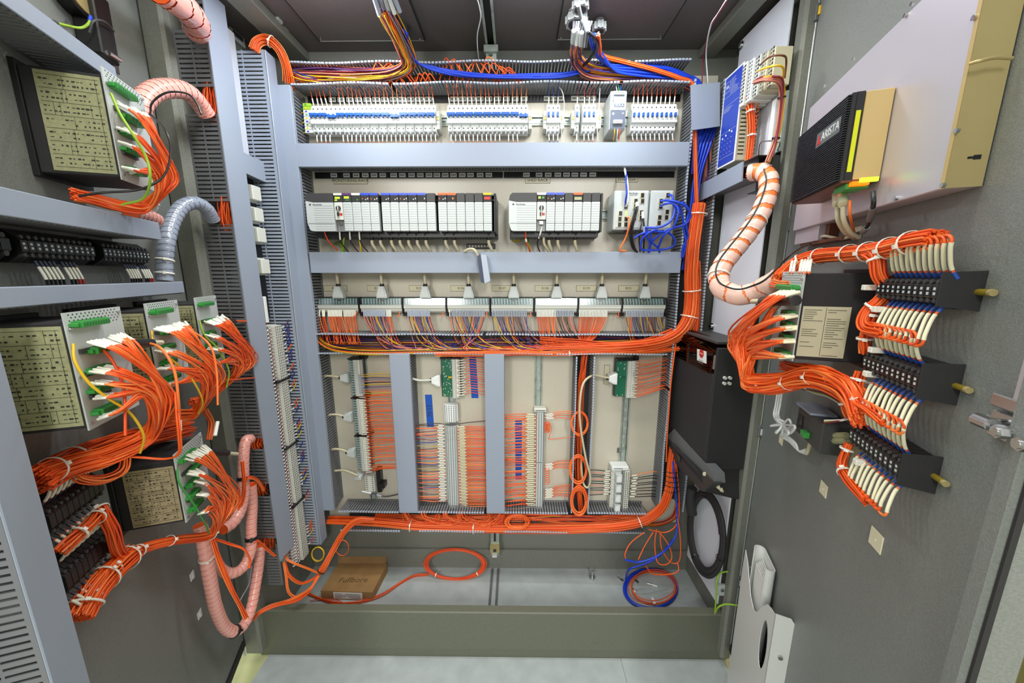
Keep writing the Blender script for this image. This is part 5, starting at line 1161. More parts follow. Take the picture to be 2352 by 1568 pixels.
# ================================================================ left door and left wall
def plane_text(P, u, v, n): return P.at(u, v, n)
def relay(P, un, z0, z1, N, dirn, label, plate_m, wd=.125, conns=(), nm='protection_relay', lab=(.030, .0, 0, 1), lines=True, hood_z=.016, base_n=0.0, split=False):
    """panel relay seen from behind its door: un = edge nearest the camera, dirn = +1/-1 direction away from the camera"""
    uf = un + dirn * wd; t = thing(nm, label, 'relay', P.at((un + uf) / 2, z0))
    MB(P.M).rbox((un, z0, base_n), (uf, z1, N), 'black_matt', .002).build('case', t)
    mb = MB(P.M); mb.rbox((un - dirn * .006, z0 - .008, base_n), (uf + dirn * .006, z1 + .008, base_n + .010), 'black', .001); mb.build('bezel', t)
    n0, n1 = lab[0], N - .004; a = z0 + lab[2] * (z1 - z0) + .006; b = z0 + lab[3] * (z1 - z0) - .006; e = un - dirn * .0012
    mb = MB(P.M); mb.box((un, a, n0), (e, b, n1), plate_m); mb.build('type_plate', t)
    rnd = random.Random(int(un * 1000) + 5); mb = MB(P.M); e2 = e - dirn * .0003
    if lines == 1:
        k = 7; hh = (b - a)
        for i in range(k + 1):
            z = a + hh * (.04 + .92 * i / k); mb.box((e, z, n0 + .004), (e2, z + .0007, n1 - .004), 'ink')
        for i in range(k):
            zc = a + hh * (.04 + .92 * (i + .5) / k)
            for j in range(13):
                for q in range(2):
                    if rnd.random() < .75:
                        w_ = rnd.uniform(.002, .006); x = n0 + .006 + (n1 - n0 - .016) * j / 12; h_ = rnd.uniform(.001, .0035)
                        mb.box((e, zc + (q - .5) * .009 - h_ / 2, x), (e2, zc + (q - .5) * .009 + h_ / 2, min(x + w_, n1 - .005)), 'ink')
            for j in range(rnd.randint(1, 3)):
                x = n0 + (n1 - n0) * rnd.uniform(.15, .85); mb.box((e, zc - hh * .065, x), (e2, zc + hh * .065, x + .0005), 'ink')
        mb.box((e, a + .006, n1 - .009), (e2, b - .006, n1 - .0084), 'ink')
    elif lines == 2:
        mid = (n0 + n1) / 2; mb.box((e, a + .002, mid), (e2, b - .002, mid + .0007), 'ink')
        for col in (0, 1):
            x0 = (mid + .003, n0 + .003)[col]; x1 = (n1 - .003, mid - .003)[col]
            for i in range(22):
                if rnd.random() < (.8 if i > 8 or col else .45) and i not in (2, 3, 7):
                    z = a + (b - a) * (.03 + .94 * i / 22); w_ = (x1 - x0) * rnd.uniform(.4, 1)
                    mb.box((e, z, x1 - w_), (e2, z + .0010, x1), 'ink')
    mb.build('printing', t)
    mb = MB(P.M); mb.box((un - dirn * .002, z0 - .004, N), (uf, z1 + hood_z, N + .0025), 'lightgrey')
    rows = 5; cols = 13
    for i in range(rows):
        for j in range(cols):
            u = un + dirn * (.008 + (wd - .016) * (j + (.5 if i % 2 else 0)) / cols); z = z1 + hood_z - .004 - i * .0052
            mb.box((u - .0012, z - .0012, N + .0025), (u + .0012, z + .0012, N + .0028), 'darkgrey')
    for (u, z) in ((un + dirn * .004, z1 - .012), (un + dirn * .004, (z0 + z1) / 2), (un + dirn * .004, z0 + .008), (uf - dirn * .008, z1 + hood_z - .01)):
        mb.cyl((u, z, N + .0025), (u, z, N + .006), .0028, 'steel', 8)
    mb.build('rear_plate', t)
    for (z, a0, a1) in conns:
        mb = MB(P.M); u0 = un + dirn * a0; u1 = un + dirn * a1
        mb.rbox((u0, z - .006, N + .0025), (u1, z + .006, N + .018), 'green', .0012); mb.rbox((u0 - dirn * .006, z - .004, N + .0025), (u0, z + .003, N + .014), 'green', .001)
        k = max(2, int(abs(u1 - u0) / .006))
        for i in range(k):
            uu = u0 + (u1 - u0) * (i + .5) / k; mb.box((uu - .0016, z + .006, N + .006), (uu + .0016, z + .0064, N + .015), 'green_dark'); mb.box((uu - .0018, z - .004, N + .018), (uu + .0018, z + .002, N + .0184), 'green_dark')
        mb.build('connector', t)
    mb = MB(P.M)
    for k in range(3): z = z0 + (z1 - z0) * (.72 - .22 * k); mb.box((un + dirn * .012, z - .004, N + .0025), (un + dirn * .06, z + .004, N + .007), 'darkgrey')
    mb.build('sockets', t)
    return t
C5 = lambda z1, dz: [(z1 - .004, .010, .075), (z1 - .055 * dz, .030, .085), (z1 - .090 * dz, .018, .060), (z1 - .125 * dz, .014, .055), (z1 - .165 * dz, .012, .060)]
relay(LD, -.498, 1.813, 2.008, .133, 1, 'protection relay with olive type plate, topmost on the left door', 'label_olive', conns=C5(2.0, 1), wd=.13)
relay(LD, -.719, 1.341, 1.531, .133, 1, 'protection relay with olive type plate, nearest in the row of three on the left door', 'label_olive', conns=C5(1.53, 1), wd=.135)
relay(LD, -.503, 1.341, 1.531, .133, 1, 'middle protection relay in the row of three on the left door', 'label_olive', conns=C5(1.53, 1), wd=.130)
relay(LD, -.282, 1.341, 1.531, .133, 1, 'protection relay nearest the hinge in the row of three on the left door', 'label_olive', conns=C5(1.53, 1), wd=.130)
relay(LD, -.495, .993, 1.160, .130, 1, 'protection relay with tan type plate, lowest on the left door', 'label_tan', conns=C5(1.155, .86), wd=.135, lab=(.028, 0, 0, .96))
# closed wireways on the door
def dduct(P, u0, v0, u1, v1, n, label, side=None):
    t = thing('wireway', label, 'wireway', P.at((u0 + u1) / 2, v0))
    MB(P.M).rbox((u0, v0, n), (u1, v1, n + .004), 'duct', .0015).build('cover', t)
    mb = MB(P.M)
    if u1 - u0 > v1 - v0:
        for v in (v0 + .001, v1 - .003): finger_row(mb, 'u', v, u0, u1, n, m='duct_dark', tip='duct_dark', n0=0)
    else:
        for u in (u0 + .001, u1 - .003): slot_wall(mb, u, v0, v1, n)
    mb.build('slotted_side', t); return t
dduct(LD, -.80, 2.036, -.38, 2.072, .096, 'slanting closed wireway above the topmost relay on the left door')
dduct(LD, -.80, 1.700, -.316, 1.744, .096, 'closed wireway between the topmost relay and the black terminals on the left door')
dduct(LD, -.80, 1.560, -.247, 1.592, .096, 'closed wireway just below the black terminals on the left door')
dduct(LD, -.845, .60, -.786, 1.545, .096, 'upright closed wireway near the free edge of the left door')
# black terminal rows on the left door
def fuseblock(P, u0, u1, z0, z1, n, label, k, dirn=1, marks=True, end=0.0, name='terminal_row', screw=None):
    t = thing(name, label, 'terminal block', P.at((u0 + u1) / 2, z0)); w = (u1 - u0) / k
    for i in range(k):
        a = u0 + i * w; mb = MB(P.M)
        mb.prism([(z0, .003), (z1, .003), (z1, n * .55), (z1 - (z1 - z0) * .2, n * .85), (z1 - (z1 - z0) * .34, n), (z0 + (z1 - z0) * .34, n), (z0 + (z1 - z0) * .2, n * .85), (z0, n * .55)][::-1], a + w * .05, a + w * .95, 'black', X=XU)
        zc = (z0 + z1) / 2
        for q in (-1, 1): mb.cyl((a + w / 2, zc + q * (z1 - z0) * .27, n * .90), (a + w / 2, zc + q * (z1 - z0) * .27, n * .97), w * .26, 'darkgrey', 8)
        if marks:
            mb.box((a + w * .3, zc + .0015, n), (a + w * .62, zc + .0055, n + .0004), 'lightgrey'); mb.box((a + w * .35, zc - .0055, n), (a + w * .68, zc - .0015, n + .0004), 'lightgrey')
        mb.build('terminal', t)
    if end:
        e0, e1 = (u1, u1 + end)
        MB(P.M).prism([(z0 - .002, .0), (z1 + .004, .0), (z1 + .002, n * 1.0), (z0 + .004, n * 1.0)], e0, e1, 'black_matt', X=XU).build('end_plate', t)
    if screw:
        s = MB(P.M); s.cyl((e1, (z0 + z1) / 2, .006), (e1 + .022, (z0 + z1) / 2, .006), .0045, 'brass', 8); s.cyl((e1 + .018, (z0 + z1) / 2, .006), (e1 + .023, (z0 + z1) / 2, .006), .0048, 'bronze_metal', 8); s.build('screw', t)
    return t
fuseblock(LD, -.64, -.47, 1.632, 1.690, .05, 'nearer black row of numbered terminals on the left door', 12)
fuseblock(LD, -.445, -.277, 1.632, 1.690, .05, 'black row of numbered terminals nearest the hinge on the left door', 12)
fuseblock(LD, -.76, -.65, 1.634, 1.690, .045, 'black row of plain terminals half out of view on the left door', 6, marks=False)
for (u0, n_, lab) in ((-.60, 9, 'nearer'), (-.36, 9, 'further')):
    for k in range(n_):
        u = u0 + k * .0095 + (.01 if k > 4 else 0); 
        wire([LD.M @ Vector(p) for p in ((u, 1.636, .036), (u + .002, 1.620, .040), (u + .006, 1.604, .042), (u + .01, 1.592, .04))], .0020, 'red' if (k > 6) else 'black', 'door_wire', seg=4, n=6, sleeve=[(0, .2, 'plug_navy'), (.22, .72, 'sleeve')], sl_r=1.25, tag=('%s sleeved wire below the %s black terminals, %s from the left' % ('red' if k > 6 else 'black', lab, ordn(k + 1)), 'wire', 'wires below the %s black terminals' % lab))
fuseblock(LD, -.715, -.585, 1.132, 1.205, .05, 'upper black terminal row at the lower left of the left door', 10, marks=False)
fuseblock(LD, -.715, -.585, 1.000, 1.080, .05, 'lower black terminal row at the lower left of the left door', 10, marks=False)
def pairs(u0, n_, z, dz, where, P=LD, w=.0125, down=True, n=.036, drift=.004, name='door_wire'):
    for k in range(n_):
        u = u0 + k * w; s = -1 if down else 1
        wire([P.M @ Vector(p) for p in ((u, z, n), (u, z + s * dz * .35, n + .012), (u + drift, z + s * dz * .7, n + .016), (u + drift * 2, z + s * dz, n + .010))], .0020, 'orange', name, seg=4, n=6, sleeve=[(0, .16, 'plug_navy'), (.2, .8, 'sleeve')], sl_r=1.3, tag=('orange wire in a pale sleeve %s, %s from the left' % (where, ordn(k + 1)), 'wire', 'sleeved wires ' + where))
pairs(-.705, 9, 1.198, .045, 'above the upper corner terminals', down=False)
pairs(-.705, 9, 1.136, .040, 'below the upper corner terminals')
pairs(-.705, 9, 1.076, .038, 'above the lower corner terminals', down=False)
pairs(-.705, 9, 1.004, .040, 'below the lower corner terminals')
# wire looms of the relays
def loom(label, P, groups, mids, gather, tail, r=.0016, off0=.150, sleeve='sleeve', extra=(), ties=(), name='relay_loom', tR=.016, mats=ORANGES, bulge=.014, spread=12):
    """groups of wires from the connectors arc through a mid region, gather, and run off together along the tail"""
    t = thing(name, label, 'wire loom', T(P.W(*gather))); tot = sum(g[4] for g in groups); i = 0
    tp = spline([P.W(*q) for q in tail], 5)
    for (x0, y0, x1, y1, n) in groups:
        for k in range(n):
            f = k / max(1, n - 1); i += 1; a = P.W(x0 + (x1 - x0) * f, y0 + (y1 - y0) * f + random.uniform(-3, 3), off0)
            g = (i - 1) / max(1, tot - 1); m0, m1 = mids
            mx = m0[0] + (m1[0] - m0[0]) * g + random.uniform(-spread, spread); my = m0[1] + (m1[1] - m0[1]) * g + random.uniform(-spread, spread); mo = m0[2] + (m1[2] - m0[2]) * g
            b = P.W(mx, my, mo); sx = x0 + (x1 - x0) * f; sy = y0 + (y1 - y0) * f
            q1 = P.W(sx + (mx - sx) * .42, sy + (my - sy) * .25, off0 + (mo - off0) * .55 + .01)
            rr_ = tR * math.sqrt(random.random()); th_ = random.uniform(0, 6.28); of = Vector((0, 0, 1)) * (rr_ * sin(th_)) + P.n * (rr_ * cos(th_) * .7)
            tt = [p + of + jit(Vector(), tR * .12) for p in tp[::5]] + ([tp[-1] + of] if (len(tp) - 1) % 5 else [])
            path = [a, q1, b, b.lerp(tt[0], .5) + P.n * bulge] + tt
            pts = spline(path, 5); MB().tube(pts, r, random.choice(mats), 5).build('wire', t)
            j1 = 1; acc = 0.0
            while j1 < len(pts) - 2 and acc < .021: acc += (pts[j1] - pts[j1 - 1]).length; j1 += 1
            MB().tube(pts[0:j1], r * 1.35, sleeve, 5).build('marker_sleeve', t)
    for (L, m, rr) in extra: MB().tube(spline([P.W(*q) for q in L]), rr, m, 6).build('stray_wire', t)
    for (q, d, R) in ties: add_tie(t, P.W(*q), P.W(q[0] + d[0], q[1] + d[1], q[2]) - P.W(*q), R, 'tie')
    return t
loom('orange loom arching from the topmost relay on the left door and back under it', LD, [(262, 232, 335, 262, 12), (268, 290, 300, 300, 8), (272, 325, 300, 335, 8), (280, 385, 300, 395, 8)], ((405, 395, .19), (350, 400, .17)), (330, 475, .13), [(330, 475, .13), (270, 470, .10), (215, 455, .07), (170, 445, .05)], r=.0022, tR=.014,
     extra=[([(255, 215, .15), (275, 260, .17), (300, 300, .19), (335, 360, .20), (345, 410, .20), (330, 455, .17), (280, 470, .13)], 'yellowgreen', .0024), ([(345, 262, .14), (380, 300, .20), (392, 350, .21), (375, 405, .2), (320, 435, .17), (240, 442, .12), (180, 450, .09)], 'black', .0024)],
     ties=(((345, 472, .135), (-20, 4), .013),))
loom('orange loom arching from the nearest relay of the row of three on the left door', LD, [(200, 785, 245, 778, 12), (250, 772, 285, 766, 10), (205, 852, 245, 838, 9), (205, 880, 235, 875, 9), (215, 915, 240, 905, 9), (225, 960, 262, 945, 9)], ((392, 900, .20), (330, 900, .19)), (330, 1010, .14), [(330, 1010, .14), (250, 1048, .10), (170, 1070, .07), (95, 1095, .05)], r=.0019, tR=.022,
     extra=[([(168, 790, .14), (172, 830, .15), (205, 880, .16), (250, 915, .17), (300, 950, .18), (330, 1000, .18), (322, 1040, .16)], 'yellow', .0022), ([(285, 775, .14), (330, 785, .16), (370, 800, .20), (400, 850, .22), (410, 920, .22), (412, 960, .2)], 'orange_light', .0026), ([(225, 790, .14), (262, 835, .17), (285, 900, .18), (288, 1000, .18)], 'orange_dark', .0024)],
     ties=(((120, 1078, .058), (-12, 5), .022),))
loom('orange loom arching from the middle relay of the row of three', LD, [(352, 755, 392, 748, 12), (396, 744, 425, 740, 10), (355, 805, 385, 800, 10), (360, 845, 390, 840, 10), (368, 885, 395, 878, 10)], ((505, 850, .20), (455, 870, .19)), (445, 948, .13), [(445, 948, .13), (405, 955, .11), (380, 960, .09)], r=.0019, tR=.018,
     extra=[([(348, 760, .14), (356, 790, .15), (400, 830, .17), (440, 870, .19), (465, 920, .19), (455, 950, .17)], 'yellow', .0021), ([(425, 750, .14), (480, 790, .2), (497, 850, .21), (500, 930, .21)], 'orange_light', .0026)])
loom('orange loom arching from the relay nearest the hinge on the left door', LD, [(468, 738, 492, 733, 11), (496, 728, 512, 724, 9), (470, 770, 490, 766, 9), (475, 800, 495, 797, 9), (480, 835, 500, 830, 8)], ((585, 815, .19), (545, 830, .18)), (505, 892, .12), [(505, 892, .12), (470, 912, .10), (440, 925, .08)], r=.0018, tR=.013,
     extra=[([(458, 735, .14), (470, 770, .15), (500, 800, .17), (525, 850, .18), (520, 890, .17)], 'yellowgreen', .0022)])
loom('orange loom sweeping from the lowest relay on the left door into a tied trunk', LD, [(425, 1050, 470, 1020, 14), (430, 1085, 450, 1078, 10), (445, 1105, 462, 1098, 10), (450, 1135, 465, 1130, 10), (455, 1180, 470, 1172, 10)], ((550, 1130, .17), (480, 1170, .16)), (480, 1228, .12), [(480, 1228, .12), (400, 1240, .09), (320, 1262, .06), (255, 1305, .055), (180, 1415, .05)], r=.0019, tR=.013,
     extra=[([(405, 1070, .13), (412, 1110, .14), (440, 1150, .15), (470, 1200, .15), (480, 1225, .13)], 'green', .0022)],
     ties=(((484, 1226, .12), (-14, 4), .015), ((390, 1241, .087), (-12, 3), .012), ((318, 1265, .06), (-10, 6), .014), ((262, 1305, .055), (-8, 10), .014), ((215, 1368, .05), (-8, 12), .014)))
def dh(label, L, n, R, P=LD, **k): return harness('cable_bundle', label, [P.W(*q) for q in L], n, R, **k)
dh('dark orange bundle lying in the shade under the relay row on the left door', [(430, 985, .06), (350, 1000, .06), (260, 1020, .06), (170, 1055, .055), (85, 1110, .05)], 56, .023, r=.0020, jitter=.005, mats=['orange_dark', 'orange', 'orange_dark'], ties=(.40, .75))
dh('orange wires looping back above the upper corner terminals', [(290, 1040, .09), (282, 1080, .09), (240, 1100, .08), (190, 1098, .07), (180, 1080, .06), (230, 1065, .07), (300, 1035, .09)], 7, .008, r=.0019, jitter=.003)
dh('orange wires bending down between the two corner terminal rows', [(225, 1165, .06), (238, 1180, .07), (255, 1215, .07), (268, 1262, .06), (292, 1285, .055)], 14, .011, r=.0019, jitter=.002, ties=(.1,))
dh('orange wires crossing from the bend to the upright wireway', [(235, 1170, .06), (205, 1205, .065), (170, 1235, .06), (135, 1268, .05)], 14, .012, r=.0019, jitter=.002, ties=(.2, .6))
dh('tied orange trunk filling the corner below the lower terminals', [(300, 1272, .05), (262, 1305, .05), (215, 1355, .048), (178, 1420, .045)], 56, .024, r=.0020, jitter=.002, ties=(.15, .5, .85), mats=['orange', 'orange_light', 'orange'])
dh('orange strand falling from the tied loom to the lowest black strap', [(485, 1232, .11), (505, 1290, .13), (530, 1350, .15), (552, 1392, .16), (566, 1420, .17)], 7, .006, r=.0019, jitter=.001)
dh('orange pair running from the tied loom to the middle black strap', [(490, 1236, .11), (530, 1250, .14), (560, 1262, .17), (574, 1285, .18), (572, 1305, .18)], 3, .003, r=.0019, jitter=.001)
dh('orange wire pair with black joint dropping below the middle relay', [(402, 900, .2), (408, 960, .21), (413, 1000, .21), (412, 1040, .2), (380, 1055, .17), (300, 1050, .12), (230, 1050, .1)], 2, .003, r=.0022)
dh('long orange wire looping from the hinge-side relay over the front wireway', [(500, 735, .14), (560, 737, .17), (600, 740, .18), (635, 770, .19), (646, 815, .19), (628, 858, .18), (560, 870, .17), (520, 872, .16)], 2, .002, r=.0022, ties=(.62,), tie_m='black')
dh('orange wires hanging behind the loom of the middle relay', [(470, 940, .08), (485, 970, .08), (480, 1010, .08)], 6, .008, r=.002)
# printed plugs and black connector bodies
def plug(label, a, b, r, m='black', P=LD, tip='label_plate', cat='connector'):
    p = P.W(*a); q = P.W(*b); mb = MB(); d = (q - p); mb.cyl(p, p + d * .72, r, m, 10); mb.cyl(p + d * .72, q, r * .55, tip, 8)
    return mb.build('cable_plug', tag=(label, cat))
for a, b, r_, lb in (((275, 790, .16), (372, 786, .17), .009, 'long black plug across the nearest loom of the row of three'), ((385, 762, .15), (420, 760, .15), .007, 'short black plug below the middle relay connector'), ((498, 736, .15), (555, 738, .16), .007, 'slim black plug beside the hinge-side relay'), ((455, 1035, .14), (545, 1042, .17), .009, 'black plug with blue label beside the lowest relay')):
    plug(lb, a, b, r_)
for a, b, lb in (((411, 965, .2), (412, 990, .2), 'white wire flag below the black joint of the nearest loom'), ((500, 968, .18), (494, 1000, .18), 'white wire flag hanging by the lowest relay')):
    mb = MB(); mb.cyl(LD.W(*a), LD.W(*b), .0045, 'paper', 8); mb.build('wire_flag', tag=(lb, 'label'))
for k, (x, y) in enumerate(((122, 1077), (440, 1322), (457, 1410))):
    mb = MB(LD.M); p = LD.L(x, y); mb.rbox((p.x - .012, p.y - .013, 0), (p.x + .012, p.y + .013, .003), 'white', .001); mb.box((p.x - .004, p.y - .009, .003), (p.x + .004, p.y + .009, .0065), 'white')
    mb.build('adhesive_mount', tag=('white adhesive tie mount on the left door, %s from the top' % ordn(k + 1), 'tie mount', 'tie mounts on the left door'))
# door switch and fan grille at the top of the left door
t = thing('door_switch', 'black and silver door switch high on the left door', 'switch', LD.at(*LD.L(240, 118).xy))
a = LD.L(205, 118, .02); b = LD.L(285, 60, .02)
MB(LD.M).rbox((a.x, a.y, 0), (a.x + .06, b.y, .045), 'black', .003).build('body', t)
mb = MB(LD.M); mb.rbox((a.x + .05, a.y - .01, .0), (a.x + .085, b.y - .006, .03), 'steel', .002); mb.cyl((a.x + .02, a.y + .012, .045), (a.x + .05, a.y + .012, .05), .006, 'steel', 8); mb.build('lever', t)
loose([(122, 50, .02), (150, 58, .02), (185, 64, .03), (203, 54, .04), (208, 38, .04)], .0026, 'yellowgreen', 'earth_wire', 'green-yellow earth wire beside the door switch', 'wire', P=LD, sleeve=[(0, .08, 'darkgrey'), (.85, 1, 'blue')])
loose([(205, 75, .05), (215, 48, .06), (240, 50, .06), (262, 72, .05)], .0022, 'darkgrey', 'switch_wire', 'dark wire arching over the door switch', 'wire', P=LD)
t = thing('round_fan', 'dark round fan at the top of the left door', 'fan', LD.at(*LD.L(185, 2).xy))
c = LD.L(180, -60, .03); mb = MB(LD.M); mb.cyl((c.x, c.y, 0), (c.x, c.y, .03), .085, 'black', 28); mb.build('housing', t)
mb = MB(LD.M); mb.cyl((c.x, c.y, .03), (c.x, c.y, .034), .078, 'bronze_metal', 28); mb.build('rim', t)
# ---- left wall: small sockets, terminal strips, wires between the two wireways
for k, (y0, y1) in enumerate(((422, 462), (474, 512), (520, 560), (592, 632))):
    a = LW.L(575 + k * 9, y1, .09); b = LW.L(575 + k * 9, y0, .09); t = thing('relay_socket', 'white relay socket between the left wireways, %s from the top' % ordn(k + 1), 'relay socket', LW.at(1.40, a.y), 'white sockets between the left wireways')
    MB(LW.M).rbox((1.345, a.y, .063), (1.405, b.y, .085), 'lightgrey', .002).build('body', t)
    MB(LW.M).rbox((1.355, a.y + .006, .085), (1.40, b.y - .006, .105), 'offwhite', .002).build('clip', t)
MB(LW.M).box((1.34, 1.44, .062), (1.415, 1.97, .070), 'black').build('mounting_strip', tag=('black mounting strip behind the white relay sockets', 'strip'))
mb = MB(LW.M); mb.rbox((1.335, 1.43, .006), (1.35, 1.53, .11), 'white', .002); mb.build('end_stop', tag=('white end stop above the left wall terminal strips', 'bracket'))
strip(100, 1.352, 1.416, .365, .0105, 'pale terminal block between the left wireways', 'terminal strip of the left wall', m='offwhite', P=LW, h=.118, holes=6)
for (z, lb) in ((.640, 'lower'), (.905, 'middle'), (1.19, 'upper')):
    mb = MB(LW.M); mb.box((1.335, z, .006), (1.418, z + .007, .123), 'black'); mb.build('end_stop', tag=('black divider in the left wall terminal strip, the %s one' % lb, 'bracket'))
k = 0
for i in range(72):
    z = .375 + i * .0145
    wire([LW.M @ Vector(p) for p in ((1.356, z, .100), (1.348, z + .001, .110), (1.334, z - .003, .112), (1.322, z - .012, .085))], .0022, 'maroon', 'strip_wire', seg=3, n=5, sleeve=(.22, .9, 'white'), sl_r=1.25, tag=('white-sleeved red wire left of the wall terminal strip, %s from bottom' % ordn(i + 1), 'wire', 'sleeved wires left of the wall strip'))
zr = [.40, .44, .46, .475, .49, .62, .64, .70, .715, .73, .745, .80, .815, .83, .87, .92, .935, .95, .965, .98, 1.03, 1.05, 1.07, 1.13, 1.15, 1.18, 1.20, 1.22, 1.25, 1.265, 1.28, 1.30, 1.315, 1.33, 1.35, 1.365, 1.38, 1.40]
for i, z in enumerate(zr):
    m = random.choice(['orange', 'orange', 'orange_dark', 'blue_dark', 'maroon', 'yellow']) if z < 1.2 else random.choice(['blue_dark', 'orange', 'blue_dark', 'purple'])
    wire([LW.M @ Vector(p) for p in ((1.412, z, .100), (1.418, z + .003, .118), (1.421, z + .016, .130), (1.4225, z + .032, .138))], .0020, m, 'strip_wire', seg=4, n=5, sleeve=(.0, .4, 'white'), sl_r=1.3, tag=('short %s wire curling right from the wall strip, %s from bottom' % (CN[m], ordn(i + 1)), 'wire', 'curled wires right of the wall strip'))
# orange bundles showing through the gaps of the front wireway
for k, (z0, z1, n) in enumerate(((2.10, 2.21, .085), (1.76, 1.87, .08), (.955, 1.015, .07), (.76, .825, .06), (.515, .585, .06))):
    P_ = [LW.at(1.262, z1, n) @ Vector((0, 0, 0)), LW.at(1.256, (z0 + z1) / 2, n - .004) @ Vector((0, 0, 0)), LW.at(1.262, z0, n - .006) @ Vector((0, 0, 0))]
    harness('cable_bundle', 'orange wires showing in the %s gap of the front left wireway, counted from the top' % ordn(k + 1), P_, 22, .022, r=.0020, jitter=.003, seg=4)
# ---- flexible spiral tubes
def spiral(label, L, r, m, wrap, core='orange', pitch=1.6, cover=.86, n=18, straps=(), P=None, name='spiral_tube', ends=True, inner=True):
    pts0 = [ony(x, y, Y) for (x, y, Y) in L] if P is None else [P.W(*q) for q in L]
    raw = spline(pts0, 24); seg = [0.0]
    for i in range(1, len(raw)): seg.append(seg[-1] + (raw[i] - raw[i - 1]).length)
    tot = seg[-1]; step = r * pitch / 14; k = max(20, int(tot / step)); pts = []; j = 0
    for i in range(k + 1):
        s = tot * i / k
        while j < len(seg) - 2 and seg[j + 1] < s: j += 1
        f = (s - seg[j]) / max(1e-9, seg[j + 1] - seg[j]); pts.append(raw[j].lerp(raw[j + 1], min(1, max(0, f))))
    t = thing(name, label, 'flexible tube', T(pts[0]))
    MB().tube(pts[::4] + [pts[-1]], r * .955, core, 12).build('wire_core', t)
    a = None; vs = []; K = len(pts)
    for i in range(K):
        tn = (pts[min(i + 1, K - 1)] - pts[max(i - 1, 0)]).normalized()
        if a is None: a = tn.orthogonal()
        a = (a - tn * a.dot(tn)).normalized(); b = tn.cross(a)
        for q in range(n):
            th = 2 * pi * q / n; ph = (i / 14.0 - q / n) % 1.0
            rr = r * (1.0 + (.025 if ph < .5 else -.005)); vs.append(pts[i] + a * (rr * cos(th)) + b * (rr * sin(th)))
    fs = []
    for i in range(K - 1):
        cv = cover[0] + (cover[1] - cover[0]) * i / K if isinstance(cover, tuple) else cover
        for q in range(n):
            if ((i / 14.0 - q / n) % 1.0) < cv: fs.append([i * n + q, i * n + (q + 1) % n, (i + 1) * n + (q + 1) % n, (i + 1) * n + q])
    mb = MB(); mb.add(vs, fs, m, True); mb.build('spiral_wrap', t)
    for (f, mm) in straps:
        i = min(int(f * (K - 1)), K - 2); add_tie(t, pts[i], pts[i + 1] - pts[max(i - 1, 0)], r * 1.06, mm, .012 if mm == 'black' else .005)
    return t
spiral('fat pink spiral tube entering the very top of the front left wireway', [(360, -30, 1.0), (395, -5, 1.05), (428, 22, 1.12), (448, 48, 1.18), (452, 70, 1.225)], .034, 'pink_tube', 1, cover=.93, pitch=1.9)
spiral('pink spiral tube arching from behind the topmost relay into the front left wireway', [(318, 262, .98), (328, 232, 1.0), (358, 208, 1.05), (400, 203, 1.11), (434, 213, 1.16), (458, 238, 1.20), (474, 262, 1.225)], .024, 'pink_tube', 1, cover=.93, pitch=.9)
loose([(345, 262, .10), (350, 235, .16), (385, 212, .20), (430, 215, .23), (452, 238, .25), (462, 262, .26)], .0022, 'black', 'control_wire', 'thin black wire following the upper pink tube', 'wire', P=LD)
spiral('clear grey spiral tube arching from the lower door wireway into the front left wireway', [(378, 645, 1.02), (378, 600, 1.03), (384, 550, 1.05), (398, 505, 1.09), (420, 474, 1.13), (450, 466, 1.17), (475, 480, 1.2), (490, 506, 1.225)], .0195, 'grey_tube', 1, core='greywire', cover=.95, pitch=.9, straps=((.06, 'tie'), (.16, 'tie')))
spiral('short pink tube showing below the topmost loom on the left door', [(300, 486, .9), (330, 492, .95), (358, 505, 1.0)], .018, 'pink_tube', 1, cover=.93, pitch=1.0)
spiral('pink spiral tube dropping from the lower wireway gap and curling behind the lowest loom', [(575, 1008, 1.215), (565, 1012, 1.19), (560, 1040, 1.17), (559, 1085, 1.15), (560, 1130, 1.13), (552, 1172, 1.10), (535, 1200, 1.06), (512, 1216, 1.02)], .0175, 'pink_tube', 1, cover=.93, pitch=1.1, straps=((.45, 'black'),))
spiral('pink spiral tube hanging beside it and looping back to the left door', [(576, 1112, 1.16), (579, 1160, 1.16), (577, 1210, 1.15), (576, 1262, 1.13), (560, 1300, 1.10), (534, 1316, 1.06), (508, 1308, 1.03), (490, 1280, 1.0), (482, 1248, .98)], .0175, 'pink_tube', 1, cover=.93, pitch=1.1, straps=((.38, 'black'),))
spiral('longest pink spiral tube hanging in a deep loop at the foot of the left door', [(598, 1252, 1.20), (594, 1300, 1.18), (586, 1350, 1.14), (577, 1395, 1.10), (562, 1432, 1.06), (538, 1450, 1.02), (514, 1436, .99), (496, 1395, .96), (484, 1340, .94), (474, 1280, .93), (464, 1225, .93), (458, 1205, .93)], .0175, 'pink_tube', 1, cover=.93, pitch=1.1, straps=((.37, 'black'), (.86, 'tie')))
for k, q in enumerate(([(562, 1100, 1.13), (575, 1096, 1.14), (592, 1104, 1.18), (606, 1125, 1.22)], [(580, 1246, 1.13), (592, 1242, 1.15), (612, 1258, 1.19), (632, 1276, 1.22)], [(556, 1060, 1.10), (560, 1110, 1.10), (556, 1150, 1.10), (540, 1186, 1.08)])):
    harness('cable_bundle', 'orange strands tied outside the pink tubes, %s of three from the top' % ordn((1, 3, 2)[k]), [ony(*p) for p in q], 5, .005, r=.002, jitter=.001)
loose([(578, 1300, .14), (572, 1340, .13), (556, 1370, .12), (545, 1392, .11)], .0022, 'greywire', 'earth_wire', 'pale green-grey wire hanging behind the lowest pink tube', 'wire', P=LD)
wire([onz(596, 1366, .12), onz(610, 1362, .13), onz(622, 1360, .14), onz(634, 1354, .15)], .0022, 'yellowgreen', 'earth_wire', tag=('bright green-yellow wire stub on the floor by the left frame', 'wire'))
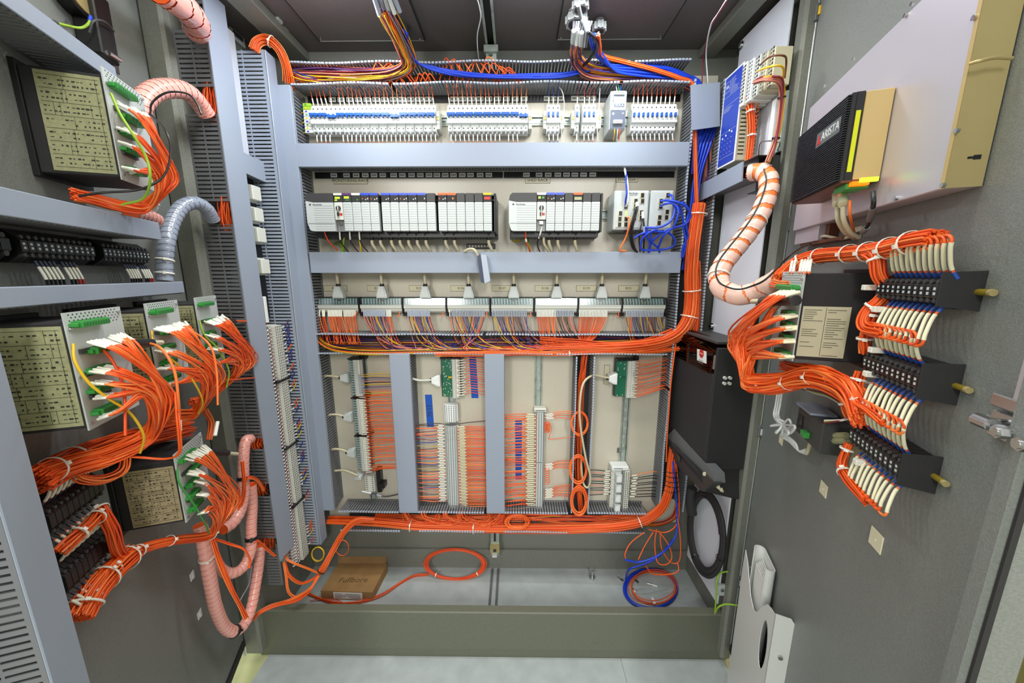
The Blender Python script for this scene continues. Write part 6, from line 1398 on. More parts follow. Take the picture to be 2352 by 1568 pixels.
m = MB(); a = onz(600, 1392, .1); 
# ================================================================ right wall
# blue-faced relay
t = thing('protection_relay', 'blue-faced protection relay with white border on the right side panel', 'relay', RW.at(-1.40, 2.0))
MB(RW.M).rbox((-1.445, 2.003, .0), (-1.34, 2.305, .068), 'label_plate', .002).build('case', t)
MB(RW.M).box((-1.447, 2.0, .068), (-1.338, 2.308, .071), 'white').build('front_frame', t)
mb = MB(RW.M); mb.box((-1.441, 2.006, .071), (-1.344, 2.302, .0718), 'panel_blue'); mb.build('front_plate', t)
mb = MB(RW.M)
for z in (2.235, 2.205, 2.115, 2.03): mb.box((-1.437, z, .0718), (-1.348, z + .001, .0722), 'duct_light')
rnd = random.Random(4)
for i in range(16):
    z = 2.285 - i * .0055; mb.box((-1.405, z, .0718), (-1.405 + rnd.uniform(.02, .05), z + .0014, .0722), 'duct_light') if i < 9 else None
for i in range(8): mb.box((-1.437, 2.198 - i * .004, .0718), (-1.437 + rnd.uniform(.03, .08), 2.1992 - i * .004, .0722), 'duct_light') if i < 4 else None
for (u, z) in ((-1.425, 2.10), (-1.405, 2.105), (-1.385, 2.115), (-1.37, 2.107)): mb.cyl((u, z, .0718), (u, z, .0724), .0028, 'led_white', 8)
for i in range(4):
    for j in range(4): mb.cyl((-1.428 + j * .019, 2.09 - i * .016, .0718), (-1.428 + j * .019, 2.09 - i * .016, .0722), .0018, 'duct_light', 6)
mb.box((-1.437, 2.252, .0718), (-1.41, 2.286, .0721), 'duct_light'); mb.box((-1.4355, 2.2535, .0721), (-1.4115, 2.2845, .0723), 'panel_blue')
mb.build('printing', t)
text('SEL', 'lettering', t, RW.at(-1.4235, 2.269, .0725), .013, 'white')
mb = MB(RW.M)
for i in range(18):
    z = 2.02 + i * .0125; mb.box((-1.34, z, .012), (-1.326, z + .009, .034), 'black'); mb.box((-1.3395, z + .002, .042), (-1.3393, z + .006, .062), 'ink')
    mb.box((-1.327, z + .003, .016), (-1.322, z + .006, .030), 'sleeve')
mb.build('side_terminals', t)
for i in range(9):
    z = 2.03 + i * .018; wire([RW.M @ Vector(p) for p in ((-1.325, z, .028), (-1.312, z + .004, .036), (-1.300, z + .016, .036), (-1.295, z + .03, .032))], .0019, 'orange', 'relay_wire', seg=3, n=5, sleeve=(0, .5, 'white'), tag=('orange wire leaving the side terminals of the blue relay, %s from the bottom' % ordn(i + 1), 'wire', 'side wires of the blue relay'))
harness('cable_bundle', 'orange wires running down beside the blue relay', [RW.at(u, z, n) @ Vector((0, 0, 0)) for (u, z, n) in ((-1.31, 2.185, .06), (-1.300, 2.14, .055), (-1.298, 2.08, .045), (-1.298, 1.99, .045))], 12, .011, r=.0018, ties=(.35, .75), tie_m='white', spread0=1.8)
t = thing('terminal_group', 'tall group of pale stacked terminals beside the blue relay', 'terminal block', RW.at(-1.27, 2.16))
for k in range(5):
    u0 = -1.325 + k * .024; mb = MB(RW.M)
    mb.rbox((u0, 2.160 + k * .004, .004), (u0 + .0225, 2.292 - k * .003, .082 - k * .006), ('offwhite', 'white', 'offwhite', 'label_plate', 'label_plate')[k], .002)
    for i in range(11):
        z = 2.172 + i * .0105; mb.box((u0 + .003, z, .0825 - k * .006), (u0 + .0085, z + .006, .083 - k * .006), 'midgrey'); mb.box((u0 + .012, z, .0825 - k * .006), (u0 + .019, z + .006, .083 - k * .006), 'grey' if k % 2 else 'darkgrey')
    mb.build('terminal', t)
loose([(1738, 165, .09), (1752, 158, .11), (1775, 152, .11), (1795, 152, .09), (1800, 165, .07), (1797, 190, .05), (1798, 230, .04)], .0026, 'yellow', 'control_wire', 'yellow wires curving over the pale terminal group', 'wire', P=RW)
loose([(1745, 150, .09), (1770, 130, .11), (1800, 128, .09), (1806, 142, .06), (1802, 180, .05)], .0026, 'brown', 'control_wire', 'brown wires arching above the pale terminal group', 'wire', P=RW)
loose([(1732, 186, .09), (1750, 177, .11), (1780, 175, .10), (1797, 182, .08), (1798, 210, .06), (1788, 290, .05), (1775, 360, .06)], .0026, 'maroon', 'control_wire', 'dark red wire crossing the pale terminal group', 'wire', P=RW)
run('cable_bundle', 'multicoloured wires running down the side panel to the pink conduit', [(1733, 190, .09), (1760, 182, .11), (1788, 186, .08), (1796, 215, .05), (1790, 280, .045), (1780, 325, .045), (1762, 372, .06)], 8, .007, P=RW, r=.0021, mats=['yellow', 'orange', 'pinkwire', 'blue_dark', 'brown', 'yellow'], jitter=.001, ties=(.55, .83), tie_m='black')
mb = MB(RW.M); mb.box((-1.225, 1.99, .002), (-1.205, 2.16, .010), 'zinc'); mb.box((-1.25, 1.99, .002), (-1.232, 2.15, .02), 'white'); mb.build('side_rail', tag=('pale upright rail under the terminal group of the side panel', 'rail'))
t = thing('tie_bracket', 'bent wire bracket with tie mount on the side panel', 'bracket', RW.at(-1.18, 2.02)); MB(RW.M).tube(spline([RW.L(*q) for q in ((1742, 362, .03), (1746, 330, .05), (1760, 324, .05), (1790, 326, .04), (1786, 345, .01))]), .0022, 'steel', 6).build('wire_form', t)
# duct end frame
a = RW.L(1708, 372, .07); b = RW.L(1740, 371, .07); b.x = -1.212; c_ = RW.L(1785, 416, .07); d = RW.L(1706, 420, .07)
t = thing('duct_opening', 'dark open end of the short wireway packed with orange wires', 'opening', RW.at(d.x, d.y))
MB(RW.M).box((a.x, c_.y, .001), (b.x, a.y, .02), 'darkgrey').box((a.x, a.y - .003, .02), (b.x, a.y, .07), 'black').box((a.x, c_.y, .02), (b.x, c_.y + .003, .045), 'black').build('frame', t)
for i in range(14): MB().tube(spline([jit(RW.W(1712 + i * 1.5, 385 + (i % 5) * 6, .03), .004), jit(RW.W(1722, 398, .06), .01), jit(RW.W(1732, 396, .05), .006)]), .0020, random.choice(ORANGES), 5).build('wire', t)
# pink conduit
CP = [(1722, 398, 1.24), (1742, 394, 1.22), (1760, 402, 1.19), (1766, 430, 1.16), (1755, 470, 1.13), (1735, 510, 1.11), (1708, 548, 1.09), (1680, 582, 1.07), (1658, 612, 1.05), (1650, 638, 1.03), (1658, 662, 1.01), (1680, 674, .99), (1705, 678, .97), (1735, 670, .95), (1765, 655, .92), (1797, 636, .89)]
spiral('fat clear-pink spiral conduit sagging from the side panel to the right door', CP, .0265, 'pink_light', 1, core='orange_light', cover=(.52, .97), pitch=1.7, straps=((.36, 'tie'), (.70, 'tie')), n=20)
wire([ony(x - 6, y - 14, Y - .03) for (x, y, Y) in CP[2:-1]] + [ony(1800, 600, .88), ony(1835, 572, .83), ony(1862, 560, .80)], .0024, 'black', 'control_wire', seg=6, n=6, tag=('thin black wire following the pink conduit to the right door', 'wire'))
# black module box on the right wall
S = I4; t = thing('drive_unit', 'large black box on the right wall with a clear cover and danger sticker', 'drive unit', T((.78, 1.35, .79)))
MB().rbox((.702, 1.226, .93), (.84, 1.52, 1.262), 'black_matt', .003).build('case', t)
mb = MB(); mb.rbox((.703, 1.215, .90), (.846, 1.225, 1.36), 'black_matt', .002); mb.box((.72, 1.225, 1.262), (.84, 1.50, 1.275), 'black'); mb.build('side_plate', t)
mb = MB(); mb.add([(.700, 1.235, 1.262), (.700, 1.53, 1.262), (.700, 1.53, 1.365), (.700, 1.235, 1.345), (.735, 1.53, 1.388), (.76, 1.235, 1.372), (.703, 1.235, 1.262), (.703, 1.53, 1.262), (.703, 1.53, 1.363), (.703, 1.235, 1.343)], [(0, 1, 2, 3), (3, 2, 4, 5), (9, 8, 7, 6)], 'smoked'); mb.build('clear_cover', t)
mb = MB()
for k in range(14): mb.box((.715, 1.24 + k * .008, 1.275), (.735, 1.245 + k * .008, 1.33 - .003 * k), 'offwhite' if k < 6 else 'darkgrey')
for k in range(4): mb.cyl((.735 + .018 * (k % 2), 1.213, 1.235 + .02 * (k // 2)), (.735 + .018 * (k % 2), 1.205, 1.235 + .02 * (k // 2)), .006, 'offwhite', 8)
mb.build('terminals', t)
mb = MB()
for k in range(10): mb.box((.745 + k * .0105, 1.205, 1.345 - k * .0025), (.753 + k * .0105, 1.216, 1.357 - k * .0025), 'label_plate')
mb.build('top_terminals', t)
MB().box((.712, 1.235, 1.37), (.885, 1.5, 1.378), 'darkgrey').build('top_plate', t)
a = onx(1601, 801, .698); b = onx(1622, 807, .698); c_ = onx(1622, 835, .698); d = onx(1601, 827, .698)
mb = MB(); mb.add([p + Vector((o, 0, 0)) for o in (0, .001) for p in (a, b, c_, d)], [(0, 1, 2, 3), (7, 6, 5, 4), (0, 4, 5, 1), (1, 5, 6, 2), (2, 6, 7, 3), (3, 7, 4, 0)], 'paper')
cc = (a + c_) / 2 + Vector((-.001, 0, .010)); mb.cyl(cc, cc + Vector((-.0008, 0, 0)), .0155, 'red', 18)
mb.box((cc.x - .0012, cc.y - .010, cc.z - .002), (cc.x - .0008, cc.y + .010, cc.z + .002), 'paper')
for k in range(3): mb.box((cc.x - .0004, cc.y - .018, cc.z - .026 - k * .005), (cc.x, cc.y + .018, cc.z - .0245 - k * .005), 'grey')
mb.build('danger_sticker', t)
Xt = Matrix(((0, 0, -1, cc.x - .0013), (-1, 0, 0, cc.y), (0, 1, 0, cc.z), (0, 0, 0, 1))); text('DANGER', 'lettering', t, Xt, .0042, 'red')
# its lower metal duct and pan
a = [onx(*q, .70) for q in ((1530, 1003), (1640, 1108), (1638, 1085), (1548, 985))]
t = thing('air_baffle', 'slanted grey metal baffle below the large black box', 'baffle', T(a[1]))
mb = MB(); n_ = 4; vs = a + [p + Vector((.04, 0, 0)) for p in a]; mb.add(vs, [[3, 2, 1, 0], [4, 5, 6, 7]] + [[i, (i + 1) % 4, 4 + (i + 1) % 4, 4 + i] for i in range(4)], 'midgrey'); mb.build('plate', t)
p = onx(1563, 1050, .70); 
mb = MB(); vs = [onx(1530, 1003, .695), onx(1640, 1108, .695), onx(1612, 1128, .72), onx(1540, 1052, .72)]; mb.add(vs + [v + Vector((.03, 0, 0)) for v in vs], [[0, 1, 2, 3], [7, 6, 5, 4]] + [[i, 4 + i, 4 + (i + 1) % 4, (i + 1) % 4] for i in range(4)], 'darkgrey'); mb.build('lower_lip', t)
q = onx(1561, 1052, .69); MB().box((q.x - .004, q.y - .012, q.z - .012), (q.x, q.y + .012, q.z + .012), 'black').build('slot', t)
mb = MB(); vs = [ony(1598, 1080, 1.24), ony(1640, 1076, 1.24), ony(1728, 1080, 1.24), ony(1728, 1146, 1.22), ony(1690, 1146, 1.22), ony(1625, 1130, 1.22)]
mb.add(vs + [v + Vector((0, .22, .0)) for v in vs], [[0, 1, 2, 3, 4, 5], list(range(6, 12))[::-1]] + [[i, 6 + i, 6 + (i + 1) % 6, (i + 1) % 6] for i in range(6)], 'black_matt'); mb.build('drip_pan', tag=('black pan under the large black box', 'pan'))
mb = MB(); mb.tube(spline([ony(1616, 1086, 1.21), ony(1632, 1104, 1.20), ony(1648, 1118, 1.20), ony(1660, 1128, 1.21)]), .005, 'label_plate', 6)
for k in range(7): p = ony(1618 + k * 6.4, 1088 + k * 6, 1.195); mb.box((p.x - .004, p.y - .003, p.z - .006), (p.x + .004, p.y + .003, p.z + .006), 'sleeve_cream')
mb.build('screw_strip', tag=('cream strip of screws hanging across the black pan', 'strip'))
# hanging coil of black cable
cc = RW.W(1620, 1222, .03); coil('hanging coil of thick black cable on the right side panel', cc, RW.W(1660, 1228, .03) - cc, RW.W(1617, 1132, .03) - cc, 7, .09, r=.0075, mats=['black_matt'], seed=11, name='cable_coil', ties=(2.45, 3.9, 5.7), tie_m='black')
wire([RW.W(x, y, n) for (x, y, n) in ((1590, 1120, .05), (1586, 1150, .05), (1590, 1180, .04))], .02, 'black_matt', 'black_hose', seg=4, n=10, tag=('thick black cable end above the hanging coil', 'cable'))
for k, q in enumerate(([(1672, 1312, 1.22), (1655, 1316, 1.22), (1646, 1335, 1.22), (1645, 1370, 1.22), (1642, 1408, 1.22)], [(1642, 1408, 1.22), (1650, 1394, 1.20), (1668, 1387, 1.19), (1694, 1390, 1.17)])):
    wire([ony(*p) for p in q], .0032, 'yellowgreen', 'earth_wire', seg=6, tag=(('pale green earth wire climbing the right frame', 'pale green earth wire crossing from the lip to the right door')[k], 'wire'))
mb = MB(); p = ony(1657, 1358, 1.235); mb.box((p.x - .014, 1.235, p.z - .02), (p.x + .012, 1.243, p.z + .03), 'lightgrey'); mb.cyl((p.x, 1.235, p.z + .01), (p.x, 1.228, p.z + .01), .007, 'steel', 8); mb.build('earth_plate', tag=('small pale plate with a bolt at the foot of the right frame', 'plate'))
for k, (x, y) in enumerate(((1876, 30), (1815, 515), (1815, 545), (1745, 990), (1697, 1335))):
    p = ony(x, y, 1.205); mb = MB(); mb.rbox((p.x - .008, p.y - .008, p.z - .022), (p.x + .010, p.y + .002, p.z + .022), 'midgrey', .002); mb.cyl((p.x, p.y - .010, p.z - .01), (p.x, p.y - .010, p.z + .012), .004, 'lightgrey' if k else 'yellow', 8)
    mb.build('hinge', tag=('small hinge block between the right frame and door, %s from the top' % ordn(k + 1), 'hinge', 'hinges of the right door'))
# ================================================================ right door
t = thing('equipment_cover', 'large silver sheet cover with a bronze side on the right door', 'cover', RD.at(.45, 1.733))
MB(RD.M).rbox((.17, 1.733, .002), (.709, 2.052, .042), 'aluminium', .0015).build('front_sheet', t)
MB(RD.M).box((.709, 1.733, .002), (.7102, 2.052, .042), 'bronze_metal').box((.703, 1.733, .0422), (.7102, 2.052, .043), 'gold_paint').build('side_sheet', t)
for (x, y) in ((1895, 197), (1962, 135), (2081, 35), (2097, 8), (2200, 300), (2240, 40), (2168, 425), (2060, 455)):
    p = RD.L(x, y, .043); mb = MB(RD.M); mb.cyl((p.x, p.y, .042), (p.x, p.y, .046), .0035, 'steel', 8); mb.build('screw', t)
p = RD.L(2230, 362, .02); MB(RD.M).box((.7102, p.y - .003, .010), (.7108, p.y + .003, .018), 'black').box((.7102, p.y - .0015, .018), (.7108, p.y + .0015, .024), 'black').build('keyhole', t)
loose([(2228, 146, .050), (2250, 140, .045), (2285, 133, .03), (2325, 134, .012)], .0022, 'bronze_metal', 'cover_tie', 'thin tie wire across the bronze side of the cover', 'wire', P=RD)
mb = MB(RD.M); mb.rbox((.17, 1.695, .0), (.31, 1.733, .034), 'aluminium', .001); mb.box((.31, 1.70, .0), (.33, 1.733, .02), 'brown'); mb.box((.20, 1.688, .0), (.42, 1.695, .03), 'brown'); mb.build('lower_bracket', tag=('small silver bracket below the large cover near the hinge', 'bracket'))
t = thing('box_computer', 'black finned computer with a gold side mounted on the silver cover', 'computer', RD.at(.45, 1.785))
MB(RD.M).rbox((.33, 1.785, .043), (.55, 1.935, .083), 'gold_paint', .001).build('chassis', t)
MB(RD.M).rbox((.325, 1.783, .083), (.548, 1.937, .096), 'black', .001).build('side_frame', t)
mb = MB(RD.M); mb.box((.325, 1.784, .096), (.548, 1.936, .102), 'black_matt')
for k in range(36): mb.box((.326, 1.786 + k * .00415, .102), (.547, 1.7882 + k * .00415, .108), 'black')
mb.build('heat_sink', t)
MB(RD.M).box((.5482, 1.80, .0865), (.5488, 1.905, .0935), 'yellow_label').build('warning_label', t)
MB(RD.M).box((.326, 1.781, .043), (.55, 1.7848, .10), 'brown').build('underside', t)
p = RD.L(1902, 306, .108); MB(RD.M).box((p.x - .048, p.y - .014, .108), (p.x + .048, p.y + .014, .109), 'midgrey').build('badge', t)
text('ARISTA', 'lettering', t, RD.at(p.x + .010, p.y, .1093), .022, 'white'); MB(RD.M).prism([(p.x - .044, p.y - .010), (p.x - .026, p.y - .010), (p.x - .035, p.y + .010)], .1092, .1096, 'red').build('emblem', t)
for k, (x, y, w_, m) in enumerate(((1952, 456, .010, 'led_amber'), (1984, 452, .022, 'led_amber'), (2012, 436, .006, 'led_green'))):
    p = RD.L(x, y, .06); mb = MB(RD.M); mb.box((p.x - w_ / 2, 1.774, .06), (p.x + w_ / 2, 1.781, .085), m); mb.build('status_lamp', t)
MB(RD.M).rbox((.50, 1.770, .055), (.545, 1.781, .09), 'green', .001).build('green_plug', t)
for k, (x0, x1) in enumerate(((1923, 1938), (1936, 1950))):
    loose([(x0, 445, .07), (x0 + 1, 470, .075)], .0085, 'label_plate', 'cable_plug', 'pale plug under the black computer, the %s of two' % ('left' if k == 0 else 'right'), 'connector', P=RD)
    loose([(x0, 475, .075), (x0 + 2, 505, .07), (x1 + 2, 532, .05), (x1 + 22, 546, .03)], .0042, 'beige_cable', 'data_cable', 'beige cable curving from under the black computer, the %s of two' % ('outer' if k == 0 else 'inner'), P=RD)
loose([(1952, 460, .07), (1952, 490, .065), (1958, 520, .04), (1962, 535, .02)], .0026, 'orange_light', 'data_cable', 'thin orange-grey cable under the amber lamp', P=RD)
loose([(2006, 440, .07), (2006, 470, .07), (1998, 505, .05), (1985, 530, .03), (1970, 536, .02)], .0036, 'black', 'power_cable', 'black cable with grey bands under the black computer', P=RD, sleeve=[(.3, .5, 'midgrey'), (.65, .8, 'grey')])
loose([(1965, 540, .02), (1930, 548, .025), (1893, 542, .025), (1880, 552, .025), (1845, 568, .03), (1825, 580, .03)], .0034, 'beige_cable', 'data_cable', 'beige cable lying left from the tie mount under the computer', P=RD)
mb = MB(RD.M); p = RD.L(1972, 535); mb.rbox((p.x - .016, p.y - .014, 0), (p.x + .016, p.y + .014, .003), 'label_plate', .001); mb.build('adhesive_mount', tag=('cream tie mount below the black computer', 'tie mount'))
mb = MB(RD.M); p = RD.L(1860, 550); mb.rbox((p.x - .012, p.y - .008, 0), (p.x + .012, p.y + .008, .006), 'white', .001); mb.build('adhesive_mount', tag=('white tie mount holding the beige cable near the hinge', 'tie mount'))
# protection relay with printed label
relay(RD, .526, 1.432, 1.614, .125, -1, 'protection relay with a two-column cream label on the right door', 'label_plate', wd=.118, conns=((1.583, .012, .105), (1.528, .010, .05), (1.504, .010, .045), (1.476, .010, .042), (1.440, .006, .06)), lab=(.040, 0, .01, .66), lines=2, hood_z=.004)
text('CE', 'lettering', None, RD.M @ Matrix(((0, 0, 1, .5275), (0, 1, 0, 1.545), (-1, 0, 0, .052), (0, 0, 0, 1))), .006, 'ink') if False else None
def rrun(label, L, n, R, **k): return harness('cable_bundle', label, [RD.W(*q) for q in L], n, R, **k)
loom('dense orange loom arching left from the relay connectors and back to the right door', RD, [(1838, 672, 1792, 668, 20), (1832, 725, 1802, 722, 18), (1832, 752, 1805, 750, 18), (1828, 782, 1802, 778, 18), (1825, 822, 1790, 812, 16), (1790, 700, 1800, 690, 8)], ((1684, 770, .19), (1728, 822, .17)), (1722, 878, .165), [(1722, 878, .165), (1762, 884, .14), (1810, 878, .11), (1852, 866, .09), (1892, 868, .07), (1935, 888, .055), (1965, 915, .05), (1982, 960, .045)], off0=.140, r=.0026, sleeve='sleeve_cream', tR=.025, bulge=.006, spread=16, ties=(((1758, 884, .14), (14, 1), .018), ((1812, 878, .11), (14, -2), .017), ((1865, 866, .085), (14, 0), .016), ((1915, 877, .06), (12, 5), .015)))
plug('long black plug crossing in front of the printed relay connectors', (1828, 690, .15), (1728, 692, .17), .011, P=RD)
rrun('orange wires fanning out below the relay connectors along the door', [(1800, 838, .10), (1830, 846, .09), (1862, 852, .08), (1900, 868, .06), (1940, 895, .05), (1975, 935, .05)], 22, .013, r=.0020, jitter=.003)
rrun('tied orange trunk running along the door above the printed relay', [(1790, 640, .13), (1815, 614, .10), (1850, 596, .075), (1900, 586, .06), (1960, 582, .05), (2010, 576, .045), (2060, 566, .045), (2100, 556, .045), (2150, 549, .045)], 46, .0150, r=.0020, jitter=.0015, ties=(.22, .34, .48, .6, .72, .86), mats=['orange', 'orange', 'orange_light', 'orange_dark'])
rrun('orange wires leaving the pink conduit beside the printed relay', [(1775, 650, .14), (1800, 655, .13), (1822, 650, .12), (1832, 622, .10), (1850, 600, .08)], 10, .010, r=.0020, jitter=.002, mats=['orange', 'orange_light', 'white'])
for k in range(6):
    x = 1815 + k * 7 + (8 if k > 1 else 0); wire([RD.W(x, 628, .128), RD.W(x + 2, 612, .120), RD.W(x + 6, 596, .09)], .0020, 'orange', 'door_wire', seg=4, n=6, sleeve=(.1, .95, 'sleeve'), tag=('white-sleeved wire rising from the printed relay, %s from the left' % ordn(k + 1), 'wire', 'white sleeves over the printed relay'))
# three black terminal rows with their wires
TZ = ((1.562, 1.612, 'top'), (1.424, 1.480, 'middle'), (1.281, 1.336, 'lowest'))
for (z0, z1, nm) in TZ:
    fuseblock(RD, .606, .747, z0, z1, .046, '%s black terminal row with brass screw on the right door' % nm, 11 if nm == 'top' else 11, end=.003, screw=True)
def comb_wires(zc, up, zb, nm, n_=10, u0=.628, du=.0122, tail=True):
    t = thing('wire_comb', '%s comb of orange wires in cream sleeves on the right door' % nm, 'wire loom', RD.at(u0, zc))
    s = 1 if up else -1
    for k in range(n_):
        u = u0 + k * du; L = abs(zb - zc); a = u + .004 + random.uniform(-.001, .004)
        pts = [(u, zc, .030), (u + .001, zc + s * L * .3, .040), (a + .004, zc + s * L * .75, .050), (a + .006, zb, .052), (a - .004, zb + s * .006, .052), (a - .03, zb + s * .004, .050), (u0 - .02, zb - s * .002 + random.uniform(-.004, .004), .048)]
        pts = spline([RD.M @ Vector(p) for p in pts], 5); MB().tube(pts, .0021, random.choice(ORANGES), 6).build('wire', t)
        MB().tube(pts[0:4], .0027, 'ferrule_blue', 6).build('ferrule', t); MB().tube(pts[4:14], .0027, 'sleeve_cream', 6).build('marker_sleeve', t)
    return t
comb_wires(1.605, True, 1.658, 'topmost', n_=11)
comb_wires(1.566, False, 1.512, 'second')
comb_wires(1.474, True, 1.520, 'third', n_=9)
comb_wires(1.428, False, 1.372, 'fourth', n_=10)
comb_wires(1.330, True, 1.382, 'fifth', n_=10)
comb_wires(1.285, False, 1.232, 'lowest', n_=10)
VB = [[(.575, 1.652, .05), (.600, 1.640, .05), (.606, 1.61, .045), (.606, 1.585, .03), (.604, 1.565, .035), (.598, 1.545, .045), (.600, 1.525, .05), (.615, 1.512, .05), (.66, 1.512, .05)], [(.598, 1.545, .04), (.598, 1.50, .045), (.597, 1.465, .04)], [(.596, 1.43, .04), (.60, 1.40, .045), (.612, 1.378, .05), (.66, 1.375, .05), (.70, 1.370, .05)], [(.555, 1.40, .05), (.575, 1.385, .05), (.592, 1.35, .045), (.598, 1.335, .04)], [(.600, 1.285, .04), (.602, 1.262, .045), (.612, 1.240, .05), (.65, 1.228, .052), (.70, 1.222, .052)]]
for k, q in enumerate(VB):
    harness('cable_bundle', 'orange bundle linking the terminal rows of the right door, %s of five from the top' % ordn(k + 1), [RD.M @ Vector(p) for p in q], (16, 10, 12, 18, 10)[k], (.011, .009, .009, .011, .008)[k], r=.0020, jitter=.0015, ties=(.15, .6))
k = 0
for (x, y) in ((1985, 660), (2008, 710), (2000, 803), (1988, 858), (1962, 965), (1965, 1060), (1948, 880)):
    k += 1; mb = MB(RD.M); p = RD.L(x, y, .05); mb.rbox((p.x - .006, p.y - .005, .001), (p.x + .006, p.y + .005, .052), 'tie', .001); mb.build('tie_mount', tag=('white tie post beside the right door terminal rows, %s of seven' % ordn(k), 'tie mount', 'tie posts of the right door'))
for k, (x, y, s) in enumerate(((1893, 1123, .016), (2014, 1240, .018), (1795, 1010, .014), (1960, 905, .012))):
    mb = MB(RD.M); p = RD.L(x, y); mb.rbox((p.x - s, p.y - s, 0), (p.x + s, p.y + s, .0022), 'sleeve_cream', .0008); mb.cyl((p.x, p.y, .0022), (p.x, p.y, .0032), .0022, 'sleeve', 6); mb.build('adhesive_mount', tag=(('empty square tie mount on the lower right door nearer the hinge', 'larger empty square tie mount on the lower right door', 'square tie mount under the white cable bundle', 'square tie mount above the small power box')[k], 'tie mount'))
# power box, boots and white cable hank
t = thing('power_adapter', 'dark grey box with a green plug on the right door', 'power adapter', RD.at(.42, 1.24))
MB(RD.M).rbox((.405, 1.225, .002), (.530, 1.295, .055), 'darkgrey', .003).build('case', t)
MB(RD.M).rbox((.415, 1.24, .055), (.44, 1.275, .057), 'black', .001).build('socket', t)
MB(RD.M).rbox((.46, 1.238, .055), (.482, 1.252, .066), 'green', .001).build('green_plug', t)
MB(RD.M).box((.402, 1.295, .01), (.48, 1.300, .06), 'duct').build('bracket', t)
for k, (c, dy) in enumerate((('white', 0), ('yellowgreen', -4), ('maroon', -9))):
    loose([(1843, 890 - dy * .4, .03), (1870, 902 + dy * .5, .03), (1900, 910 + dy * .5, .03), (1935, 930 + dy * .3, .035), (1952, 945, .04), (1950, 958, .05), (1930, 965, .06), (1895, 966 - dy * .5, .065)], .0024, c, 'power_wire', '%s wire looping into the green plug of the dark grey box' % {'white': 'white', 'yellowgreen': 'green-yellow', 'maroon': 'dark red'}[c], 'wire', P=RD)
for k in range(3):
    dx = k * 5
    loose([(1786 + dx, 903, .03), (1782 + dx, 930, .03), (1778 + dx, 955, .035), (1792 + dx, 975, .05), (1815, 985 + dx, .055), (1832 - dx, 978, .05), (1812, 990, .05), (1795, 1000 - dx, .045), (1815 + dx, 1015, .04), (1835, 1035, .03), (1852, 1042 - dx, .03)], .0030, 'white', 'data_cable', 'white cable in the hank below the orange loom, %s of three' % ordn(k + 1), P=RD, group='white cables of the hank')
for k in range(6):
    a = 6.28 * k / 6; loose([(1798, 975, .06), (1798 + 28 * cos(a), 978 + 18 * sin(a), .07), (1800 + 18 * cos(a + .7), 985 + 16 * sin(a + .7), .06), (1800, 980, .055)], .0028, 'white', 'data_cable', 'loop of white cable in the hank on the right door, %s of six' % ordn(k + 1), P=RD, group='loops of the white hank')
for k in range(2):
    loose([(1945, 1000 + k * 12, .03), (1912, 1000 + k * 12, .03)], .0068, 'label_olive', 'cable_plug', 'pale grey plug left of the lowest terminal row, the %s one' % ('upper', 'lower')[k], 'connector', P=RD)
    loose([(1912, 1000 + k * 12, .03), (1890, 998 + k * 10, .03), (1865, 1008 + k * 8, .03), (1856, 1035, .03), (1852, 1042, .03)], .0040, 'beige_cable', 'data_cable', 'grey-beige cable from the %s pale plug to the white hank' % ('upper', 'lower')[k], P=RD)
MB(RD.M).box((.545, 1.215, .001), (.585, 1.30, .006), 'label_olive').build('plug_bracket', tag=('pale bracket plate left of the lowest terminal row', 'bracket'))
# latch at the door's free edge
t = thing('door_latch', 'steel latch rods and bolts at the free edge of the right door', 'latch', RD.at(.83, 1.40))
mb = MB(RD.M); mb.rbox((.812, 1.405, .003), (.853, 1.440, .008), 'steel', .002); mb.build('plate', t)
for k, (x, y) in enumerate(((2248, 966), (2284, 990), (2334, 1019))):
    p = RD.L(x, y, .035); mb = MB(RD.M); mb.cyl((p.x, p.y, .002), (p.x, p.y, .036), .0055, 'steel', 10); mb.cyl((p.x, p.y, .026), (p.x, p.y, .034), .0085, 'steel', 6, smooth=False); mb.build('bolt', t)
mb = MB(RD.M); mb.cyl((.832, 1.43, .032), (.853, 1.430, .032), .0085, 'steel', 12); mb.build('barrel', t)
mb = MB(RD.M); mb.rbox((.836, 1.45, .002), (.850, 2.5, .010), 'aluminium', .002); mb.build('rod', t)
mb = MB(RD.M); mb.rbox((.812, 1.445, .006), (.850, 1.462, .012), 'steel', .002); mb.build('lever', t)
# document pocket
t = thing('document_pocket', 'white plastic document pocket low on the right door near the hinge', 'pocket', RD.at(.3, .40))
n0 = .045; g = lambda x, y: tuple(RD.L(x, y, n0))[:2]
hc = g(1755, 1481); hx = g(1764, 1478); hz = g(1758, 1420); hb = g(1746, 1538)
H_ = []
for i in range(24):
    a = pi / 2 + 2 * pi * i / 24; cx_, cz_ = (hz[0] + hb[0]) / 2, (hz[1] + hb[1]) / 2; H_.append((cx_ + .026 * cos(a), cz_ + (hz[1] - hb[1]) / 2 * sin(a)))
top = H_[0]; bot = H_[12]
outL = [g(*q) for q in ((1762, 1387), (1750, 1393), (1742, 1402), (1737, 1406), (1730, 1398), (1724, 1370), (1720, 1330), (1717, 1292), (1712, 1262), (1704, 1310), (1692, 1412))] + [(.157, .06)] + [(bot[0], .06)]
leftp = outL + [H_[i] for i in range(12, -1, -1)]
rt = [g(*q) for q in ((1762, 1387), (1770, 1395), (1778, 1408), (1783, 1414))]
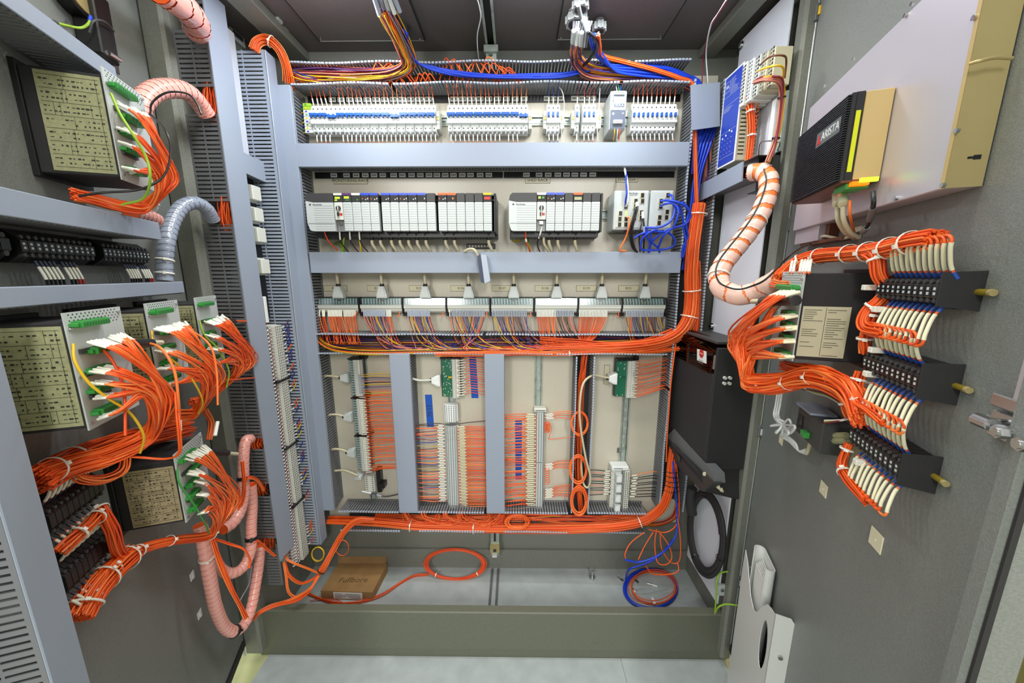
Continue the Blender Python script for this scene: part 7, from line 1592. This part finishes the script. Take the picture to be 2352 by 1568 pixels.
rightp = [(bot[0], .06), (.432, .06), (.432, rt[-1][1])] + rt[::-1][1:] + [H_[0]] + [H_[i] for i in range(23, 11, -1)]
mb = MB(RD.M)
for pl in (leftp[::-1], rightp):
    mb.prism(pl if pl is rightp else leftp[::-1], n0 - .002, n0, 'pocket')
mb.build('front_sheet', t)
zt = rt[-1][1]
mb = MB(RD.M); mb.prism([(n0, .06), (n0, zt), (.008, zt - .004), (.0, zt - .016), (.0, .06)][::-1], .430, .432, 'pocket', X=Matrix(((0, 0, 1, 0), (0, 1, 0, 0), (1, 0, 0, 0), (0, 0, 0, 1)))); mb.box((.155, .06, 0), (.157, .62, n0), 'pocket'); mb.build('side_sheet', t)
p = RD.L(1795, 1518, .02); mb = MB(RD.M); mb.cyl((.432, p.y, .02), (.438, p.y, .02), .006, 'steel', 10); mb.build('screw', t)
t = thing('folded_papers', 'white folded document sticking out of the pocket on the right door', 'document', RD.at(.25, .5))
prof_ = []
U0, N0 = .262, .022
for i in range(13): a = pi / 2 + pi * i / 12; prof_.append((U0 - .055 + .016 * cos(a), N0 + .016 * sin(a)))
for i in range(9): a = -pi / 2 + pi * i / 8; prof_.append((U0 + .030 + .013 * cos(a), N0 - .003 + .013 * sin(a)))
th = .0022; inn = []
cxn = sum(q[0] for q in prof_) / len(prof_); cnn = sum(q[1] for q in prof_) / len(prof_)
mb = MB(RD.M); YU = Matrix(((1, 0, 0, 0), (0, 0, 1, 0), (0, 1, 0, 0), (0, 0, 0, 1)))
for i in range(len(prof_) - 1):
    a, b = prof_[i], prof_[i + 1]; dx, dn = b[0] - a[0], b[1] - a[1]; L = math.hypot(dx, dn); nx, ny = -dn / L * th, dx / L * th
    mb.prism([a, b, (b[0] + nx, b[1] + ny), (a[0] + nx, a[1] + ny)], .40, .735, 'pocket', X=YU)
mb.build('cover', t)
mb = MB(RD.M)
for k in range(5): mb.box((U0 - .05, .40, N0 - .010 + k * .004), (U0 + .028, .70 - .004 * k, N0 - .0085 + k * .004), 'paper')
mb.build('pages', t)
